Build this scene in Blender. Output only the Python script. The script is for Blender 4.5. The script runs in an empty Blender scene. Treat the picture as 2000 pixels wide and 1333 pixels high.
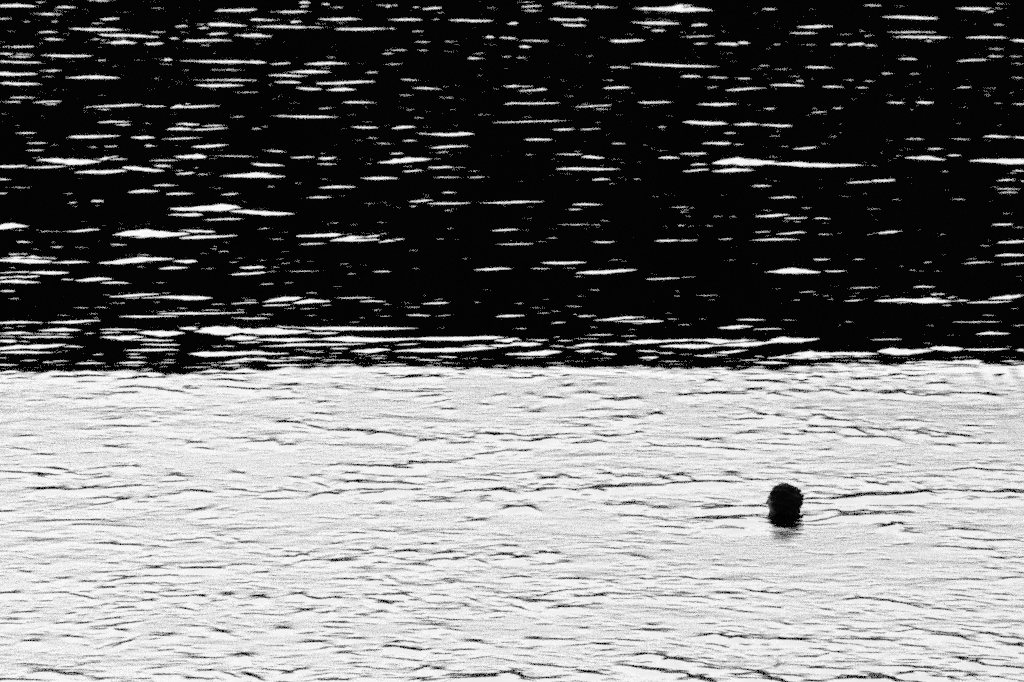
import bpy, bmesh, math, random
import numpy as np
from mathutils import Vector, Matrix

random.seed(11)
rng = np.random.default_rng(11)
R = math.radians
scene = bpy.context.scene
COL = scene.collection

# ---------------------------------------------------------------- camera
CAM_H = 5.8          # metres above the water
cam_data = bpy.data.cameras.new('camera')
cam_data.sensor_fit = 'HORIZONTAL'
cam_data.angle = R(11.0)
cam_data.dof.use_dof = True               # long lens, focused on the swimmer
cam_data.dof.focus_distance = 37.0
cam_data.dof.aperture_fstop = 9.5
cam_data.clip_start = 0.1
cam_data.clip_end = 60000
cam = bpy.data.objects.new('camera', cam_data)
cam.location = (0, 0, CAM_H)
cam.rotation_euler = (R(90 - 7.2), 0, 0)
COL.objects.link(cam)
scene.camera = cam

# ---------------------------------------------------------------- sky, sun, exposure
SUN_EL, SUN_AZ = 52.0, -8.0       # degrees; azimuth from +Y, negative to the left
world = bpy.data.worlds.new('World')
scene.world = world
world.use_nodes = True
wn, wl = world.node_tree.nodes, world.node_tree.links
wn.clear()
wo = wn.new('ShaderNodeOutputWorld')
bg = wn.new('ShaderNodeBackground')
bw = wn.new('ShaderNodeRGBToBW')
sky = wn.new('ShaderNodeTexSky')
sky.sky_type = 'NISHITA'
sky.sun_disc = False
sky.sun_elevation = R(SUN_EL)
sky.sun_rotation = R(SUN_AZ)
sky.air_density = 1.0
sky.dust_density = 1.0
bg.inputs['Strength'].default_value = 0.10
wl.new(sky.outputs[0], bw.inputs[0])
wl.new(bw.outputs[0], bg.inputs['Color'])
wl.new(bg.outputs[0], wo.inputs['Surface'])

sun_data = bpy.data.lights.new('sun', 'SUN')
sun_data.energy = 0.5
sun_data.angle = R(12)
sun = bpy.data.objects.new('sun', sun_data)
d = Vector((math.sin(R(SUN_AZ)) * math.cos(R(SUN_EL)), math.cos(R(SUN_AZ)) * math.cos(R(SUN_EL)), math.sin(R(SUN_EL))))
sun.rotation_euler = d.to_track_quat('Z', 'Y').to_euler()
sun.location = d * 200
COL.objects.link(sun)

scene.view_settings.view_transform = 'Standard'
scene.view_settings.look = 'None'
scene.view_settings.gamma = 1.0
scene.view_settings.exposure = EXPOSURE = 1.9
scene.view_settings.use_curve_mapping = False
scene.render.engine = 'CYCLES'
scene.cycles.use_denoising = False      # the photograph is grainy film: keep the grain of the render
scene.cycles.use_adaptive_sampling = True
scene.cycles.adaptive_threshold = 0.5
scene.cycles.adaptive_min_samples = 4
scene.cycles.pixel_filter_type = 'GAUSSIAN'
scene.cycles.filter_width = 2.1          # a slightly soft lens
scene.cycles.max_bounces = 6


# ---------------------------------------------------------------- helpers
def tag(o, label=None, category=None, group=None, kind=None):
    if label: o['label'] = label
    if category: o['category'] = category
    if group: o['group'] = group
    if kind: o['kind'] = kind
    return o


def new_mat(name):
    m = bpy.data.materials.new(name)
    m.use_nodes = True
    m.node_tree.nodes.clear()
    return m, m.node_tree.nodes, m.node_tree.links


def mesh_from_arrays(name, verts, quads, mat, smooth=True):
    me = bpy.data.meshes.new(name)
    nv, nq = len(verts), len(quads)
    me.vertices.add(nv)
    me.vertices.foreach_set('co', np.ascontiguousarray(verts, dtype=np.float32).ravel())
    me.loops.add(nq * 4)
    me.loops.foreach_set('vertex_index', np.ascontiguousarray(quads, dtype=np.int32).ravel())
    me.polygons.add(nq)
    me.polygons.foreach_set('loop_start', np.arange(0, nq * 4, 4, dtype=np.int32))
    me.polygons.foreach_set('loop_total', np.full(nq, 4, dtype=np.int32))
    me.update(calc_edges=True)
    if smooth:
        me.polygons.foreach_set('use_smooth', np.ones(nq, dtype=bool))
    me.materials.append(mat)
    o = bpy.data.objects.new(name, me)
    COL.objects.link(o)
    return o


def grid_quads(nr, nc):
    i = np.arange(nr - 1)[:, None] * nc + np.arange(nc - 1)[None, :]
    return np.stack([i, i + 1, i + nc + 1, i + nc], axis=-1).reshape(-1, 4)


# ---------------------------------------------------------------- materials
def water_material():
    m, n, l = new_mat('lake_water')
    out = n.new('ShaderNodeOutputMaterial')
    tc = n.new('ShaderNodeTexCoord')
    mp = n.new('ShaderNodeMapping')
    mp.inputs['Scale'].default_value = (12, 16, 1)
    nz = n.new('ShaderNodeTexNoise')
    nz.inputs['Scale'].default_value = 1.0
    nz.inputs['Detail'].default_value = 2.0
    nz.inputs['Roughness'].default_value = 0.6
    bp = n.new('ShaderNodeBump')
    bp.inputs['Strength'].default_value = 1.0
    bp.inputs['Distance'].default_value = 0.0018
    l.new(tc.outputs['Object'], mp.inputs['Vector'])
    l.new(mp.outputs[0], nz.inputs['Vector'])
    l.new(nz.outputs[0], bp.inputs['Height'])
    sp = n.new('ShaderNodeSeparateXYZ')          # finer ripples where the breeze touches the near water
    l.new(tc.outputs['Object'], sp.inputs[0])
    mr = n.new('ShaderNodeMapRange')
    mr.inputs['From Min'].default_value = 42.2
    mr.inputs['From Max'].default_value = 42.75
    mr.inputs['To Min'].default_value = 1.0
    mr.inputs['To Max'].default_value = 0.15
    l.new(sp.outputs['Y'], mr.inputs['Value'])
    pz = n.new('ShaderNodeTexNoise')             # gusts: rougher and smoother patches
    pz.inputs['Scale'].default_value = 1.0
    pz.inputs['Detail'].default_value = 2.0
    mp2 = n.new('ShaderNodeMapping')
    mp2.inputs['Scale'].default_value = (0.9, 0.8, 1)
    l.new(tc.outputs['Object'], mp2.inputs['Vector'])
    l.new(mp2.outputs[0], pz.inputs['Vector'])
    pr = n.new('ShaderNodeMapRange')
    pr.inputs['From Min'].default_value = 0.35
    pr.inputs['From Max'].default_value = 0.65
    pr.inputs['To Min'].default_value = 0.35
    pr.inputs['To Max'].default_value = 1.0
    l.new(pz.outputs[0], pr.inputs['Value'])
    mm = n.new('ShaderNodeMath')
    mm.operation = 'MULTIPLY'
    l.new(mr.outputs[0], mm.inputs[0])
    l.new(pr.outputs[0], mm.inputs[1])
    l.new(mm.outputs[0], bp.inputs['Strength'])
    mo = n.new('ShaderNodeMapRange')
    mo.inputs['From Min'].default_value = 42.2
    mo.inputs['From Max'].default_value = 42.75
    mo.inputs['To Min'].default_value = 0.16
    mo.inputs['To Max'].default_value = 0.108
    l.new(sp.outputs['Y'], mo.inputs['Value'])
    gl = n.new('ShaderNodeBsdfGlossy')
    gl.distribution = 'BECKMANN'
    gl.inputs['Color'].default_value = (1, 1, 1, 1)
    l.new(mo.outputs[0], gl.inputs['Roughness'])
    df = n.new('ShaderNodeBsdfDiffuse')
    df.inputs['Color'].default_value = (0.0003, 0.0003, 0.0003, 1)
    mx = n.new('ShaderNodeMixShader')
    l.new(bp.outputs[0], gl.inputs['Normal'])
    mx.inputs[0].default_value = 0.40           # mirror share of water seen this flat
    l.new(df.outputs[0], mx.inputs[1])
    l.new(gl.outputs[0], mx.inputs[2])
    l.new(mx.outputs[0], out.inputs['Surface'])
    return m


def matte(name, lo, hi, scale, rough=0.9, spec=0.2, bump=0.0):
    m, n, l = new_mat(name)
    out = n.new('ShaderNodeOutputMaterial')
    pr = n.new('ShaderNodeBsdfPrincipled')
    tc = n.new('ShaderNodeTexCoord')
    nz = n.new('ShaderNodeTexNoise')
    nz.inputs['Scale'].default_value = scale
    nz.inputs['Detail'].default_value = 6
    rp = n.new('ShaderNodeValToRGB')
    rp.color_ramp.elements[0].color = (lo, lo, lo, 1)
    rp.color_ramp.elements[1].color = (hi, hi, hi, 1)
    rp.color_ramp.elements[0].position = 0.35
    rp.color_ramp.elements[1].position = 0.65
    l.new(tc.outputs['Object'], nz.inputs['Vector'])
    l.new(nz.outputs[0], rp.inputs[0])
    l.new(rp.outputs[0], pr.inputs['Base Color'])
    pr.inputs['Roughness'].default_value = rough
    pr.inputs['Specular IOR Level'].default_value = spec
    if bump:
        bp = n.new('ShaderNodeBump')
        bp.inputs['Distance'].default_value = bump
        l.new(nz.outputs[0], bp.inputs['Height'])
        l.new(bp.outputs[0], pr.inputs['Normal'])
    l.new(pr.outputs[0], out.inputs['Surface'])
    return m


M_WATER = water_material()
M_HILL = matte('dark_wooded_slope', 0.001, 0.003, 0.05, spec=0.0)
M_SKIN = matte('wet_skin', 0.03, 0.06, 9, rough=0.45, spec=0.3)
M_HAIR = matte('wet_black_hair', 0.0006, 0.002, 40, rough=0.7, spec=0.04, bump=0.004)
M_WHITE = matte('white_feather', 0.75, 0.85, 60, rough=0.8)

# ---------------------------------------------------------------- the lake
# One sheet from the near shore to the far shore and beyond; finer mesh where the waves are small in view.
rows_a = np.concatenate([np.arange(-60, 725, 0.68), np.arange(725, 1400, 1.0)])
F_PX = 1000 / math.tan(R(11.0) / 2)
dep = R(7.2) + np.arctan((rows_a - 666.5) / F_PX)
y_fine = (CAM_H / np.tan(dep))[::-1]                       # near to far, metres
y_near = np.linspace(-30, y_fine[0], 40)[:-1]
y_far = np.geomspace(y_fine[-1], 20000, 90)[1:]
Y = np.concatenate([y_near, y_fine, y_far])
t_fine = (np.arange(-420, 2421, 4.2) - 1000) / F_PX        # sideways per metre of distance
t_side = np.geomspace(0.02, 1.6, 30)
T = np.concatenate([t_fine[0] - t_side[::-1], t_fine, t_fine[-1] + t_side])
reach = np.sqrt(np.maximum(Y, 0) ** 2 + 400)
reach = np.where(Y > 28, Y * math.cos(R(7.2)) + CAM_H * math.sin(R(7.2)), reach)
YY = np.broadcast_to(Y[:, None], (len(Y), len(T)))
XX = reach[:, None] * T[None, :]
EDGE = [(-14.55, 42.81), (-4.15, 42.76), (-3.2, 42.73), (-2.4, 42.68), (-2.08, 42.78), (-1.59, 42.98), (0.0, 42.98), (1.46, 43.01), (2.09, 43.01), (2.68, 43.14), (3.78, 43.22), (4.19, 43.18), (14.68, 43.18)]                                             # far edge of the wind-ruffled patch
ex = np.array([p[0] / p[1] for p in EDGE]); ey = np.array([p[1] for p in EDGE])
edge = np.interp(XX / np.maximum(YY, 1), ex, ey)
edge = edge + 0.10 * np.sin(XX * 2.1 + 1) * np.sin(XX * 0.83) + 0.05 * np.sin(XX * 5.3) + 0.05 * np.sin(XX * 13.7 + 2 * np.sin(XX * 3.1)) + 0.05 * np.sin(XX * 29 + 3 * np.sin(XX * 4.7))
near = np.clip((YY - 38) / 5, 0, 1)
ZZ = np.interp(YY - (edge - 42.85) * near, [-50.0, 20.0, 20.15, 20.3, 20.45, 20.6, 20.75, 20.9, 21.05, 21.2, 21.35, 21.5, 21.65, 21.8, 21.95, 22.1, 22.25, 22.4, 22.55, 22.7, 22.85, 23.0, 23.15, 23.3, 23.45, 23.6, 23.75, 23.9, 24.05, 24.2, 24.35, 24.5, 24.65, 24.8, 24.95, 25.1, 25.25, 25.4, 25.55, 25.7, 25.85, 26.0, 26.15, 26.3, 26.45, 26.6, 26.75, 26.9, 27.05, 27.2, 27.35, 27.5, 27.65, 27.8, 27.95, 28.1, 28.25, 28.4, 28.55, 28.7, 28.85, 29.0, 29.15, 29.3, 29.45, 29.6, 29.75, 29.9, 30.05, 30.2, 30.35, 30.5, 30.65, 30.8, 30.95, 31.1, 31.25, 31.4, 31.55, 31.7, 31.85, 32.0, 32.15, 32.3, 32.45, 32.6, 32.75, 32.9, 33.05, 33.2, 33.35, 33.5, 33.65, 33.8, 33.95, 34.1, 34.25, 34.4, 34.55, 34.7, 34.85, 35.0, 35.15, 35.3, 35.45, 35.6, 35.75, 35.9, 36.05, 36.2, 36.35, 36.5, 36.65, 36.8, 36.95, 37.1, 37.25, 37.4, 37.55, 37.7, 37.85, 38.0, 38.15, 38.3, 38.45, 38.6, 38.75, 38.9, 39.05, 39.2, 39.35, 39.5, 39.65, 39.8, 39.95, 40.1, 40.25, 40.4, 40.55, 40.7, 40.85, 41.0, 41.15, 41.3, 41.45, 41.6, 41.75, 41.9, 42.05, 42.2, 42.35, 42.5, 42.65, 42.8, 42.95, 43.1, 43.25, 43.4, 43.55, 43.7, 43.85, 44.0, 44.15, 44.3, 44.45, 44.6, 44.75, 44.9, 45.05, 45.2, 45.35, 45.5, 45.65, 45.8, 45.95, 46.1, 46.25, 46.4, 46.55, 46.7, 46.85, 47.0, 47.15, 47.3, 47.45, 47.6, 47.75, 47.9, 48.05, 48.2, 48.35, 48.5, 48.65, 48.8, 48.95, 49.1, 49.25, 49.4, 49.55, 49.7, 49.85, 50.0, 50.15, 50.3, 50.45, 50.6, 50.75, 50.9, 51.05, 51.2, 51.35, 51.5, 51.65, 51.8, 51.95, 52.1, 52.25, 52.4, 52.55, 52.7, 52.85, 53.0, 53.15, 53.3, 53.45, 53.6, 53.75, 53.9, 54.05, 54.2, 54.35, 54.5, 54.65, 54.8, 54.95, 55.1, 55.25, 55.4, 55.55, 55.7, 55.85, 56.0, 56.15, 56.3, 56.45, 56.6, 56.75, 56.9, 57.05, 57.2, 57.35, 57.5, 57.65, 57.8, 57.95, 58.1, 58.25, 58.4, 58.55, 58.7, 58.85, 59.0, 59.15, 59.3, 59.45, 59.6, 59.75, 59.9, 60.05, 60.2, 60.35, 60.5, 60.65, 60.8, 60.95, 61.1, 61.25, 61.4, 61.55, 61.7, 61.85, 62.0, 62.15, 62.3, 62.45, 62.6, 62.75, 62.9, 63.05, 63.2, 63.35, 63.5, 63.65, 63.8, 63.95, 64.1, 64.25, 64.4, 64.55, 64.7, 64.85, 65.0, 65.15, 65.3, 65.45, 65.6, 65.75, 65.9, 66.05, 400.0, 20000.0], [0.1398, 0.1398, 0.1356, 0.1314, 0.1272, 0.123, 0.1188, 0.1146, 0.1104, 0.1062, 0.102, 0.0979, 0.0937, 0.0895, 0.0853, 0.0811, 0.0769, 0.0727, 0.0685, 0.0643, 0.0601, 0.056, 0.0518, 0.0476, 0.0434, 0.0394, 0.0354, 0.0316, 0.0278, 0.0242, 0.0207, 0.0173, 0.014, 0.0108, 0.0076, 0.0046, 0.0017, -0.0011, -0.0038, -0.0064, -0.009, -0.0114, -0.0137, -0.016, -0.0182, -0.0202, -0.0222, -0.0241, -0.0259, -0.0277, -0.0293, -0.0309, -0.0323, -0.0337, -0.035, -0.0363, -0.0374, -0.0385, -0.0395, -0.0404, -0.0413, -0.042, -0.0427, -0.0434, -0.0439, -0.0444, -0.0448, -0.0451, -0.0454, -0.0456, -0.0457, -0.0458, -0.0457, -0.0457, -0.0455, -0.0453, -0.045, -0.0447, -0.0443, -0.0438, -0.0433, -0.0427, -0.042, -0.0413, -0.0406, -0.0397, -0.0388, -0.0379, -0.0369, -0.0358, -0.0347, -0.0335, -0.0322, -0.0309, -0.0296, -0.0282, -0.0267, -0.0252, -0.0236, -0.022, -0.0203, -0.0186, -0.0168, -0.015, -0.0131, -0.0112, -0.0092, -0.0071, -0.0051, -0.0029, -0.0007, 0.0015, 0.0038, 0.0061, 0.0085, 0.0109, 0.0133, 0.0159, 0.0184, 0.021, 0.0237, 0.0263, 0.0291, 0.0319, 0.0347, 0.0375, 0.0405, 0.0434, 0.0464, 0.0494, 0.0525, 0.0556, 0.0588, 0.062, 0.0652, 0.0685, 0.0718, 0.0752, 0.0786, 0.082, 0.0855, 0.089, 0.0926, 0.0961, 0.0998, 0.1034, 0.1071, 0.1109, 0.1146, 0.1185, 0.1223, 0.1262, 0.1301, 0.1341, 0.1372, 0.1369, 0.1348, 0.1327, 0.1306, 0.1285, 0.1264, 0.1243, 0.1222, 0.1202, 0.1181, 0.116, 0.1139, 0.1118, 0.1097, 0.1076, 0.1055, 0.1034, 0.1013, 0.0992, 0.0971, 0.095, 0.0929, 0.0908, 0.0887, 0.0866, 0.0845, 0.0825, 0.0804, 0.0783, 0.0762, 0.0741, 0.072, 0.0699, 0.0678, 0.0657, 0.0636, 0.0615, 0.0594, 0.0573, 0.0552, 0.0531, 0.051, 0.0489, 0.0468, 0.0447, 0.0427, 0.0406, 0.0385, 0.0364, 0.0343, 0.0322, 0.0301, 0.028, 0.0259, 0.0238, 0.0217, 0.0196, 0.0175, 0.0154, 0.0133, 0.0112, 0.0091, 0.007, 0.005, 0.0029, 0.0008, -0.0013, -0.0034, -0.0055, -0.0076, -0.0097, -0.0118, -0.0139, -0.016, -0.0181, -0.0201, -0.0221, -0.0241, -0.026, -0.0279, -0.0298, -0.0317, -0.0335, -0.0353, -0.037, -0.0387, -0.0404, -0.0421, -0.0437, -0.0453, -0.0469, -0.0484, -0.0499, -0.0514, -0.0528, -0.0542, -0.0556, -0.057, -0.0583, -0.0596, -0.0608, -0.062, -0.0632, -0.0644, -0.0655, -0.0666, -0.0677, -0.0687, -0.0697, -0.0707, -0.0716, -0.0725, -0.0734, -0.0742, -0.075, -0.0758, -0.0766, -0.0773, -0.078, -0.0786, -0.0792, -0.0798, -0.0804, -0.0809, -0.0814, -0.0819, -0.0823, -0.0827, -0.0831, -0.0834, -0.0837, -0.084, -0.0843, -0.0845, -0.0847, -0.0848, -0.0849, -0.085, -0.0851, -0.0851, -0.0851, -0.0851, -0.0851, -0.0851, -0.0851, -0.0851, -0.0851, -0.0851, -0.0851, -0.0851, -0.0851, -0.0851, -0.0851, -0.0851, -0.0851, -0.0851])   # one long low swell whose crest is that edge

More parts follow.
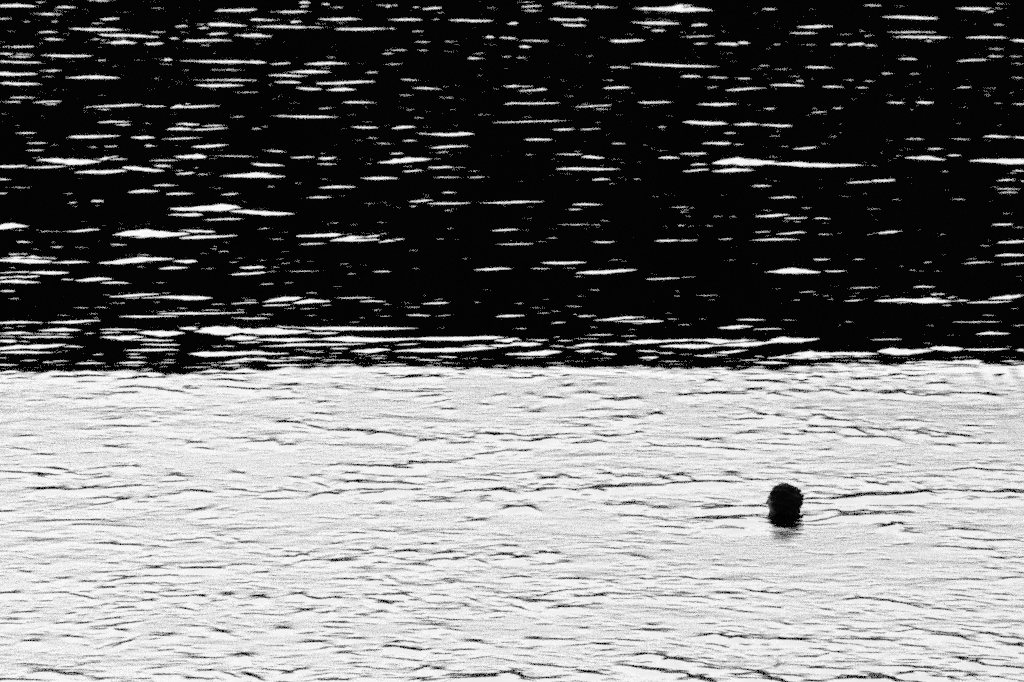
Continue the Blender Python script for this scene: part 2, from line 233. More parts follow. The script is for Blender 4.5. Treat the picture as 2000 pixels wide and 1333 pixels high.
SOFT = 5.0                  # degrees, steepest far side of the soft humps
LIGHT_WAVES = """-867,9479,-816,9464,225,202,15.5,50;-768,9523,-710,9516,380,358,24.8,50;-676,9486,-607,9486,188,189,11.7,50;-925,9377,-823,9356,551,498,38.0,50;
-810,9320,-755,9334,401,384,26.4,50;-819,9239,-754,9215,250,255,15.6,50;-851,9180,-754,9125,281,265,19.1,50;-753,9194,-718,9173,142,150,8.6,50;
-791,9078,-765,9078,173,179,10.8,50;-883,9031,-841,9024,239,222,16.7,50;-834,8948,-805,8948,201,188,14.1,50;-782,8948,-760,8948,268,273,17.4,50;
-741,9051,-719,9051,138,143,8.6,50;-707,9017,-661,9031,409,396,27.6,50;-711,8893,-677,8919,299,296,19.9,50;-704,9194,-635,9194,177,176,11.4,50;
-700,9142,-676,9142,141,149,8.5,50;-707,9428,-684,9424,150,146,9.6,50;-640,9306,-600,9299,254,243,16.7,50;-634,9242,-601,9242,144,147,9.0,50;
-600,9299,-560,9345,146,153,8.8,50;-620,9166,-564,9146,141,149,8.5,50;-553,9222,-524,9215,143,146,8.9,50;-524,9215,-434,9285,466,425,32.2,50;
-578,9017,-530,9017,204,195,13.9,50;-524,8997,-482,9017,238,227,16.2,50;-565,8790,-534,8870,425,462,25.8,50;-537,8886,-430,8835,559,534,38.8,50;
-524,8774,-495,8784,323,342,20.4,50;-453,8740,-404,8740,160,161,10.7,50;-448,8991,-422,8991,237,227,16.2,50;-637,8964,-615,8964,135,146,8.2,50;
-646,8880,-622,8873,133,148,7.8,50;-833,8690,-802,8696,158,160,10.6,50;-785,8678,-732,8684,253,248,17.4,50;-745,8784,-611,8715,449,439,30.9,35;
-743,8641,-709,8635,156,168,9.9,50;-682,8635,-557,8556,465,448,32.9,40;-601,8687,-559,8687,221,218,15.3,50;-548,8678,-522,8672,189,197,12.3,50;
-503,8629,-453,8659,282,286,18.9,50;-461,8629,-397,8592,373,364,26.1,50;-771,8538,-704,8497,213,212,14.7,50;-711,8461,-652,8461,121,135,7.4,50;
-680,8529,-633,8508,243,272,14.9,50;-652,8455,-589,8426,418,409,29.8,50;-586,8420,-549,8420,386,379,27.6,50;-556,8544,-530,8529,244,243,16.9,50;
-532,8491,-437,8485,362,353,25.8,30;-501,8383,-466,8374,177,188,11.6,50;-824,8461,-801,8461,150,163,9.5,50;-821,8354,-729,8354,234,243,15.8,50;
-690,8294,-669,8294,116,128,7.4,50;-657,8331,-635,8340,131,140,8.6,50;-543,8323,-493,8317,117,125,7.7,50;-578,8236,-552,8233,114,131,7.0,50;
-806,8200,-728,8167,337,337,24.2,50;-777,8123,-727,8134,249,280,15.9,50;-732,8167,-636,8145,363,364,26.1,50;-787,8043,-686,7990,270,278,19.2,20;
-725,8059,-707,8059,109,127,6.7,50;-675,8032,-654,8030,109,123,6.9,50;-635,8053,-610,8053,190,203,13.0,50;-583,8059,-551,8059,136,145,9.3,50;
-542,8085,-512,8075,411,462,26.2,50;-525,8064,-375,8011,352,357,25.4,70;-526,7974,-502,7969,133,152,8.5,50;-632,7943,-563,7941,106,118,7.0,50;
-432,8112,-409,8112,111,128,6.8,50;-496,7856,-470,7861,130,149,8.3,50;-489,7806,-470,7806,103,119,6.6,50;-453,7861,-381,7856,155,179,9.9,50;
-709,7844,-657,7851,181,197,12.4,50;-766,7786,-687,7781,407,423,29.5,20;-652,7861,-635,7866,104,123,6.4,50;-649,7756,-628,7751,252,301,15.5,50;
-697,7732,-656,7727,150,180,9.2,50;-657,7717,-561,7702,374,392,27.2,55;-746,7616,-664,7582,315,346,22.0,40;-529,7695,-503,7690,112,127,7.4,50;
-481,7671,-354,7654,197,210,14.2,60;-491,7597,-457,7587,97,111,6.4,50;-458,7568,-373,7554,312,331,22.8,35;-493,7722,-447,7722,101,120,6.2,50;
-698,7485,-676,7489,95,109,6.3,50;-667,7430,-651,7430,93,111,5.9,50;-399,7443,-344,7434,128,141,9.1,50;-702,7345,-642,7353,159,186,10.5,30;
-711,7281,-672,7274,111,125,7.9,50;-659,7266,-615,7283,222,255,15.3,50;-647,7244,-615,7244,132,149,9.4,50;-598,7188,-492,7235,197,224,13.8,70;
-507,7210,-466,7205,175,194,12.6,50;-466,7173,-437,7244,262,303,18.0,50;-463,7193,-386,7210,218,246,15.5,30;-567,7159,-537,7150,129,146,9.2,50;
-542,7059,-523,7063,84,104,5.3,50;-668,7024,-651,7024,83,106,5.0,50;-634,7043,-617,7043,84,107,5.1,50;-622,7000,-610,7000,83,106,5.0,50;
-375,7037,-348,7035,94,110,6.4,50;-567,7096,-551,7096,85,111,4.9,50;-553,7022,-537,7022,83,109,4.8,50;-515,7024,-495,7022,83,109,4.8,50;
-550,6942,-494,6962,183,211,13.0,50;-385,9472,-353,9453,488,520,28.3,50;-351,9413,-317,9413,297,282,19.5,50;-330,9327,-285,9334,255,244,16.8,50;
-329,9435,-291,9435,150,160,8.7,50;-458,9410,-437,9410,149,150,9.3,50;-434,9215,-335,9208,355,325,24.6,50;-280,9392,-249,9399,149,154,8.9,50;
-246,9384,-194,9384,480,444,32.3,50;-240,9334,-200,9334,182,185,11.4,50;-189,9341,-151,9334,256,238,17.2,50;-163,9285,-117,9313,435,395,30.0,50;
-79,9327,-54,9327,146,153,8.8,50;-58,9320,-11,9313,200,186,13.5,50;-59,9384,-36,9406,149,154,8.9,50;-46,9464,-23,9472,151,151,9.4,50;
-307,9180,-266,9146,141,145,8.8,50;-137,9173,-108,9180,247,246,15.9,50;-342,9017,-245,9011,409,380,28.5,50;-446,8991,-381,8991,271,259,18.5,50;
-385,8935,-348,8951,436,443,28.2,50;-341,8893,-302,8906,183,181,12.2,50;-300,8906,-271,8932,200,210,12.6,50;-223,9011,-141,8991,339,316,23.7,50;
-145,9001,-113,9007,204,200,13.6,50;-115,8984,-22,8971,405,378,28.3,50;-103,9078,-66,9071,155,161,9.7,50;-68,9118,-42,9118,157,162,9.8,50;
-153,9071,-135,9071,139,148,8.4,50;-230,8919,-210,8915,134,149,7.8,50;-442,8816,-299,8809,391,375,27.1,50;-301,8765,-184,8771,387,367,27.2,25;
-223,8822,-201,8806,391,438,22.9,50;-190,8784,-168,8838,163,183,9.5,50;-139,8876,-124,8876,133,144,8.1,50;-175,8752,-145,8752,144,149,9.4,50;
-174,8703,-134,8709,191,182,13.5,50;-163,8617,-136,8623,140,142,9.4,50;-222,8712,-199,8709,128,136,8.1,50;-217,8653,-185,8641,126,135,8.0,50;
-83,8784,-55,8771,145,154,9.2,50;-15,8886,13,8906,265,249,18.6,50;-350,8703,-323,8696,127,144,7.5,50;-355,8659,-316,8623,126,139,7.7,50;
-301,8650,-281,8650,141,147,9.2,50;-271,8592,-255,8592,124,142,7.3,50;-426,8589,-381,8595,309,299,21.9,50;-118,8589,-99,8583,155,171,9.4,50;
-52,8580,-25,8574,308,314,20.8,50;-29,8556,14,8544,306,297,21.8,50;-412,8473,-386,8470,121,135,7.4,50;-412,8415,-390,8417,148,158,9.7,50;
-371,8455,-348,8455,120,131,7.6,50;-399,8323,-379,8328,131,148,8.0,50;-165,8449,-122,8461,210,210,14.6,50;-114,8461,-84,8467,195,196,13.5,50;
-101,8406,-73,8397,133,142,8.7,50;-63,8391,-8,8397,148,157,9.7,50;-293,8328,-272,8328,117,125,7.7,50;-286,8244,-268,8244,115,127,7.3,50;
-205,8255,-154,8289,258,294,15.8,50;-154,8261,-122,8266,186,195,12.6,50;-228,8230,-208,8224,142,158,9.0,50;-206,8200,-179,8194,211,217,14.8,50;
-118,8244,-75,8241,142,150,9.7,50;-69,8200,-30,8205,169,183,11.1,50;-75,8112,-33,8091,220,222,15.9,30;-22,8129,8,8129,194,206,13.2,50;
-294,8120,-262,8120,138,147,9.4,50;-155,8064,-128,8075,110,124,7.0,50;-398,8016,-367,8006,296,305,21.1,50;-370,7985,-328,7995,321,375,19.7,50;
-319,7985,-237,7990,375,403,25.6,40;-239,7980,-212,7985,120,137,7.7,50;-201,7974,-156,7985,160,168,11.3,50;-69,7995,-46,7969,120,137,7.7,50;
-295,7894,-265,7902,170,184,11.6,50;-348,7811,-260,7821,410,425,29.8,50;-364,7751,-291,7746,302,337,20.4,50;-222,7793,-189,7836,179,193,12.5,50;
-234,7693,-208,7697,100,123,5.8,50;-167,7678,-129,7663,198,219,13.5,50;-347,7630,-297,7611,268,287,19.3,50;-290,7599,-191,7635,341,365,24.5,50;
-310,7517,-264,7494,331,362,23.5,50;-267,7489,-215,7485,329,357,23.7,50;-88,7575,-64,7587,109,128,6.9,50;-81,7611,-66,7611,98,122,5.7,50;
-153,7531,-89,7494,190,207,13.4,50;-47,7457,-25,7471,105,129,6.4,50;-20,7554,9,7559,156,168,11.2,50;-163,7394,-131,7394,138,154,9.6,50;
-110,7358,-73,7345,136,151,9.7,50;-312,7257,-282,7257,89,105,5.9,50;-239,7270,-170,7253,177,196,12.8,30;-208,7184,-189,7180,87,107,5.5,50;
-307,7157,-290,7157,86,109,5.3,50;-266,7155,-243,7171,119,138,8.2,50;-148,7134,-124,7146,107,128,7.1,50;-123,7102,-105,7109,85,102,5.7,50;
-93,7146,-69,7138,96,115,6.4,50;-135,7014,-112,7010,114,141,7.2,50;-16,7238,9,7248,154,173,11.0,50;-60,7055,-14,7063,84,101,5.6,50;
-330,7051,-220,7022,208,239,14.8,50;-5,9479,56,9486,264,256,16.8,50;9,9348,59,9370,404,375,27.2,50;11,9235,61,9235,286,265,19.6,50;
64,9428,127,9435,633,585,42.6,50;70,9377,197,9313,402,364,27.7,50;136,9421,165,9406,223,212,14.6,50;169,9479,194,9479,151,156,9.1,50;
202,9292,332,9306,616,559,42.5,50;265,9256,358,9256,790,720,54.6,40;400,9327,427,9327,182,179,11.7,50;406,9173,430,9159,211,205,14.0,50;
404,9435,425,9442,150,160,8.7,50;393,9204,406,9204,143,146,8.9,50;429,9278,472,9285,289,263,20.0,50;112,9125,123,9125,140,153,8.2,50;
167,9132,182,9132,140,149,8.5,50;244,9125,262,9159,175,186,10.6,50;54,9024,141,8978,407,395,27.4,35;73,8886,130,8835,428,425,28.6,50;
34,8925,56,8938,150,157,9.4,50;-4,8902,12,8906,233,218,16.3,50;186,8945,289,8886,466,438,32.7,60;200,9011,217,9017,137,147,8.3,50;
292,8848,333,8870,395,372,27.7,50;303,8938,331,8925,167,175,10.5,50;335,8854,362,8854,132,143,8.0,50;221,8727,260,8718,287,277,20.0,50;
175,8641,210,8635,156,159,10.5,50;268,8678,293,8678,158,159,10.6,50;334,8727,363,8703,159,165,10.4,50;387,8774,425,8781,130,134,8.4,50;
260,8568,339,8592,247,245,17.1,50;132,8556,157,8568,154,161,10.0,50;105,8550,120,8556,123,137,7.5,50;-4,8491,71,8479,241,238,17.0,50;
151,8479,219,8491,483,477,33.9,40;108,8441,126,8438,134,142,8.8,50;65,8386,97,8380,147,157,9.7,50;8,8340,34,8345,379,374,27.1,50;
280,8415,316,8420,238,246,16.1,50;316,8403,387,8449,447,461,30.2,50;155,8334,185,8328,117,129,7.4,50;140,8371,150,8371,118,133,7.2,50;
214,8386,228,8383,118,134,7.2,50;238,8368,258,8357,118,129,7.5,50;293,8227,317,8222,114,127,7.2,50;319,8216,350,8211,127,138,8.4,50;
106,8145,132,8145,139,147,9.5,50;111,8222,125,8222,114,130,7.0,50;278,8126,296,8126,111,125,7.1,50;306,8085,333,8080,110,124,7.0,50;
317,8027,353,8048,122,134,8.0,50;-4,8112,36,8118,166,176,11.3,50;-4,8024,25,8022,109,126,6.7,50;-4,7974,12,7974,107,125,6.6,50;
44,8006,64,8006,121,133,8.0,50;169,7990,328,7912,345,353,24.9,30;135,7912,187,7897,210,221,14.8,50;127,7964,144,7964,107,122,6.8,50;
238,7826,261,7831,103,119,6.6,50;240,7732,282,7732,251,265,18.0,50;279,7717,320,7712,200,214,14.1,50;317,7697,353,7697,186,200,13.2,50;
361,7756,380,7761,114,128,7.5,50;362,7948,395,7948,159,171,10.9,50;342,7879,388,7882,117,127,8.0,50;66,7659,85,7663,111,126,7.3,50;
126,7668,148,7668,111,123,7.6,50;86,7559,107,7554,144,175,8.8,50;127,7526,174,7531,262,293,18.0,50;-4,7556,38,7554,144,157,10.2,50;
2,7471,56,7498,212,235,14.8,50;0,7434,39,7430,116,142,7.1,50;18,7391,34,7389,92,117,5.4,50;93,7439,113,7443,93,115,5.7,50;
64,7380,96,7385,103,120,6.8,50;158,7439,181,7432,93,111,6.0,50;119,7351,147,7362,91,110,5.8,50;271,7531,298,7540,167,192,11.1,50;
296,7480,370,7526,260,288,18.2,30;137,7281,165,7274,100,121,6.4,50;168,7266,226,7266,244,277,17.1,40;-7,7248,77,7257,199,218,14.6,50;
76,7184,157,7227,174,199,12.2,40;84,7222,122,7231,241,286,16.0,50;104,7150,141,7150,118,136,8.3,50;248,7231,314,7240,286,313,21.0,50;
312,7233,339,7235,88,105,5.9,50;335,7163,361,7163,162,181,11.7,50;131,7059,152,7059,84,104,5.3,50;199,7045,219,7049,84,104,5.3,50;
3,7024,34,7024,83,104,5.3,50;-40,6938,87,6970,142,165,10.2,50;507,9270,538,9278,198,196,12.7,50;479,9081,531,9081,155,161,9.7,50;
477,8974,497,8978,152,154,9.8,50;426,8841,450,8841,164,168,10.6,50;463,8816,543,8828,424,401,29.8,50;443,8672,506,8653,283,271,20.0,50;
446,8526,472,8550,123,137,7.5,50;405,8397,433,8397,177,184,12.0,50;440,8386,492,8397,162,173,10.6,50;609,9384,659,9377,258,233,17.8,50;
654,9363,721,9363,184,175,12.1,50;682,9472,741,9472,151,161,8.8,50;602,9084,628,9081,139,140,9.0,50;624,9064,736,9037,549,509,38.3,50;
736,9011,799,8994,153,150,10.2,50;603,8945,627,8951,151,158,9.5,50;636,8958,651,8958,135,145,8.2,50;769,9292,874,9306,580,541,39.1,40;
815,9201,849,9228,356,334,24.1,50;848,9450,890,9428,299,283,19.6,50;803,9421,821,9421,149,155,9.0,50;759,8899,794,8906,149,148,10.0,50;
795,8864,832,8867,231,223,15.8,50;802,8809,819,8809,163,172,10.2,50;844,8971,860,8974,136,141,8.5,50;560,8709,599,8703,128,136,8.1,50;
601,8690,704,8678,284,272,20.1,50;522,8641,565,8617,187,195,12.2,50;563,8586,592,8617,279,284,18.8,50;603,8568,718,8568,400,387,28.4,50;
654,8479,677,8491,272,295,17.2,50;717,8556,817,8562,307,297,21.8,50;791,8508,835,8479,393,393,27.3,50;499,8391,538,8432,326,329,22.7,50;
523,8374,573,8432,326,328,22.6,50;551,8374,583,8374,265,275,17.9,50;571,8317,590,8334,117,133,7.1,50;617,8317,641,8311,117,136,6.8,50;
595,8345,622,8380,118,137,6.9,50;730,8297,785,8306,173,176,12.1,50;737,8354,762,8368,118,133,7.2,50;761,8426,778,8432,120,135,7.3,50;
789,8306,813,8306,145,155,9.5,50;455,8250,477,8250,128,142,8.2,50;462,8118,485,8118,111,128,6.8,50;561,8161,576,8158,112,125,7.1,50;
559,8085,638,8069,123,139,7.8,50;587,8091,626,8085,220,262,12.9,50;661,8024,741,8085,245,251,17.4,50;724,8139,755,8134,222,226,15.8,50;
755,8134,792,8137,167,172,11.7,50;739,7985,781,7985,147,154,10.3,50;612,7930,633,7928,119,135,7.6,50;546,7943,563,7943,106,121,6.8,50;
431,7923,491,7897,236,243,17.1,30;380,7882,425,7871,143,151,10.1,50;495,7866,510,7866,104,123,6.4,50;394,7741,436,7727,126,142,8.3,50;
402,7649,426,7649,123,136,8.4,50;472,7673,499,7663,148,160,10.5,50;496,7649,530,7635,99,115,6.3,50;531,7788,568,7793,178,188,12.8,50;
577,7786,603,7786,165,176,11.7,50;709,7796,722,7796,103,122,6.3,50;713,7722,752,7702,150,159,10.7,50;578,7616,597,7620,110,125,7.3,50;
557,7582,581,7573,97,111,6.4,50;358,7578,421,7559,264,284,19.0,70;359,7517,386,7508,118,140,7.6,50;374,7611,400,7611,109,129,7.0,50;
434,7540,480,7535,191,206,13.7,50;480,7531,512,7521,155,169,11.0,50;461,7585,478,7587,97,118,5.9,50;491,7606,506,7597,97,118,6.0,50;
625,7531,657,7526,178,192,12.9,50;654,7517,698,7512,107,120,7.3,50;711,7498,731,7498,106,123,7.0,50;645,7466,681,7452,105,125,6.7,50;
652,7389,674,7394,126,151,8.0,50;691,7439,707,7425,162,199,9.9,50;580,7512,602,7498,118,140,7.5,50;481,7412,499,7409,93,108,6.1,50;
463,7320,480,7322,101,122,6.5,50;518,7387,536,7400,103,120,6.9,50;508,7261,543,7266,188,208,13.6,50;551,7261,582,7270,288,319,20.8,50;
600,7193,624,7188,98,113,6.7,50;597,7253,608,7255,89,111,5.4,50;655,7255,675,7257,133,153,9.1,50;676,7244,709,7240,143,161,10.2,50;
658,7178,673,7173,87,113,5.0,50;396,7150,422,7163,97,116,6.4,50;427,7163,454,7171,140,163,9.7,50;394,7088,430,7117,138,157,9.8,50;
531,7142,546,7138,128,167,7.4,50;496,7159,511,7157,87,112,5.0,50;-524,6907,-490,6911,140,163,10.0,50;-442,6914,-404,6918,261,311,18.0,50;
-407,6883,-368,6907,180,226,11.4,50;-451,6841,-403,6841,236,273,17.1,50;-415,6829,-363,6860,177,210,12.4,50;-484,6819,-465,6825,79,100,5.0,50;
-430,6798,-418,6797,78,102,4.7,50;-641,6783,-603,6779,126,144,9.3,50;-623,6714,-594,6718,76,103,4.3,50;-570,6723,-493,6738,248,286,18.3,40;
-562,6761,-513,6772,192,245,12.1,30;-487,6723,-449,6708,247,285,18.2,50;-452,6690,-383,6716,123,144,8.9,50;-612,6635,-577,6633,120,144,8.6,50;
-609,6535,-571,6535,108,134,7.4,50;-557,6549,-532,6549,73,100,4.1,50;-511,6588,-486,6588,119,146,8.1,50;-462,6599,-445,6610,183,231,12.1,50;
-400,6581,-350,6610,256,300,18.9,30;-373,6539,-346,6535,72,100,4.0,50;-591,6438,-539,6445,122,161,7.6,50;-577,6401,-493,6377,481,597,33.6,50;
-510,6391,-477,6455,243,321,15.1,50;-493,6411,-460,6414,104,130,7.1,50;-620,6320,-575,6324,202,242,15.0,50;-587,6297,-526,6324,151,181,11.3,50;
-532,6287,-515,6290,75,102,4.5,50;-519,6237,-454,6264,280,336,21.0,65;-469,6304,-407,6260,299,358,22.5,35;-441,6337,-403,6320,202,268,12.7,50;
-443,6391,-396,6404,121,155,7.9,50;-415,6455,-370,6438,402,529,25.1,70;-375,6462,-302,6441,114,150,7.1,50;-397,6216,-371,6244,163,201,11.9,50;
-376,6228,-346,6228,82,103,5.7,50;-343,6231,-322,6231,66,89,4.0,50;-345,6198,-262,6192,291,350,22.0,55;-604,6159,-580,6153,112,138,8.2,50;
-595,6063,-537,6050,62,80,4.3,50;-587,5983,-568,5980,121,156,8.4,50;-513,5979,-492,5980,75,100,5.0,50;-526,6079,-515,6082,63,88,3.6,50;
-416,6075,-375,6085,78,96,5.8,50;-438,5996,-398,6012,213,257,16.5,50;-395,5968,-357,5983,136,164,10.6,50;-332,5961,-305,5983,113,139,8.5,50;
-470,5887,-451,5888,88,106,6.9,50;-489,5822,-474,5828,58,77,3.9,50;-467,5834,-448,5837,58,77,3.9,50;-493,5865,-483,5868,58,82,3.5,50;
-379,5801,-292,5801,456,553,36.2,70;-310,5767,-232,5734,308,374,24.7,40;-377,5722,-333,5728,181,227,13.7,70;-334,5666,-284,5677,123,153,9.6,50;
-548,5574,-510,5595,371,463,29.2,30;-496,5534,-460,5531,59,78,4.1,50;-468,5531,-429,5554,144,183,11.0,50;-438,5602,-426,5605,54,71,3.7,50;
-422,5621,-409,5621,54,76,3.4,50;-420,5560,-398,5572,53,71,3.7,50;-417,5496,-333,5508,490,599,40.4,45;-355,5531,-308,5531,221,270,18.2,50;
-346,5452,-280,5491,191,237,15.5,35;-298,5406,-286,5411,62,85,4.2,50;-429,5423,-419,5431,51,71,3.2,50;-511,5413,-493,5413,75,100,5.3,50;
-414,5381,-389,5389,87,116,6.2,50;-341,6848,-318,6844,118,142,8.1,50;-212,6875,-166,6864,198,231,14.2,35;-230,6848,-208,6852,79,103,4.8,50;
-159,6848,-121,6883,238,271,17.6,50;-124,6868,-101,6873,80,101,5.0,50;-83,6895,-65,6899,80,101,5.1,50;-89,6852,-75,6854,79,103,4.8,50;
-128,6779,-85,6761,173,227,10.4,50;-103,6761,-46,6768,327,381,23.8,60;-189,6705,-164,6716,104,130,6.9,50;-144,6672,-114,6666,112,132,8.2,50;
-178,6626,-139,6628,102,128,6.7,50;-105,6563,-43,6603,182,214,13.5,30;-96,6497,-74,6518,116,148,7.6,50;-152,6486,-129,6497,133,161,9.5,50;
-316,6549,-270,6500,143,182,9.4,50;-272,6435,-237,6441,157,196,10.7,50;-237,6421,-211,6435,226,283,15.5,50;-240,6357,-205,6347,110,142,7.3,50;
-316,6354,-269,6327,220,270,15.8,40;-165,6370,-95,6418,361,438,26.2,60;-104,6307,-66,6310,168,203,12.3,50;-132,6257,-103,6267,149,187,10.4,50;
-109,6270,-93,6287,75,101,4.5,50;-54,6260,-36,6264,91,120,5.8,50;-96,6182,-54,6182,97,122,6.8,50;-60,6180,-21,6183,80,98,6.0,50;
-309,6208,-276,6218,163,210,10.9,50;-228,6154,-209,6156,64,81,4.5,50;-179,6172,-127,6162,208,269,14.1,40;-225,6050,-173,6059,170,207,12.9,45;
-217,6072,-194,6085,63,83,4.1,50;-235,5933,-196,5927,111,139,8.3,50;-170,5848,-142,5862,58,76,4.1,50;-82,5985,-60,5991,106,131,8.0,50;
-118,5877,-85,5899,147,181,11.2,50;-116,5819,-101,5828,65,86,4.4,50;-99,5850,-40,5865,145,188,10.2,50;-43,5862,45,5877,146,187,10.4,50;
-200,5623,-180,5627,74,94,5.6,50;-176,5605,-159,5611,54,70,3.9,50;-173,5682,-162,5682,55,77,3.4,50;-272,5563,-250,5564,66,86,4.8,50;
-228,5477,-159,5482,243,304,19.4,50;-189,5417,-133,5488,279,345,22.7,50;-173,5488,-125,5505,116,148,8.9,50;-184,5424,-130,5437,151,189,12.1,50;
-139,5403,-107,5448,138,173,11.1,40;-255,5437,-231,5448,63,83,4.7,50;-221,5378,-183,5400,87,111,6.7,50;-167,5531,-128,5528,52,73,3.3,50;
-83,5440,-66,5445,63,85,4.5,50;-27,5537,13,5554,105,128,8.6,50;-22,5381,29,5392,87,109,7.0,50;221,6946,294,6926,344,388,25.4,30;
285,6911,327,6911,241,273,17.8,50;320,6903,367,6887,220,249,16.2,50;46,6833,86,6837,177,207,12.6,50;82,6833,120,6848,128,148,9.3,50;
172,6844,188,6848,79,100,5.0,50;267,6776,292,6783,126,148,9.0,50;321,6738,347,6742,86,107,5.7,50;10,6679,60,6690,188,229,12.9,50;
84,6650,98,6653,75,96,4.7,50;120,6624,148,6635,111,133,7.9,50;13,6471,31,6481,88,113,5.8,50;47,6479,94,6483,124,158,8.1,50;
82,6448,115,6435,227,284,15.5,50;115,6421,136,6419,78,106,4.6,50;234,6628,279,6639,222,259,16.4,60;272,6617,293,6615,101,121,7.2,50;
201,6486,245,6497,160,191,11.6,50;174,6435,207,6435,174,208,12.9,50;217,6407,226,6407,69,97,3.9,50;210,6340,239,6354,136,171,9.3,50;
238,6364,327,6391,599,725,43.6,45;49,6287,137,6290,216,269,15.4,30;198,6254,237,6284,165,205,11.8,50;233,6260,291,6274,281,353,19.6,50;
89,6143,118,6162,144,179,10.3,50;128,6149,138,6159,80,111,4.6,50;270,6069,302,6069,140,176,10.0,50;290,6151,303,6151,64,85,4.1,50;
169,5971,190,5958,60,78,4.2,50;62,5840,104,5843,130,161,9.9,50;56,5786,81,5782,106,145,6.9,50;170,5801,202,5820,79,100,5.8,50;
177,5776,200,5782,57,77,3.7,50;211,5701,232,5706,62,81,4.5,50;259,5698,303,5722,166,202,13.3,50;39,5601,91,5615,73,98,5.1,50;
36,5557,53,5566,53,74,3.3,50;172,5598,189,5608,73,92,5.7,50;157,5586,168,5586,53,73,3.5,50;34,5452,50,5455,95,130,6.4,50;
80,5410,109,5414,150,205,10.2,50;144,5420,172,5434,138,175,10.9,50;174,5431,195,5440,76,97,5.8,50;209,5442,230,5451,82,104,6.5,50;
189,5488,199,5488,52,69,3.6,50;249,5524,274,5527,84,109,6.3,50;239,5434,303,5440,126,161,9.7,50;423,6922,436,6922,81,104,4.9,50;
377,6635,403,6621,83,105,5.5,50;343,6553,386,6581,163,197,11.6,50;296,6441,335,6441,175,236,10.3,50;307,6407,345,6407,173,228,10.8,50;
307,6354,426,6337,356,426,26.4,40;447,6500,462,6504,71,96,4.2,50;492,6697,524,6697,132,165,8.7,50;549,6705,584,6683,122,153,8.1,50;
596,6727,637,6731,228,267,16.6,50;633,6720,661,6708,208,244,15.1,50;589,6666,610,6672,75,97,4.7,50;510,6553,537,6555,135,159,10.0,50;
525,6465,550,6467,97,124,6.3,50;474,6431,513,6431,209,262,14.3,50;491,6431,528,6411,260,326,17.8,50;549,6391,637,6397,413,494,30.5,60;
379,6107,423,6123,126,155,9.3,50;406,6123,449,6153,238,304,16.5,70;457,6182,471,6185,65,90,3.7,50;502,6256,520,6259,74,91,5.4,50;
589,6260,612,6264,149,202,9.0,50;558,6136,590,6153,127,157,9.4,50;587,6133,599,6133,127,160,9.0,50;545,6031,589,6027,123,167,7.7,50;
547,5986,576,5986,136,185,8.5,50;286,5918,321,5927,148,185,11.0,50;320,5930,333,5932,60,81,3.8,50;309,5807,335,5790,64,82,4.6,50;
485,5899,511,5905,81,105,5.7,50;384,5787,407,5786,78,104,5.3,50;288,5677,322,5686,110,138,8.4,50;321,5677,346,5677,103,130,7.7,50;
302,5719,315,5737,63,85,4.1,50;270,5496,310,5528,116,147,9.1,50;314,5496,338,5502,77,103,5.4,50;363,5491,382,5496,58,77,4.1,50;
378,5499,412,5540,156,196,12.2,50;424,5544,436,5548,59,80,3.9,50;505,5598,532,5607,120,160,8.4,50;521,5563,545,5577,66,86,4.8,50;
493,5403,535,5420,163,208,12.6,50;451,5420,462,5423,50,71,3.2,50;-470,5358,-453,5361,80,105,5.9,50;-507,5287,-481,5282,132,182,8.9,50;
-514,5229,-447,5245,177,228,13.8,50;-513,5218,-447,5211,257,328,20.6,45;-458,5200,-413,5203,151,207,10.6,50;-409,5192,-332,5240,292,366,24.2,45;
-386,5250,-350,5263,119,161,8.3,50;-336,5211,-309,5211,198,256,15.6,60;-346,5133,-313,5149,148,195,11.3,50;-501,5091,-456,5111,90,119,6.9,50;
-467,5096,-425,5096,201,258,16.4,40;-496,5039,-450,5066,165,213,13.4,50;-493,5007,-445,5007,195,275,13.2,50;-432,5031,-414,5031,76,102,5.8,50;
-417,5022,-378,5039,186,242,14.8,40;-393,5000,-358,4997,108,148,7.9,50;-482,4923,-460,4922,79,103,6.3,50;-374,4871,-322,4898,124,162,10.2,40;
-335,4898,-307,4915,47,66,3.2,50;-363,4857,-330,4864,41,56,3.1,50;-333,4866,-274,4866,195,255,16.0,60;-377,4819,-350,4819,41,59,2.6,50;
-339,4744,-247,4765,59,85,4.0,50;-325,4722,-232,4741,107,150,7.8,40;-352,4701,-291,4707,96,132,7.3,35;-257,4694,-209,4684,67,95,4.7,50;
-458,4652,-406,4652,113,162,8.0,20;-411,4652,-361,4669,133,181,10.3,40;-410,4713,-393,4713,39,58,2.5,50;-375,4692,-364,4691,39,57,2.4,50;
-379,4637,-366,4637,38,56,2.4,50;-259,4814,-229,4825,66,87,5.3,50;-251,4839,-230,4848,41,56,3.1,50;-274,5078,-240,5091,111,143,9.0,50;
-273,5253,-260,5254,48,66,3.2,50;-268,5149,-238,5146,194,273,12.9,50;-414,4590,-372,4592,147,205,11.1,50;-450,4566,-410,4568,110,151,8.4,50;
-426,4560,-376,4560,91,137,5.6,50;-447,4538,-372,4536,90,129,6.4,50;-444,4506,-408,4498,151,215,11.0,50;-438,4442,-372,4483,201,279,15.7,30;
-435,4418,-382,4421,112,164,7.6,50;-384,4465,-359,4458,87,136,4.9,50;-363,4595,-308,4598,74,100,6.0,40;-372,4564,-359,4566,64,98,3.7,50;
-362,4572,-322,4574,55,74,4.4,50;-332,4562,-282,4570,255,360,18.8,55;-356,4535,-310,4530,207,303,14.0,50;-328,4512,-286,4512,98,145,6.4,50;
-319,4476,-278,4479,79,115,5.5,50;-329,4435,-276,4440,95,132,7.4,40;-323,4406,-309,4406,55,82,3.8,50;-322,4381,-301,4384,68,102,4.3,50;
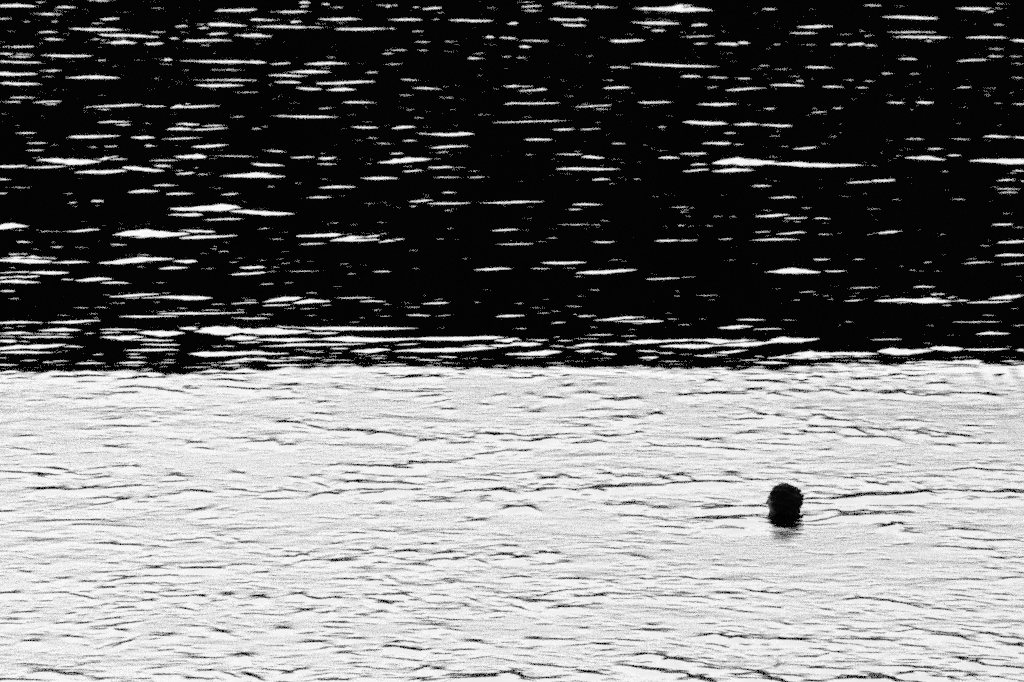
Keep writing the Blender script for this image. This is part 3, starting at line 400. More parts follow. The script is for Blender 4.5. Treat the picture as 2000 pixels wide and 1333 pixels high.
-353,4403,-339,4405,47,70,3.0,50;-329,4342,-300,4345,83,123,5.6,50;-294,4367,-273,4366,42,65,2.5,50;-294,4406,-276,4414,38,62,2.0,50;
-313,4615,-257,4611,102,150,6.8,50;-293,4604,-200,4582,258,356,20.0,60;-278,4582,-217,4570,275,379,21.2,50;-248,4522,-213,4530,224,332,14.7,50;
-236,4494,-211,4493,62,86,4.7,50;-257,4464,-233,4465,61,89,4.2,50;-271,4412,-203,4408,214,299,16.6,30;-245,4354,-201,4367,126,186,8.5,50;
-430,4382,-417,4381,46,67,3.3,50;-232,5183,-213,5192,52,70,3.8,50;-208,5203,-190,5208,47,67,3.0,50;-226,5106,-177,5108,67,100,4.0,50;
-166,5149,-154,5154,46,65,3.1,50;-137,5103,-114,5103,79,106,5.8,50;-99,5131,-88,5132,51,72,3.4,50;-53,5229,-39,5232,59,82,3.9,50;
-40,5121,5,5131,124,166,9.3,40;-254,5096,-235,5096,123,170,8.6,50;-242,4985,-220,4993,48,65,3.7,50;-218,4996,-204,5000,43,61,3.0,50;
-172,4962,-158,4964,43,62,2.8,50;-230,4825,-184,4873,204,269,16.4,55;-230,4796,-198,4801,80,107,6.3,50;-202,4816,-164,4837,192,255,15.4,40;
-167,4862,-123,4862,72,100,5.2,50;-142,4828,-112,4832,81,111,6.1,50;-119,4803,-108,4805,60,90,3.6,50;-195,4764,-173,4770,44,63,3.2,50;
-103,4819,-94,4823,41,58,2.8,50;-75,4847,-60,4848,41,57,2.9,50;-84,4805,-55,4821,96,126,7.8,50;-98,4711,-68,4705,72,99,5.5,50;
-74,4698,-46,4718,43,63,2.9,50;-17,4698,13,4709,106,143,8.4,50;-231,4719,-210,4718,44,60,3.3,50;-230,4686,-218,4686,38,56,2.6,50;
-173,4670,-156,4671,38,57,2.4,50;-245,4598,-77,4602,167,227,13.2,55;-232,4560,-171,4578,274,390,19.7,50;-68,4608,-54,4605,37,57,2.2,50;
-179,4560,-144,4566,109,158,7.6,50;-223,4510,-162,4514,161,223,12.3,50;-167,4515,-79,4515,241,350,16.7,35;-90,4520,13,4528,179,244,14.4,40;
-217,4462,-163,4473,70,98,5.4,50;-200,4469,-120,4481,114,160,8.7,40;-102,4469,-76,4483,57,80,4.4,50;-103,4423,-11,4452,190,267,14.5,60;
-48,4452,13,4481,131,188,9.6,50;-16,4510,13,4494,178,258,12.3,50;-137,4423,-101,4437,164,229,12.7,50;-155,4446,-136,4444,78,117,5.1,50;
-178,4423,-153,4429,47,70,3.2,50;-221,4414,-183,4408,111,157,8.4,20;-156,4409,-137,4409,38,58,2.5,50;-184,4384,-164,4386,76,107,5.9,50;
-155,4388,-143,4384,47,67,3.4,50;-216,4372,-187,4354,75,111,5.1,50;-161,4358,-145,4362,34,50,2.3,50;-120,4369,-100,4377,51,72,3.7,50;
-98,4381,-86,4383,38,54,2.8,50;-83,4363,-54,4360,75,111,5.1,50;-61,4388,-42,4377,59,94,3.1,50;-7,4405,2,4405,60,90,3.8,50;
26,5185,76,5192,173,232,12.8,50;14,5131,42,5131,79,114,5.0,50;92,5217,116,5224,53,70,3.9,50;59,5088,123,5118,202,256,16.7,50;
132,5076,143,5076,45,62,3.1,50;124,5031,162,5041,88,113,7.1,50;156,5042,181,5057,49,66,3.8,50;58,4875,71,4875,41,59,2.8,50;
162,4878,200,4884,42,56,3.1,50;16,4784,31,4784,40,57,2.7,50;56,4703,78,4706,53,72,4.1,50;135,4726,147,4726,39,58,2.5,50;
70,4668,130,4692,172,253,11.1,50;86,4657,135,4660,123,168,9.6,80;135,4678,150,4679,48,68,3.4,50;165,4696,175,4694,39,57,2.4,50;
32,4642,50,4650,66,94,4.6,50;-3,4600,17,4601,37,52,2.7,50;100,4592,110,4594,42,64,2.4,50;193,4673,231,4669,52,71,4.1,50;
178,4607,213,4617,149,211,10.7,50;207,4598,239,4595,60,84,4.5,50;60,4548,91,4554,59,87,3.9,50;33,4532,44,4536,45,68,2.8,50;
49,4520,79,4522,49,75,3.0,50;-9,4508,33,4512,116,161,8.9,50;37,4502,54,4510,58,82,4.2,50;-4,4481,27,4479,158,219,12.4,50;26,4466,48,4462,70,107,4.2,50;
48,4462,80,4483,140,205,9.7,50;76,4476,104,4483,123,176,9.0,50;96,4500,129,4495,195,281,13.9,50;120,4502,214,4505,213,294,16.7,55;
123,4462,178,4471,201,303,12.7,50;174,4471,225,4495,194,288,12.6,50;-4,4403,43,4421,205,296,14.8,65;52,4427,71,4433,112,160,8.3,50;
103,4431,127,4427,69,98,5.1,50;74,4409,87,4405,111,169,6.9,50;104,4380,124,4381,144,219,8.9,50;118,4419,139,4414,69,105,4.1,50;
149,4395,182,4399,94,135,6.7,50;158,4409,201,4438,103,147,7.6,50;42,4386,52,4384,42,65,2.5,50;194,4349,232,4340,83,117,6.4,50;
208,4375,219,4377,42,62,2.9,50;295,5224,318,5229,117,160,8.3,50;334,5224,353,5226,64,84,5.0,50;371,5309,377,5309,49,67,3.3,50;
401,5195,417,5200,64,84,4.9,50;427,5279,438,5279,48,67,3.2,50;437,5185,479,5200,93,124,6.8,50;478,5263,518,5274,143,178,11.9,50;
476,5174,510,5187,104,142,7.3,50;247,5104,300,5098,325,435,24.4,50;297,5108,327,5108,101,140,7.1,50;381,5114,396,5118,56,74,4.3,50;
384,5017,393,5018,44,64,2.7,50;480,5057,491,5056,44,63,2.9,50;308,4943,352,4952,58,78,4.4,50;373,4950,401,4957,96,130,7.1,50;
261,4902,289,4912,52,71,3.9,50;313,4898,328,4896,47,68,3.0,50;356,4899,374,4902,42,62,2.5,50;253,4834,270,4838,46,64,3.3,50;
301,4825,324,4837,76,103,5.9,50;329,4825,407,4825,233,314,17.9,50;333,4865,372,4868,72,107,4.4,50;371,4857,405,4889,165,219,13.0,50;
374,4825,412,4865,153,213,11.0,50;404,4825,422,4834,111,162,7.2,50;410,4805,461,4825,101,139,7.4,50;433,4837,481,4888,205,282,15.1,50;
289,4649,303,4649,38,53,2.8,50;283,4622,291,4622,38,57,2.2,50;358,4623,374,4621,38,57,2.2,50;380,4647,440,4649,52,72,3.9,50;
398,4553,432,4557,109,148,8.8,50;214,4500,265,4520,250,370,16.3,40;303,4512,337,4512,54,77,3.8,50;208,4375,250,4409,110,156,8.4,50;
228,4377,278,4409,297,442,19.7,50;267,4405,308,4406,196,292,13.0,50;306,4423,355,4428,284,409,20.4,35;345,4438,381,4444,199,280,15.2,55;
377,4435,421,4440,104,155,6.7,50;423,4433,437,4435,130,198,7.8,50;270,4427,282,4428,43,65,2.8,50;283,4354,311,4351,42,60,3.0,50;
322,4343,332,4344,42,60,3.0,50;335,4347,363,4347,100,145,7.2,50;358,4340,391,4358,167,263,9.1,50;211,4354,220,4354,38,54,2.7,50;
-531,8905,-508,8910,158,157,10.5,50;170,7171,192,7179,103,129,6.3,50;744,7821,758,7828,112,131,7.0,50;-562,9378,-551,9376,156,153,10.0,50;
347,6045,358,6047,62,81,4.2,50;374,6959,383,6960,93,115,6.0,50;21,5412,41,5413,55,72,4.0,50;-42,5882,-22,5883,69,95,4.3,50;
-245,5521,-231,5524,56,74,4.0,50;-38,6126,-29,6129,64,81,4.4,50;509,7653,518,7653,112,127,7.5,50;-543,8826,-527,8817,156,170,9.4,50;
-306,5364,-297,5368,49,64,3.8,50;-17,4509,0,4506,38,56,2.5,50;-88,8924,-71,8936,134,145,8.2,50;-545,7281,-536,7282,90,106,5.9,50;
184,7218,205,7224,101,124,6.5,50;712,9360,728,9366,148,151,9.0,50;732,7523,752,7517,103,121,6.6,50;-458,6594,-435,6589,81,101,5.5,50;
-31,7507,-11,7515,112,130,7.3,50;505,6692,526,6685,76,95,5.0,50;-316,4744,-308,4744,43,60,3.2,50;-729,7315,-710,7311,90,109,5.8,50;
-13,8569,9,8571,124,134,7.8,50;294,5520,315,5515,57,74,4.3,50;5,5676,29,5673,59,81,3.8,50;177,4843,190,4843,41,58,2.9,50;
206,6854,216,6851,79,99,5.2,50;254,8105,273,8112,119,129,7.9,50;274,4879,287,4882,42,57,3.1,50;-253,4861,-238,4860,42,61,2.7,50;
-861,9056,-845,9058,144,144,9.4,50;-486,6933,-471,6926,95,119,6.0,50;453,9521,470,9508,161,153,10.4,50;-20,5137,1,5138,46,61,3.5,50;
-523,7487,-500,7493,101,122,6.3,50;740,7751,761,7758,104,118,6.9,50;-298,6366,-287,6365,69,87,4.7,50;480,5024,489,5028,45,63,3.2,50;
-426,6597,-410,6596,86,115,5.0,50;-182,7856,-158,7865,113,134,6.8,50;-72,6304,-49,6309,72,92,4.8,50;-63,7930,-53,7930,108,119,7.2,50;
798,9210,819,9217,164,174,9.8,50;486,5424,493,5420,60,78,4.4,50;-241,5107,-221,5109,45,61,3.4,50;-41,9433,-30,9436,177,183,10.7,50;
-510,9174,-496,9165,143,146,9.0,50;-460,7079,-444,7078,99,127,5.9,50;690,7635,700,7634,100,118,6.2,50;-60,9187,-49,9197,144,151,8.8,50;
276,8236,294,8225,122,132,8.0,50;-133,4402,-114,4400,38,58,2.3,50;437,5496,457,5491,52,68,3.7,50;236,8515,255,8526,131,148,7.9,50;
-69,6496,-58,6491,71,93,4.5,50;-689,7275,-669,7277,93,113,5.9,50;-800,8839,-778,8849,143,149,9.1,50;285,5650,301,5647,54,69,4.1,50;
-473,5408,-465,5409,57,74,4.4,50;680,8703,703,8695,134,142,8.5,50;351,5137,358,5134,46,65,3.0,50;-222,4705,-214,4703,39,56,2.6,50;
-719,7782,-700,7786,104,118,6.9,50;-307,5140,-285,5140,49,66,3.6,50;778,8014,786,8009,123,140,7.8,50;181,6860,191,6864,83,100,5.7,50;
145,4875,158,4872,41,56,3.1,50;70,6141,82,6148,67,88,4.3,50;267,5769,287,5768,59,77,4.2,50;-407,6620,-385,6614,74,95,4.7,50;
-333,7365,-312,7368,92,109,5.9,50;534,7767,544,7769,106,128,6.4,50;327,5627,342,5624,54,70,3.9,50;376,9404,401,9415,149,157,8.8,50;
403,7818,420,7809,114,128,7.6,50;-112,5820,-103,5820,58,78,3.8,50;109,9001,133,9011,140,150,8.4,50;699,7310,707,7311,99,121,6.1,50;
-372,6424,-354,6421,74,97,4.6,50;539,8334,547,8338,123,134,7.9,50;-19,8433,-3,8437,129,147,7.8,50;-566,9181,-549,9177,154,150,10.2,50;
-224,6601,-216,6608,76,94,5.2,50;-480,6927,-468,6923,81,99,5.3,50;-473,5894,-459,5889,59,77,4.1,50;71,8020,79,8020,129,143,8.4,50;
-269,4448,-251,4452,35,51,2.6,50;459,6432,472,6429,70,94,4.2,50;-536,7972,-513,7971,111,124,7.2,50;-542,6723,-519,6723,83,108,5.0,50;
556,7350,574,7353,93,111,5.9,50;-239,5916,-231,5913,60,80,4.0,50;-98,6423,-81,6423,70,90,4.6,50;479,8140,500,8141,131,147,8.3,50;
-49,8153,-33,8154,117,128,7.7,50;68,4934,85,4930,48,65,3.6,50;-203,7194,-189,7201,87,102,6.0,50;-457,5810,-444,5816,58,79,3.6,50;
228,7519,243,7525,105,126,6.5,50;469,5369,492,5371,53,71,3.9,50;620,8859,637,8852,132,133,8.7,50;-641,7482,-625,7481,105,119,7.2,50;
726,8642,734,8630,148,154,9.7,50;78,4405,89,4406,34,50,2.4,50;773,8420,785,8429,120,131,7.6,50;448,4757,459,4758,44,63,3.1,50;
-245,6503,-222,6509,73,91,4.9,50;-285,7432,-276,7438,93,116,5.6,50;550,8106,561,8104,111,120,7.4,50;-385,7064,-366,7061,84,107,5.1,50;
-259,8857,-238,8846,148,160,9.1,50;91,8169,112,8169,133,146,8.6,50;62,4424,84,4426,40,60,2.5,50;151,4918,158,4918,50,67,3.7,50;
297,5638,312,5643,62,80,4.6,50;-189,6422,-178,6428,70,94,4.2,50;541,7506,550,7499,95,117,5.7,50;-584,7134,-574,7132,86,101,5.9,50;
-37,4820,-26,4821,41,56,3.0,50;413,4701,435,4704,44,63,3.0,50;240,5098,252,5100,52,72,3.7,50;-100,4778,-79,4780,47,69,2.9,50;
-183,6801,-174,6798,80,99,5.3,50;89,7525,104,7532,105,124,6.7,50;559,9545,578,9559,165,164,10.2,50;546,7202,558,7205,103,121,7.0,50;
869,9232,887,9243,161,169,9.7,50;647,7557,664,7564,113,135,7.1,50;405,7063,428,7061,93,118,5.6,50;512,5599,535,5605,63,82,4.7,50;
-337,8092,-317,8083,123,135,8.1,50;91,9291,101,9284,158,160,9.9,50;-483,8689,-465,8688,145,154,9.2,50;426,8460,450,8462,142,161,8.6,50;
-490,8971,-477,8966,139,138,9.2,50;596,8147,611,8152,122,130,8.2,50;614,8550,630,8558,123,127,8.2,50;596,8857,612,8859,139,147,8.7,50;
520,5451,534,5449,51,67,3.8,50;225,4555,246,4555,40,58,2.7,50;333,6806,350,6812,85,108,5.3,50;204,4668,217,4672,40,57,2.8,50;
174,9248,185,9256,168,172,10.3,50;462,4895,470,4897,44,60,3.3,50;547,8707,564,8700,134,139,8.7,50;-444,9044,-420,9046,143,145,9.2,50;
-662,8424,-640,8431,130,134,8.8,50;-204,6681,-181,6674,86,109,5.6,50;-433,7709,-413,7718,112,134,6.9,50;-144,7593,-134,7594,110,128,7.1,50;
-195,4906,-175,4903,47,65,3.4,50;557,9057,582,9061,138,145,8.6,50;-280,9231,-257,9243,147,144,9.6,50;163,5432,186,5431,51,65,3.8,50;
-564,7228,-543,7223,88,108,5.6,50;-710,9304,-699,9299,156,151,10.2,50;-660,8485,-650,8480,144,153,9.4,50;3,9541,12,9555,178,170,11.4,50;
-369,4903,-358,4903,42,60,2.7,50;352,6892,375,6893,82,105,5.0,50;-826,9468,-806,9468,170,164,11.0,50;601,8493,617,8503,136,144,8.8,50;
107,5208,115,5204,52,68,3.9,50;310,7293,323,7298,90,107,5.9,50;214,8510,230,8511,140,158,8.4,50;214,6466,231,6462,75,94,5.0,50;
323,7614,347,7623,100,116,6.5,50;-314,5292,-303,5293,58,80,3.8,50;665,8264,684,8253,132,150,8.2,50;-307,5880,-290,5879,59,79,3.8,50;
-106,5930,-86,5933,60,80,3.9,50;531,6467,554,6469,82,110,4.9,50;86,5587,98,5585,60,82,4.0,50;-516,5570,-502,5570,53,69,3.9,50;
-266,7754,-251,7754,115,130,7.6,50;554,7544,570,7545,109,132,6.7,50;135,7659,151,7659,117,138,7.4,50;73,5562,84,5565,56,74,3.9,50;
-121,8677,-104,8666,127,139,7.7,50;449,4417,460,4417,34,52,2.1,50;470,8016,481,8011,110,118,7.5,50;-506,7221,-490,7222,88,106,5.7,50;
573,6926,596,6932,87,106,5.8,50;73,7489,85,7498,96,114,6.2,50;177,5752,197,5754,63,83,4.5,50;445,8408,455,8419,141,149,9.4,50;
323,7134,343,7134,86,102,5.7,50;70,6518,89,6522,79,105,4.8,50;-367,4915,-358,4914,47,65,3.4,50;-611,9545,-597,9557,174,172,10.8,50;
646,9340,662,9355,148,152,9.1,50;489,6019,503,6015,63,82,4.3,50;-198,7556,-189,7557,104,125,6.5,50;190,6870,203,6876,87,111,5.4,50;
-179,6355,-165,6350,80,107,4.9,50;-174,6409,-165,6406,82,107,5.1,50;-314,7340,-303,7332,106,128,6.7,50;-499,5529,-485,5532,52,70,3.7,50;
-427,8872,-417,8861,144,146,9.4,50;475,6540,486,6540,72,96,4.3,50;-728,9542,-707,9532,168,171,10.2,50;-508,8539,-499,8539,123,129,8.0,50;
-612,8814,-593,8802,131,142,8.0,50;-476,9462,-463,9454,166,168,10.2,50;-385,4725,-368,4726,41,61,2.5,50;235,8034,258,8039,125,142,7.9,50;
632,8268,647,8266,115,128,7.3,50;-123,4702,-104,4703,43,63,2.9,50;210,8803,232,8798,152,162,9.5,50;153,7135,172,7143,94,120,5.6,50;
-343,6037,-328,6041,71,94,4.6,50;6,5540,24,5545,56,73,4.0,50;271,8279,284,8277,120,136,7.4,50;256,5714,276,5716,64,85,4.5,50;
-617,8891,-607,8882,146,149,9.5,50;-160,7283,-149,7292,94,115,5.9,50;-4,7606,18,7612,98,118,6.0,50;-108,5317,-87,5318,54,73,3.7,50;
-506,6524,-497,6531,78,98,5.2,50;466,6675,484,6677,77,102,4.5,50;-679,8512,-664,8513,125,130,8.4,50;-725,9534,-703,9532,163,169,9.7,50;
-548,8413,-539,8412,138,146,9.1,50;182,5596,199,5592,54,71,3.8,50;-61,5435,-51,5432,60,80,4.4,50;-498,5869,-478,5875,60,78,4.2,50;
350,8688,361,8676,138,140,9.2,50;36,7315,50,7311,103,121,6.9,50;-171,6887,-157,6894,92,118,5.5,50;-379,9457,-360,9450,175,178,10.8,50;
-69,5885,-57,5888,60,77,4.3,50;578,6970,586,6970,94,117,5.9,50;-137,4691,-129,4688,42,60,3.1,50;-148,6393,-135,6390,75,97,4.9,50;
90,5654,107,5652,58,74,4.4,50;114,8787,139,8784,146,149,9.5,50;-100,4614,-89,4613,40,57,2.9,50;-484,5245,-467,5241,47,63,3.5,50;
-808,9495,-794,9500,161,154,10.4,50;135,4408,156,4405,34,52,2.2,50;-414,6081,-402,6078,74,101,4.6,50;463,6465,482,6459,82,108,5.1,50;
-360,4567,-344,4569,38,54,2.7,50;362,8522,371,8513,142,150,9.3,50;-310,8807,-290,8815,131,141,8.1,50;-98,7090,-85,7091,88,110,5.5,50;
-224,7061,-203,7057,89,112,5.6,50;-128,7651,-115,7657,111,134,6.8,50;-242,7995,-225,8001,109,123,7.0,50;105,6943,123,6939,91,114,5.8,50;
575,6009,585,6009,62,82,4.1,50;291,7350,304,7343,106,125,7.0,50;53,6225,76,6223,66,87,4.2,50;612,7266,629,7271,89,109,5.6,50;
-18,7889,1,7895,121,136,7.8,50;1,8101,25,8101,118,130,7.8,50;-202,8784,-190,8773,148,152,9.7,50;-343,7190,-335,7188,96,112,6.5,50;
-306,4773,-292,4776,43,61,3.1,50;-260,7557,-248,7566,109,127,7.1,50;-284,5199,-265,5203,50,65,3.8,50;-455,4433,-445,4437,39,56,2.7,50;
-209,4768,-192,4773,40,55,2.9,50;625,6901,644,6901,91,118,5.6,50;-173,4417,-154,4418,38,55,2.7,50;-184,9248,-170,9241,170,169,10.8,50;
-108,4785,-88,4781,43,63,2.7,50;746,8133,760,8141,114,131,7.0,50;-403,5469,-381,5465,58,81,3.8,50;-486,6267,-473,6263,70,89,4.8,50;
689,8592,698,8598,148,159,9.3,50;-594,7743,-573,7744,117,135,7.5,50;-183,4634,-165,4635,38,53,2.7,50;160,5806,168,5801,64,84,4.4,50;
733,9462,747,9465,155,161,9.3,50;574,8134,585,8127,126,138,8.3,50;73,5115,89,5117,51,67,3.9,50;-78,5774,-61,5771,67,86,4.9,50;
-187,4435,-166,4437,40,60,2.4,50;-238,5150,-223,5152,51,69,3.8,50;-673,6953,-657,6947,82,106,4.9,50;-265,4462,-258,4464,42,63,2.6,50;
-13,7192,0,7192,89,111,5.5,50;241,4942,257,4943,43,60,3.0,50;-493,9322,-473,9321,159,161,9.9,50;-175,4796,-162,4798,45,61,3.4,50;
363,5933,383,5935,60,79,4.1,50;-640,8211,-622,8208,123,134,8.0,50;707,8186,726,8190,131,141,8.7,50;-267,5103,-257,5101,45,62,3.2,50;
92,5557,99,5559,53,69,3.9,50;548,8313,573,8311,135,148,8.7,50;400,6924,412,6925,86,106,5.6,50;-143,5832,-128,5834,61,83,3.9,50;
427,7693,442,7690,111,126,7.4,50;897,9450,911,9440,150,154,9.1,50;-797,9521,-774,9524,156,156,9.7,50;-239,5304,-218,5306,48,65,3.5,50;
-690,7078,-666,7074,85,104,5.4,50;-336,7320,-320,7327,98,117,6.4,50;-106,6507,-96,6502,81,106,5.1,50;658,7447,667,7452,94,116,5.6,50;
140,8546,160,8554,129,137,8.3,50;-240,6491,-223,6494,82,107,5.2,50;-256,6110,-239,6105,68,86,4.8,50;111,7996,125,7989,120,129,8.2,50;
359,8423,379,8414,139,151,8.8,50;-368,9344,-357,9336,151,159,9.1,50;198,4602,204,4598,44,62,3.2,50;-284,6063,-268,6063,74,96,4.9,50;
308,7947,329,7948,107,118,7.0,50;81,7722,90,7716,113,131,7.2,50;97,7087,108,7095,85,102,5.7,50;181,6871,202,6869,94,116,6.2,50;
13,4776,34,4772,40,58,2.6,50;436,9384,444,9380,175,175,11.0,50;526,5728,549,5733,62,79,4.6,50;58,4701,71,4701,39,57,2.7,50;
40,4454,62,4453,36,52,2.6,50;-561,6626,-548,6619,74,96,4.6,50;404,8513,421,8511,137,150,8.5,50;315,8202,329,8210,117,129,7.5,50;
-499,7669,-481,7675,112,133,6.9,50;432,5142,440,5145,48,68,3.2,50;558,8636,566,8638,126,134,8.0,50;176,6536,196,6533,86,113,5.2,50;
-221,9079,-209,9090,161,168,10.0,50;-131,5417,-113,5420,51,69,3.6,50;-254,5218,-240,5223,51,68,3.6,50;884,9244,895,9242,170,166,11.1,50;
106,4709,119,4707,39,57,2.5,50;-383,4422,-376,4425,36,53,2.6,50;-92,5825,-84,5827,58,76,4.0,50;-351,8759,-332,8758,138,143,8.9,50;
496,7544,505,7550,106,122,7.0,50;146,7448,163,7445,100,122,6.2,50;668,8469,689,8476,135,152,8.2,50;239,8508,254,8496,133,141,8.7,50;
-195,5949,-185,5948,63,83,4.3,50;-100,4813,-89,4815,48,69,3.1,50;-452,4502,-437,4499,39,57,2.6,50;-14,9406,-1,9416,153,157,9.2,50;
-153,4651,-130,4651,41,60,2.8,50;-324,4742,-306,4741,41,61,2.6,50;229,5703,246,5700,65,85,4.5,50;-18,5834,-3,5837,58,78,3.8,50;
586,6498,610,6505,73,99,4.4,50;416,6783,425,6783,87,107,5.8,50;80,7968,91,7971,112,121,7.7,50;365,4383,372,4383,39,57,2.7,50;
-816,8993,-793,8981,156,166,9.5,50;348,4484,360,4482,39,57,2.7,50;326,5508,350,5512,52,68,3.9,50;327,8759,339,8757,129,132,8.5,50;
-483,9144,-459,9134,141,142,9.0,50;-523,9264,-507,9254,153,150,10.0,50;-384,6305,-368,6304,72,94,4.7,50;392,5968,404,5970,71,93,4.8,50;
598,6772,605,6766,89,110,5.9,50;-499,6427,-486,6422,70,92,4.4,50;-302,5311,-279,5315,55,74,3.9,50;417,4456,424,4457,35,52,2.3,50;
-380,9344,-358,9351,147,142,9.6,50;-584,7180,-574,7188,95,117,6.0,50;-164,8988,-146,8977,140,139,9.3,50;251,7247,272,7250,97,121,6.0,50;
-152,5875,-132,5871,61,83,3.9,50;866,9395,876,9384,148,153,9.0,50;440,8944,458,8952,157,156,10.4,50;-217,5211,-206,5209,53,72,3.7,50;
-281,7664,-265,7672,99,116,6.4,50;36,7496,49,7503,110,132,6.8,50;-585,7771,-562,7774,102,112,6.9,50;-340,9408,-317,9407,154,155,9.5,50;
-686,7295,-675,7289,100,119,6.6,50;432,8794,453,8789,134,139,8.7,50;153,7887,165,7879,105,124,6.4,50;-755,8420,-740,8419,128,136,8.4,50;
-121,4466,-100,4464,36,53,2.4,50;424,9186,445,9190,142,143,9.1,50;-310,7584,-287,7582,106,121,7.1,50;27,9277,47,9269,153,162,9.1,50;
-98,8813,-89,8815,141,153,8.6,50;816,9382,838,9369,174,179,10.6,50;-159,7174,-137,7181,90,109,5.8,50;-384,4888,-367,4889,42,58,3.0,50;
358,6166,371,6160,64,85,4.1,50;-504,5547,-485,5542,58,76,4.3,50;-756,9257,-736,9269,159,156,10.3,50;-298,9582,-277,9573,175,181,10.4,50;
-303,8476,-287,8483,133,138,8.9,50;103,6097,127,6103,66,87,4.2,50;-438,8521,-422,8524,143,151,9.3,50;384,5720,394,5719,56,72,4.0,50;
-253,7168,-231,7170,89,108,5.7,50;235,4670,255,4667,38,54,2.8,50;254,9129,263,9126,163,159,10.8,50;515,7645,529,7645,101,116,6.6,50;
-582,7867,-570,7864,120,131,8.2,50;-331,9351,-322,9340,147,145,9.4,50;76,7140,98,7146,90,112,5.6,50;-256,7854,-248,7849,104,121,6.5,50;
-206,5646,-196,5649,62,84,4.1,50;67,5812,83,5806,57,77,3.8,50;293,6137,315,6136,65,87,4.1,50;-527,5544,-509,5547,53,67,4.0,50;
-447,7860,-435,7869,119,134,7.8,50;541,6058,563,6062,68,89,4.6,50;-128,4754,-115,4754,46,66,3.1,50;308,8986,327,8994,157,159,10.1,50;
336,7121,356,7113,86,100,5.8,50;79,9289,97,9275,158,153,10.3,50;-112,9447,-99,9441,150,147,9.5,50;434,4620,456,4620,40,56,2.9,50;
-330,9436,-319,9441,150,144,9.7,50;-449,5356,-426,5353,49,64,3.7,50;368,7689,379,7696,116,130,7.9,50;-334,6878,-310,6878,87,108,5.7,50;
66,7396,86,7392,101,123,6.3,50;100,5132,110,5135,50,67,3.8,50;127,9305,145,9308,161,165,10.0,50;162,8659,170,8666,144,146,9.6,50;
43,7717,58,7718,103,116,6.9,50;-300,8811,-278,8820,140,143,9.2,50;-710,8084,-688,8081,131,153,7.9,50;-854,8456,-844,8458,124,139,7.6,50;
542,8408,559,8414,124,129,8.4,50;135,7202,147,7206,89,110,5.5,50;389,5108,405,5110,45,64,2.9,50;-482,5045,-460,5048,45,64,3.0,50;
647,7657,668,7650,100,115,6.6,50;-198,7406,-189,7397,96,116,6.1,50;-151,5169,-139,5171,46,65,3.1,50;196,9424,216,9413,159,152,10.4,50;
-372,6702,-363,6705,82,101,5.6,50;-54,7870,-36,7878,110,121,7.5,50;722,7513,740,7515,104,123,6.7,50;-199,6960,-179,6954,91,108,6.3,50;
-758,8426,-736,8434,120,136,7.2,50;89,4543,112,4542,41,59,2.9,50;-493,5144,-482,5147,52,70,3.9,50;-761,8990,-739,8988,136,144,8.4,50;
333,7574,343,7581,109,126,7.2,50;-498,8613,-490,8615,145,154,9.3,50;-369,5156,-355,5156,54,73,3.9,50;330,5273,340,5277,48,63,3.6,50;
169,5062,180,5064,44,63,2.9,50;385,7057,405,7060,84,99,5.8,50;204,5222,226,5222,47,64,3.4,50;54,8549,64,8543,129,144,7.9,50;
-57,7759,-36,7756,113,128,7.4,50;-382,7025,-359,7031,83,105,5.2,50;32,4743,48,4743,39,55,2.9,50;566,8711,581,8714,129,132,8.5,50;
167,6882,179,6877,83,107,5.1,50;449,6401,463,6397,69,95,4.0,50;0,4810,14,4812,47,67,3.3,50;186,6821,200,6820,79,102,4.7,50;5,6131,19,6127,69,94,4.2,50;
-381,5586,-372,5587,53,69,4.0,50;-447,9166,-437,9177,158,163,9.9,50;-253,4759,-236,4761,42,62,2.7,50;-407,6081,-393,6085,63,82,4.2,50;
-379,5234,-371,5239,51,68,3.8,50;-841,9256,-834,9265,149,150,9.4,50;-344,7710,-325,7705,112,136,6.8,50;375,4544,382,4542,38,58,2.4,50;
-610,9222,-588,9212,144,153,8.6,50;-356,9253,-348,9261,151,157,9.2,50;-796,9502,-785,9489,159,162,9.7,50;281,6361,289,6359,81,109,4.9,50;
-581,6612,-559,6607,74,92,5.0,50;116,6759,127,6752,84,102,5.7,50;532,7319,554,7319,90,106,6.0,50;124,4478,134,4481,39,56,2.8,50;
456,6093,464,6099,63,84,4.1,50;-426,7877,-418,7873,124,138,8.3,50;-170,5447,-157,5452,52,67,3.9,50;-436,4506,-424,4504,39,58,2.5,50;
79,5607,100,5608,63,85,4.3,50;-686,8778,-665,8788,130,139,8.1,50;690,7395,706,7404,96,119,5.9,50;-348,9361,-324,9361,148,152,9.0,50;
542,5437,552,5441,58,75,4.4,50;-485,8651,-475,8656,126,129,8.4,50;-507,6168,-497,6171,64,84,4.3,50;311,4843,331,4847,45,66,2.9,50;
-496,7520,-481,7528,96,115,5.9,50;-290,8420,-274,8414,125,135,8.0,50;-583,7381,-560,7385,97,118,6.1,50;-573,6375,-561,6378,74,101,4.4,50;
138,6159,155,6157,76,96,5.3,50;-362,5205,-349,5208,55,73,4.1,50;229,5951,245,5952,62,85,3.8,50;447,4590,455,4589,40,60,2.5,50;
270,6912,294,6918,81,99,5.3,50;228,6296,247,6294,69,92,4.3,50;575,5960,589,5954,66,89,4.3,50;-743,9545,-719,9532,174,170,10.9,50;
215,8809,233,8801,140,146,9.0,50;-421,9154,-402,9167,141,146,8.7,50;509,8600,528,8608,146,153,9.5,50;-529,8506,-504,8500,142,157,8.8,50;
-649,7386,-633,7388,98,121,6.1,50;102,4641,118,4643,43,62,2.9,50;125,7517,143,7510,111,135,6.8,50;65,4612,77,4609,41,61,2.7,50;
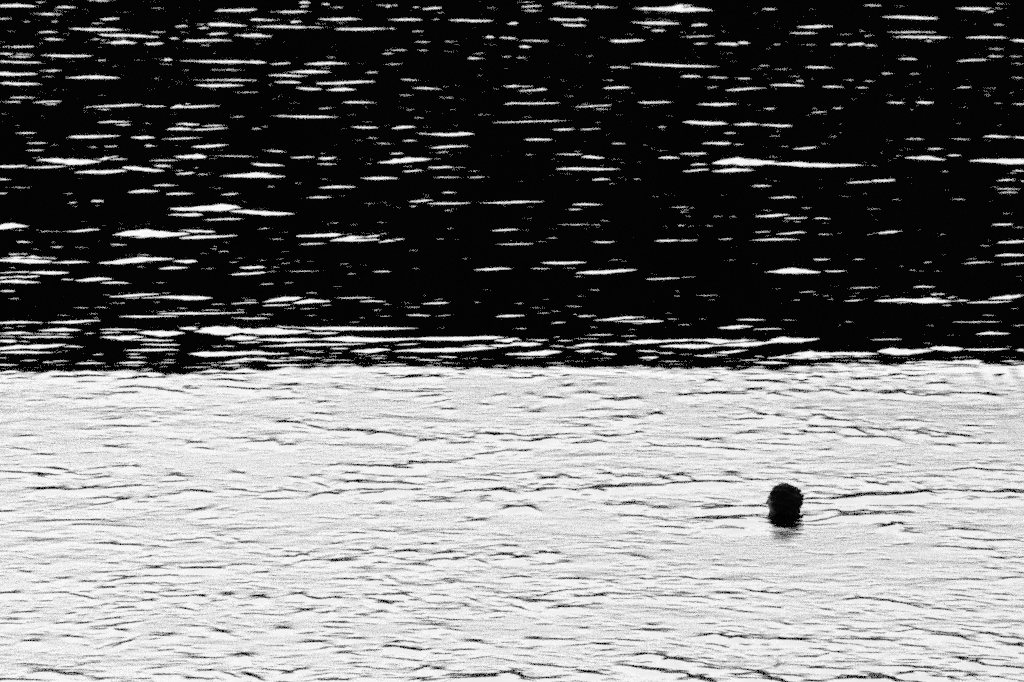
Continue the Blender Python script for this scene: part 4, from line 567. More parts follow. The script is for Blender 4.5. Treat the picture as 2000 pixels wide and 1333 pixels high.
445,5228,465,5232,47,62,3.6,50;-599,6660,-578,6658,75,95,4.9,50;-472,8219,-448,8209,120,126,8.1,50;384,5663,396,5657,55,73,3.9,50;
-431,6461,-421,6468,74,100,4.3,50;422,6337,442,6332,79,103,5.2,50;106,8781,119,8781,135,149,8.1,50;-448,4667,-433,4668,43,62,3.0,50;
-404,6263,-383,6268,69,88,4.7,50;312,6140,321,6137,69,92,4.4,50;196,6464,207,6467,84,110,5.3,50;294,5234,309,5235,53,74,3.6,50;
375,5157,387,5155,47,64,3.3,50;402,5109,423,5106,45,63,3.1,50;-572,9530,-554,9518,177,176,11.0,50;-71,8085,-48,8082,120,129,8.1,50;
-685,8507,-672,8510,122,131,7.8,50;590,8011,598,8003,112,130,6.9,50;366,4445,384,4442,35,53,2.2,50;455,9538,471,9548,158,161,9.6,50;
-354,7572,-335,7574,113,126,7.7,50;-389,4431,-369,4428,36,53,2.5,50;-47,9333,-27,9347,147,154,8.8,50;-860,8553,-840,8559,131,140,8.4,50;
413,8631,423,8641,145,153,9.4,50;-743,8513,-733,8521,140,151,8.9,50;478,6547,500,6552,83,112,4.9,50;-376,9349,-354,9347,172,182,10.3,50;
294,9544,314,9548,155,160,9.3,50;-580,7122,-568,7123,95,116,6.0,50;166,6563,183,6559,73,92,4.8,50;-259,8892,-251,8904,133,134,8.8,50;
45,6419,56,6415,72,99,4.2,50;111,8994,119,8993,136,136,8.9,50;-99,8495,-84,8499,122,129,7.9,50;-744,9269,-727,9257,144,149,8.9,50;
155,6612,174,6609,82,108,4.9,50;-715,7021,-699,7017,89,109,5.8,50;-349,6050,-330,6052,65,87,4.2,50;-37,8887,-14,8895,134,142,8.3,50;
884,8639,907,8631,126,134,8.0,50;128,9314,147,9311,152,152,9.7,50;-29,6456,-20,6453,70,95,4.2,50;435,7474,443,7468,94,116,5.7,50;
-394,8713,-371,8702,148,165,8.9,50;127,6371,138,6371,78,107,4.6,50;12,8069,32,8069,110,119,7.3,50;289,9437,306,9425,158,155,10.0,50;
-893,8626,-882,8634,133,142,8.4,50;-544,8994,-521,8988,145,144,9.5,50;-675,7945,-666,7942,108,127,6.6,50;-512,9234,-500,9242,144,144,9.2,50;
-236,5233,-223,5233,47,62,3.6,50;217,5356,231,5352,49,67,3.4,50;11,6969,31,6966,82,99,5.5,50;40,6208,53,6205,65,82,4.6,50;
-554,8091,-532,8099,126,144,7.9,50;239,8448,255,8444,120,125,8.1,50;-435,9370,-427,9370,167,168,10.5,50;-532,6580,-510,6580,86,106,5.8,50;
484,6389,493,6388,73,95,4.7,50;366,9104,374,9109,164,167,10.4,50;-15,8092,6,8083,110,123,7.1,50;368,5511,387,5510,53,69,4.0,50;
417,6377,432,6377,69,90,4.4,50;144,4629,161,4632,40,57,2.8,50;400,6730,417,6733,87,107,5.8,50;-577,9397,-561,9408,150,153,9.1,50;
121,9474,145,9483,172,168,10.9,50;225,9273,242,9280,145,142,9.4,50;-69,9497,-45,9499,170,163,11.0,50;-606,9394,-584,9407,149,151,9.2,50;
295,6970,316,6964,84,104,5.4,50;-418,6823,-397,6830,79,99,5.0,50;608,6751,615,6749,77,98,4.9,50;54,7818,64,7808,103,122,6.3,50;
-361,4814,-350,4815,40,59,2.6,50;114,6178,138,6178,65,88,3.9,50;-433,7492,-410,7490,104,125,6.6,50;-172,5179,-155,5184,49,65,3.7,50;
-579,8474,-558,8481,121,131,7.7,50;-462,5651,-453,5647,64,84,4.5,50;-279,4810,-258,4811,46,65,3.4,50;-838,9518,-822,9523,153,149,9.6,50;
97,6335,114,6335,68,91,4.2,50;384,9535,392,9522,165,172,9.7,50;259,7996,274,7993,126,149,7.6,50;352,6324,360,6330,76,99,5.0,50;
436,6059,444,6062,66,90,4.0,50;243,6799,252,6797,90,115,5.6,50;530,9143,539,9150,155,161,9.6,50;-150,5631,-128,5633,54,69,4.1,50;
-349,8859,-325,8847,136,137,8.9,50;200,5594,217,5599,54,69,4.0,50;-20,7948,-11,7952,114,136,6.9,50;-544,9412,-526,9419,157,150,10.2,50;
-29,4937,-16,4934,42,62,2.7,50;192,5801,204,5805,68,92,4.4,50;220,8575,233,8565,132,147,8.0,50;-339,4863,-329,4865,47,64,3.5,50;
811,9114,825,9126,154,160,9.5,50;-491,7640,-468,7631,112,127,7.5,50;-74,8625,-62,8635,129,139,8.1,50;-229,7077,-217,7085,85,105,5.4,50;
240,6879,259,6878,82,104,5.2,50;185,5704,197,5700,65,86,4.5,50;26,4844,36,4846,42,60,2.9,50;447,5828,455,5827,62,80,4.5,50;
-554,8567,-531,8565,124,131,8.0,50;-492,8630,-485,8637,139,144,9.2,50;-631,6039,-611,6044,73,94,5.0,50;342,8380,363,8391,123,128,8.2,50;
-134,5811,-116,5810,57,74,4.1,50;-436,6746,-426,6748,83,106,5.2,50;-511,8838,-497,8836,152,160,9.6,50;638,9374,662,9369,177,183,10.7,50;
458,8726,466,8718,143,156,8.7,50;-429,5440,-421,5435,53,73,3.5,50;310,5129,328,5127,48,66,3.4,50;105,7948,119,7954,113,133,6.9,50;
-72,8122,-63,8131,112,120,7.5,50;110,9415,117,9410,150,158,8.9,50;-489,5335,-471,5335,49,67,3.4,50;410,7979,422,7980,113,124,7.5,50;
-806,9143,-787,9150,142,142,9.1,50;411,7649,421,7647,112,125,7.6,50;353,6146,366,6148,64,84,4.2,50;-445,4556,-431,4555,37,52,2.6,50;
-451,7236,-435,7241,99,120,6.3,50;-663,9154,-644,9150,148,156,9.0,50;13,5819,30,5815,60,80,4.1,50;-624,8454,-610,8458,122,126,8.2,50;
-556,8987,-541,8980,162,163,10.6,50;-773,8219,-750,8229,133,144,8.6,50;-729,7606,-716,7601,107,127,6.7,50;636,7813,650,7808,103,113,7.0,50;
-568,6708,-558,6707,86,106,5.7,50;147,6382,159,6385,81,108,5.0,50;-40,7668,-28,7663,99,120,6.0,50;-409,5456,-397,5454,52,72,3.5,50;
-718,9137,-710,9147,141,144,8.9,50;-8,5426,10,5422,56,77,3.8,50;-178,8098,-165,8095,125,136,8.2,50;-355,5720,-334,5724,64,85,4.4,50;
44,4787,67,4785,46,65,3.3,50;379,8725,394,8728,137,139,9.1,50;-19,6467,-10,6464,75,97,4.8,50;-107,5959,-88,5956,64,85,4.3,50;
391,8308,412,8306,138,144,9.3,50;-508,5414,-485,5409,53,70,3.9,50;-39,4491,-19,4493,38,57,2.4,50;-111,6590,-90,6595,73,97,4.4,50;
230,5181,245,5184,50,70,3.4,50;199,4669,221,4672,38,56,2.5,50;258,5484,273,5479,51,66,3.9,50;-257,9481,-242,9476,173,164,11.3,50;
282,4874,298,4870,44,62,3.1,50;-636,8420,-627,8430,130,139,8.5,50;389,6154,402,6159,71,97,4.3,50;710,7437,722,7443,105,126,6.7,50;
-76,5562,-55,5562,60,79,4.2,50;-25,8536,-18,8535,142,158,8.7,50;370,8423,383,8416,123,134,7.8,50;-781,8619,-759,8622,147,151,9.7,50;
-199,5612,-191,5615,60,78,4.3,50;98,7770,117,7763,102,122,6.2,50;-515,8126,-504,8121,117,124,8.0,50;-82,8527,-62,8532,123,133,7.7,50;
-470,4549,-451,4552,36,52,2.6,50;-625,7671,-610,7676,115,132,7.6,50;-587,8425,-576,8421,120,125,7.9,50;-700,7885,-678,7875,122,146,7.4,50;
-413,6303,-399,6297,67,89,4.2,50;55,5056,72,5057,46,64,3.1,50;646,8407,654,8406,128,137,8.4,50;-120,6404,-113,6406,69,95,4.0,50;
52,4718,61,4714,43,63,2.8,50;480,6473,499,6472,82,110,5.0,50;616,7482,636,7488,101,117,6.7,50;-137,6321,-115,6325,79,105,5.0,50;
526,5880,537,5877,59,79,3.8,50;832,9039,854,9046,138,144,8.5,50;-910,9453,-890,9438,150,150,9.4,50;-678,6869,-669,6864,85,110,5.2,50;
-278,5243,-263,5244,47,66,3.2,50;465,6630,475,6631,74,98,4.5,50;470,8930,478,8919,134,135,8.8,50;-318,7775,-296,7779,105,121,6.7,50;
287,4841,297,4842,48,66,3.5,50;-105,7543,-85,7545,114,131,7.6,50;-401,4778,-380,4777,41,57,3.0,50;-653,6892,-634,6889,80,97,5.4,50;
291,8674,306,8682,143,151,9.2,50;-283,4650,-273,4649,38,55,2.6,50;149,8497,170,8492,137,146,8.9,50;-684,9486,-669,9486,179,187,10.6,50;
-59,8148,-51,8144,117,134,7.2,50;-448,4610,-432,4607,44,63,3.1,50;-678,8856,-664,8844,148,161,9.0,50;-161,5079,-147,5082,53,75,3.5,50;
-108,6783,-91,6790,79,99,5.1,50;898,9430,907,9421,155,159,9.4,50;-712,9412,-703,9404,163,158,10.5,50;-73,5787,-54,5792,60,79,4.2,50;
221,9154,239,9150,166,178,10.0,50;655,7076,667,7075,85,109,5.0,50;-40,7539,-31,7544,101,118,6.6,50;-91,8457,-77,8453,133,143,8.5,50;
655,8773,675,8771,135,149,8.1,50;-683,7836,-674,7841,109,130,6.6,50;-752,8326,-744,8333,117,125,7.7,50;-329,4825,-320,4822,41,57,2.9,50;
-383,4779,-362,4777,42,59,3.0,50;49,6669,61,6671,86,107,5.8,50;386,4786,403,4789,48,66,3.5,50;-344,5000,-325,5002,46,63,3.3,50;
-470,5889,-453,5889,68,90,4.5,50;-711,9451,-694,9443,150,149,9.4,50;164,4676,174,4677,41,60,2.7,50;-74,7318,-62,7311,106,128,6.8,50;
-751,9476,-738,9470,170,173,10.4,50;-38,8338,-16,8344,117,129,7.4,50;294,4963,312,4966,43,62,2.7,50;-216,6415,-202,6412,78,107,4.5,50;
579,6233,601,6238,70,89,4.9,50;-243,8754,-232,8748,139,143,9.0,50;239,4420,258,4422,37,56,2.4,50;-660,8490,-641,8499,130,137,8.4,50;
-439,4623,-422,4620,38,55,2.5,50;-44,8561,-24,8570,132,136,8.8,50;155,5935,167,5938,69,93,4.5,50;-83,6481,-67,6474,74,96,4.7,50;
307,4867,320,4871,48,69,3.3,50;589,8159,603,8149,117,132,7.4,50;-357,8394,-346,8387,119,128,7.6,50;-653,7482,-636,7490,95,117,5.7,50;
-1,5414,15,5418,52,71,3.5,50;838,9033,849,9021,143,148,8.9,50;586,6073,607,6069,73,95,4.9,50;-466,4853,-450,4857,48,67,3.4,50;
309,6569,317,6563,87,109,5.8,50;-186,4710,-173,4708,40,57,2.8,50;141,7825,156,7815,121,136,7.9,50;417,5898,439,5895,67,89,4.5,50;
556,5966,568,5965,61,79,4.3,50;-525,8088,-515,8088,112,122,7.4,50;-843,8843,-832,8852,132,134,8.6,50;-443,4399,-430,4401,38,59,2.2,50;
-699,7749,-676,7755,111,124,7.5,50;491,5399,511,5402,58,80,3.9,50;351,8990,371,8991,157,164,9.8,50;-8,7546,10,7554,98,111,6.7,50;
-848,9529,-833,9533,153,148,9.7,50;-823,9283,-800,9279,155,152,10.1,50;65,9293,77,9294,172,177,10.6,50;-90,9432,-73,9442,162,161,10.3,50;
66,8310,82,8308,131,150,7.9,50;-755,9085,-735,9083,156,153,10.3,50;47,5136,68,5139,49,68,3.4,50;810,9245,829,9257,155,151,10.0,50;
-80,6279,-59,6278,69,92,4.3,50;-309,5339,-295,5341,58,77,4.3,50;-85,4883,-77,4883,46,66,3.0,50;-345,4513,-338,4512,36,54,2.2,50;
51,6389,64,6386,69,94,4.1,50;-374,6215,-351,6216,74,95,5.1,50;343,4808,366,4810,42,58,3.1,50;147,9399,156,9411,171,179,10.1,50;
-514,6440,-496,6441,80,110,4.6,50;327,6590,349,6588,87,108,5.8,50;291,7956,312,7954,125,145,7.8,50;-7,9307,13,9312,161,167,9.8,50;
-392,6617,-378,6621,87,108,5.9,50;18,4729,39,4730,41,56,3.0,50;-159,4360,-123,4359,34,49,2.4,52;203,4347,226,4350,41,64,2.5,41;
162,4389,185,4386,34,51,2.2,38;293,4328,329,4331,33,49,2.2,38;-201,4328,-161,4326,33,50,2.2,58;-164,4324,-150,4326,34,52,2.0,65;
-318,4354,-290,4356,34,50,2.3,62;107,4364,116,4363,46,69,3.0,52;-128,4390,-97,4391,46,68,3.0,41;-337,4317,-324,4320,33,49,2.3,34;
-267,4342,-236,4344,41,61,2.7,64;156,4308,192,4309,33,51,2.0,53;-273,4314,-238,4316,48,73,3.1,34;-356,4358,-343,4361,35,51,2.5,57;
-358,4341,-334,4344,48,72,3.2,40;233,4319,246,4317,37,57,2.3,59;27,4310,45,4313,41,62,2.6,38;-241,4351,-202,4351,34,52,2.0,57;
160,4380,205,4377,34,53,1.9,56;260,4359,284,4361,34,51,2.2,56;-205,4323,-176,4324,48,69,3.5,37;116,4332,147,4333,47,74,2.6,64;
406,4381,422,4381,34,49,2.4,65;-121,4347,-82,4346,33,53,1.9,65;-135,4375,-113,4375,34,50,2.3,36;-38,4352,-23,4351,34,51,2.1,54;
-324,4347,-295,4347,37,59,2.1,33;-214,4359,-171,4358,35,50,2.6,54;-66,4336,-56,4334,41,60,2.8,60;-291,4316,-278,4320,33,50,2.2,41;
-424,4330,-404,4330,48,75,2.8,59;-191,4362,-164,4361,34,49,2.4,33;189,4313,216,4317,33,48,2.4,54;-172,4362,-132,4362,37,55,2.6,60;
199,4391,218,4389,47,68,3.4,42;-73,4343,-56,4340,41,63,2.5,39;-71,4345,-46,4343,33,49,2.4,64;-444,4340,-397,4339,33,52,1.9,45;
-248,4330,-220,4329,41,58,3.0,42;-257,4300,-236,4300,33,55,1.5,42;182,4319,193,4318,41,60,3.0,41;-191,4374,-144,4375,49,75,3.1,58;
-197,4373,-187,4375,41,59,2.9,69;403,4389,414,4386,34,53,2.0,33;105,4310,116,4312,40,60,2.6,35;289,4385,310,4385,42,64,2.6,35;
305,4380,346,4377,34,53,2.0,43;-202,4325,-162,4322,33,48,2.3,32;319,4365,356,4369,45,71,2.5,57;31,4352,71,4353,46,73,2.6,36;
-72,4321,-62,4325,35,53,2.1,50;-149,4355,-139,4354,36,56,2.1,53;-306,4301,-289,4304,48,74,2.8,40;391,4309,402,4310,41,66,2.1,62;
407,4341,435,4339,38,59,2.2,54;176,4367,215,4370,34,50,2.3,57;-333,4326,-318,4323,33,49,2.3,54;-118,4352,-93,4351,34,48,2.5,59;
-163,4325,-140,4326,40,64,2.2,63;-202,4353,-182,4356,38,57,2.5,36;-303,4338,-282,4341,34,51,2.1,51;-108,4329,-82,4330,34,51,2.2,49;
-214,4365,-203,4366,34,52,2.0,70;273,4358,304,4357,42,66,2.5,59;-186,4333,-146,4336,47,70,3.1,65;-166,4383,-147,4382,49,75,2.9,60;
-52,4308,-32,4308,33,54,1.6,34;370,4381,386,4379,50,78,2.9,53;390,4315,432,4318,44,64,3.0,66;388,4318,410,4316,35,52,2.4,48;
284,4361,310,4360,34,48,2.5,31;328,4334,350,4334,43,62,3.1,47;266,4385,295,4386,34,52,2.1,40;-389,4349,-374,4346,47,67,3.5,50;
-234,4377,-214,4374,34,48,2.5,56;381,4326,423,4327,35,55,2.0,45;-360,4338,-328,4341,33,49,2.4,41;-233,4326,-216,4324,37,57,2.2,42;
-199,4376,-157,4380,49,75,2.9,52;-393,4355,-373,4352,40,60,2.7,66;-359,4290,-349,4292,33,60,0.7,32;123,4355,138,4355,34,48,2.5,54;
375,4311,383,4308,33,52,1.8,50;359,4381,388,4379,37,54,2.6,65;99,4323,116,4322,49,75,2.9,31;318,4355,351,4355,34,52,2.0,63;
86,4315,106,4316,40,60,2.6,37;-254,4329,-239,4328,47,71,2.9,68;337,4330,362,4334,33,51,2.0,67;316,4327,331,4325,45,68,2.8,48;
330,4339,375,4340,33,48,2.4,32;-30,4369,-11,4369,34,49,2.4,48;-390,4358,-365,4357,34,52,2.0,48;-222,4380,-177,4383,34,53,2.0,64;
299,4320,313,4318,48,71,3.2,65;187,4342,199,4340,33,49,2.3,53;339,4324,384,4324,33,50,2.2,70;-384,4358,-362,4359,48,75,2.7,48;
-245,4321,-206,4322,33,48,2.4,40;-242,4312,-216,4313,43,68,2.5,69;320,4348,363,4345,49,71,3.5,36;248,4373,258,4375,34,51,2.2,66;
52,4374,91,4377,38,57,2.6,60;197,4366,237,4367,49,75,3.0,35;-412,4360,-387,4364,49,73,3.3,46;-71,4385,-35,4382,42,62,2.8,47;
-118,4326,-81,4327,38,56,2.6,38;-98,4382,-69,4378,34,50,2.3,31;-323,4327,-298,4325,41,58,3.0,45;-4,4381,41,4382,44,66,2.7,52;
57,4310,93,4312,33,52,1.8,62;-235,4379,-215,4380,34,49,2.4,48;-439,4307,-400,4304,33,50,2.1,31;357,4355,371,4355,44,68,2.6,66;
414,4324,425,4326,49,75,3.0,58;239,4371,260,4372,34,51,2.1,52;277,4318,300,4315,33,50,2.0,62;174,4360,218,4362,42,63,2.7,50;
-405,4313,-372,4311,33,52,1.8,31;115,4355,133,4351,34,50,2.2,41;330,4317,341,4319,33,51,1.9,70;124,4355,156,4355,34,48,2.4,69;
-243,4347,-226,4348,43,63,3.0,41;-306,4348,-268,4350,33,49,2.4,36;63,4358,79,4361,34,51,2.1,67;-145,4327,-126,4330,43,62,3.2,53;
-68,4340,-26,4339,33,48,2.4,48;-247,4324,-211,4327,48,70,3.3,57;-283,4300,-272,4298,48,85,1.3,31;344,4310,380,4314,45,71,2.5,67;
-109,4311,-73,4311,33,51,1.9,48;367,4365,395,4366,34,52,2.0,49;-54,4373,-11,4376,34,49,2.4,51;241,4382,282,4382,47,72,2.7,65;
168,4354,192,4355,34,52,1.9,34;-302,4344,-274,4347,33,53,1.9,69;21,4341,47,4338,42,64,2.7,57;-141,4337,-104,4338,33,52,2.0,48;
-370,4338,-331,4342,33,48,2.5,50;-442,4330,-401,4331,43,66,2.6,46;-8,4377,26,4376,34,48,2.5,48;396,4353,432,4352,46,65,3.5,62;
-21,4321,1,4320,47,72,3.0,67;-366,4286,-353,4286,33,59,0.8,52;-162,4349,-146,4353,43,67,2.5,55;231,4338,275,4336,40,58,2.8,65;
-174,4328,-160,4327,33,51,2.0,47;-101,4376,-64,4376,34,48,2.5,56;-393,4328,-358,4331,33,51,2.1,54;219,4378,244,4377,48,68,3.5,65;
495,4659,548,4676,133,182,10.3,40;-509,4752,-488,4757,44,62,3.2,50;628,6257,669,6286,166,206,11.8,50;-949,8163,-917,8158,126,137,8.3,50;
1037,9223,1087,9251,429,392,29.7,50;-862,7245,-851,7247,89,111,5.4,50;1128,9032,1176,9045,411,397,27.6,50;-823,7600,-773,7581,266,285,19.1,50;
1059,8302,1077,8302,116,128,7.4,50;-600,4763,-509,4785,59,85,4.0,50;1276,9612,1333,9605,387,362,25.2,50;-566,4303,-556,4303,57,93,2.8,50;
883,8053,922,8032,217,220,15.7,30;-628,5767,-606,5773,57,77,3.7,50;1002,7608,1048,7589,267,286,19.2,50;-919,7192,-903,7188,87,113,5.0,50;
1088,8231,1129,8237,171,184,11.2,50;-1062,8303,-1037,8297,116,136,6.8,50;1096,9341,1194,9320,547,496,37.7,50;-1032,7904,-963,7901,105,117,7.0,50;
773,6233,808,6243,164,212,10.9,50;-738,6393,-702,6383,112,144,7.3,50;1200,9238,1304,9309,468,426,32.4,50;-904,6525,-878,6525,72,99,4.0,50;
862,7546,879,7549,96,117,5.9,50;-748,5434,-729,5434,76,101,5.4,50;753,7180,778,7197,119,138,8.2,50;-471,4361,-444,4358,42,61,3.0,50;
1023,7818,1061,7823,180,188,12.9,50;-927,6738,-871,6746,325,379,23.6,60;548,4836,572,4848,76,103,5.9,50;-640,5992,-614,6014,114,141,8.5,50;
932,8103,1010,8087,124,139,7.9,50;-1076,8528,-1056,8522,152,170,9.3,50;584,5573,595,5573,53,73,3.5,50;-1276,9546,-1216,9546,153,162,8.9,50;
1081,8608,1107,8602,310,316,20.9,50;-828,6084,-776,6094,172,210,12.9,45;591,5198,676,5246,293,366,24.3,45;-984,8513,-907,8501,243,239,17.0,50;
950,8155,975,8155,139,148,9.5,50;-860,8105,-810,8116,248,279,15.8,50;560,4807,599,4847,152,212,10.9,50;-925,8909,-905,8905,134,149,7.8,50;
1023,8722,1141,8728,383,365,27.0,25;-1245,9432,-1224,9432,150,151,9.3,50;1055,8085,1072,8085,110,128,6.8,50;-579,5373,-554,5381,86,116,6.2,50;
1084,8070,1113,8081,110,124,7.0,50;-691,5999,-670,6005,106,132,8.0,50;814,7481,871,7509,212,236,14.8,50;-1158,8543,-1114,8549,306,297,21.7,50;
819,6133,850,6152,143,178,10.3,50;-611,5446,-558,5459,152,190,12.2,50;611,5841,700,5856,145,185,10.4,50;-689,5359,-653,5381,86,111,6.7,50;
491,4331,507,4325,50,71,3.7,50;-1037,8805,-901,8735,451,440,31.0,35;537,4494,598,4498,160,222,12.2,50;-864,7675,-829,7675,185,200,13.1,50;
939,7040,970,7040,84,104,5.3,50;-949,7809,-875,7804,307,340,20.7,50;688,5422,718,5426,151,206,10.2,50;-926,7436,-876,7463,210,234,14.7,50;
551,4413,565,4413,56,82,3.8,50;-880,7445,-830,7472,210,234,14.7,50;490,4282,515,4292,81,145,2.2,50;-890,7961,-809,7966,372,401,25.4,40;
1004,7529,1035,7519,154,169,11.0,50;-667,6278,-632,6308,167,207,11.8,50;1000,7519,1026,7510,119,140,7.6,50;-654,4809,-645,4814,40,58,2.7,50;
652,6281,706,6238,297,356,22.3,35;-710,5898,-698,5899,59,80,3.8,50;1021,8359,1049,8359,176,183,11.9,50;-591,4395,-538,4399,111,163,7.5,50;
764,7163,781,7163,87,109,5.3,50;-584,4330,-556,4334,83,123,5.6,50;949,7746,975,7751,101,124,5.9,50;-678,6448,-653,6462,228,285,15.6,50;
917,8751,936,8735,384,434,22.5,50;-837,6208,-783,6199,211,272,14.1,40;739,6612,777,6614,101,128,6.7,50;-950,7817,-870,7812,410,425,29.8,20;
758,7523,780,7509,119,141,7.6,50;-805,7399,-782,7392,92,111,5.9,50;623,4834,652,4839,81,111,6.1,50;-1038,8670,-1003,8664,157,168,9.9,50;
1109,9298,1141,9305,199,197,12.8,50;-762,5941,-749,5943,60,82,3.8,50;1043,9021,1061,9021,137,147,8.3,50;-568,4563,-518,4571,256,360,18.8,55;
1017,8397,1045,8388,133,142,8.7,50;-743,7092,-725,7098,85,102,5.6,50;988,7722,1029,7708,125,141,8.3,50;-981,7237,-948,7233,143,161,10.2,50;
575,4867,609,4873,41,56,3.1,50;-849,6726,-819,6714,209,244,15.2,50;1066,9014,1084,9021,137,147,8.3,50;-594,4448,-515,4459,113,159,8.6,40;
1016,8361,1038,8361,118,126,7.7,50;-1034,8538,-1012,8562,123,137,7.5,50;1206,9002,1223,9005,137,142,8.6,50;-980,7272,-942,7281,245,289,16.2,50;
521,4357,567,4370,126,186,8.5,50;-973,7060,-943,7060,84,104,5.3,50;679,6838,727,6838,236,273,17.1,50;-988,7474,-937,7501,212,235,14.8,50;
899,8669,1011,8590,468,450,33.1,40;-970,8480,-928,8491,211,211,14.7,50;686,5624,707,5629,74,94,5.6,50;-501,4458,-460,4461,79,115,5.4,50;
933,9235,963,9242,250,248,16.1,50;-879,7298,-850,7291,101,122,6.4,50;1141,9158,1194,9158,158,162,9.9,50;-982,7837,-967,7837,104,123,6.3,50;
578,5534,613,5574,157,199,12.2,50;-689,5406,-627,5411,125,160,9.7,50;571,4843,612,4863,194,256,15.6,40;-582,5218,-560,5223,117,160,8.2,50;
600,4820,630,4825,81,110,6.1,50;-668,6128,-649,6129,64,80,4.5,50;709,6229,739,6239,147,186,10.3,50;-769,7158,-748,7175,119,138,8.2,50;
452,4446,486,4467,140,204,9.6,50;-535,4707,-505,4701,72,99,5.5,50;558,4363,579,4366,67,101,4.3,50;-1150,8674,-1123,8667,127,144,7.4,50;
711,5414,778,5485,279,345,22.7,50;-729,6135,-705,6128,111,136,8.2,50;991,7834,1009,7834,104,119,6.6,50;-833,7327,-773,7336,158,185,10.5,30;
982,8801,1028,8881,426,462,25.9,50;-805,7782,-787,7782,102,118,6.5,50;895,8515,917,8515,152,165,9.6,50;-573,4832,-541,4839,41,56,3.1,50;
587,4487,615,4471,176,256,12.2,50;527,4982,561,4980,107,147,7.8,50;-954,8172,-930,8172,113,129,6.9,50;1097,9174,1195,9167,352,323,24.5,50;
-1006,7343,-979,7354,91,110,5.8,50;518,4651,568,4654,123,168,9.5,80;-1108,8977,-1079,8977,203,189,14.2,50;601,5209,647,5212,152,207,10.7,50;
-584,4543,-550,4551,226,334,14.9,50;523,4715,543,4714,44,60,3.3,50;-618,5106,-607,5107,51,71,3.4,50;796,6659,821,6645,84,105,5.5,50;
-970,8117,-940,8106,414,465,26.4,50;500,4575,531,4572,59,83,4.5,50;-633,4653,-573,4655,52,72,4.0,50;563,4896,576,4896,42,59,2.9,50;
-1079,9313,-1045,9313,146,148,9.1,50;432,4281,461,4285,121,225,2.4,50;-656,5398,-606,5409,87,109,7.0,50;778,6777,836,6784,329,382,23.9,60;
-584,4832,-568,4835,46,64,3.3,50;736,7186,762,7198,98,116,6.5,50;-699,6100,-687,6103,63,88,3.7,50;966,9314,991,9335,146,153,8.8,50;
-685,5889,-598,5904,147,188,10.5,50;536,4675,548,4674,38,57,2.4,50;-919,7221,-893,7224,88,104,5.8,50;1003,7897,1047,7886,144,152,10.1,50;
-482,4375,-470,4377,38,54,2.8,50;579,4812,629,4863,203,280,15.0,50;-907,7507,-879,7497,118,140,7.5,50;681,6281,700,6284,75,92,5.4,50;
-1102,8146,-1072,8135,417,467,26.5,50;747,7056,794,7064,84,101,5.6,50;-727,6220,-695,6230,163,211,10.9,50;699,5954,717,5951,120,155,8.3,50;
-528,4710,-467,4716,97,133,7.4,35;699,6811,740,6792,175,228,10.5,50;-1123,8278,-1102,8278,116,124,7.6,50;685,6570,724,6521,144,183,9.5,50;
-814,7353,-783,7358,102,120,6.8,50;466,4286,487,4290,65,115,1.9,50;-1116,8841,-1091,8834,132,147,7.7,50;1177,8870,1212,8876,148,148,9.9,50;
-638,5162,-619,5171,52,69,3.8,50;881,8438,912,8443,194,195,13.5,50;-870,7085,-849,7085,85,105,5.4,50;831,8171,857,8166,210,216,14.7,50;
-825,6294,-802,6297,150,204,9.0,50;859,6672,934,6697,122,143,8.9,50;-671,5123,-628,5133,124,166,9.3,40;742,7230,770,7223,99,120,6.3,50;
-867,6508,-846,6518,134,162,9.5,50;464,4302,485,4306,65,102,3.8,50;-622,5004,-605,5004,76,101,5.8,50;1039,9188,1125,9133,281,265,19.1,50;
-641,5123,-622,5123,124,171,8.7,50;697,5397,727,5411,137,174,10.8,50;-848,6702,-828,6707,76,97,4.8,50;836,7807,890,7814,179,196,12.3,50;
-796,7238,-719,7256,221,248,15.7,30;1012,8403,1087,8450,447,461,30.2,50;-713,5210,-699,5216,64,84,4.9,50;756,6527,783,6523,72,99,4.0,50;
-928,8733,-886,8733,224,219,15.4,50;553,4703,584,4723,44,63,2.9,50;-803,6110,-778,6129,142,177,10.3,50;533,5055,544,5053,44,63,2.9,50;
-970,8213,-938,8219,184,194,12.5,50;1124,9183,1147,9169,212,205,14.0,50;-947,7713,-903,7694,149,158,10.7,50;886,7427,904,7440,104,121,6.9,50;
-965,9082,-944,9082,139,144,8.7,50;712,5497,758,5497,219,267,18.0,50;-930,6940,-917,6940,81,105,4.9,50;920,7290,968,7308,224,256,15.4,50;
-848,6567,-811,6567,109,134,7.5,50;890,7699,936,7699,100,120,6.1,50;-631,4821,-553,4821,232,314,17.9,50;930,8372,940,8372,118,133,7.2,50;
-1130,8267,-1105,8262,115,128,7.3,50;911,7145,996,7187,173,198,12.1,40;-995,7808,-915,7803,409,424,29.7,20;586,4556,597,4560,45,68,2.8,50;
-858,7158,-783,7200,173,198,12.1,40;639,6289,662,6292,150,204,9.0,50;-578,4837,-533,4837,71,99,5.1,50;444,4322,460,4319,37,54,2.6,50;
-1034,9430,-1014,9430,150,150,9.3,50;1004,8949,1023,8946,135,150,7.9,50;-1128,8676,-1089,8683,189,181,13.4,50;703,7180,788,7222,174,199,12.2,40;
-576,4809,-561,4809,40,58,2.7,50;1082,8309,1175,8309,232,242,15.7,50;-633,5801,-614,5804,57,76,3.9,50;498,4921,519,4920,79,103,6.3,50;
-1138,9028,-1106,9034,205,201,13.6,50;962,9032,984,9032,137,143,8.6,50;-935,8254,-907,8248,214,219,14.9,50;744,6250,803,6263,280,353,19.5,50;
-1062,8595,-1020,8559,124,138,7.6,50;571,4908,585,4905,47,68,3.0,50;-600,5624,-588,5624,54,76,3.4,50;633,5920,652,5922,89,107,7.0,50;
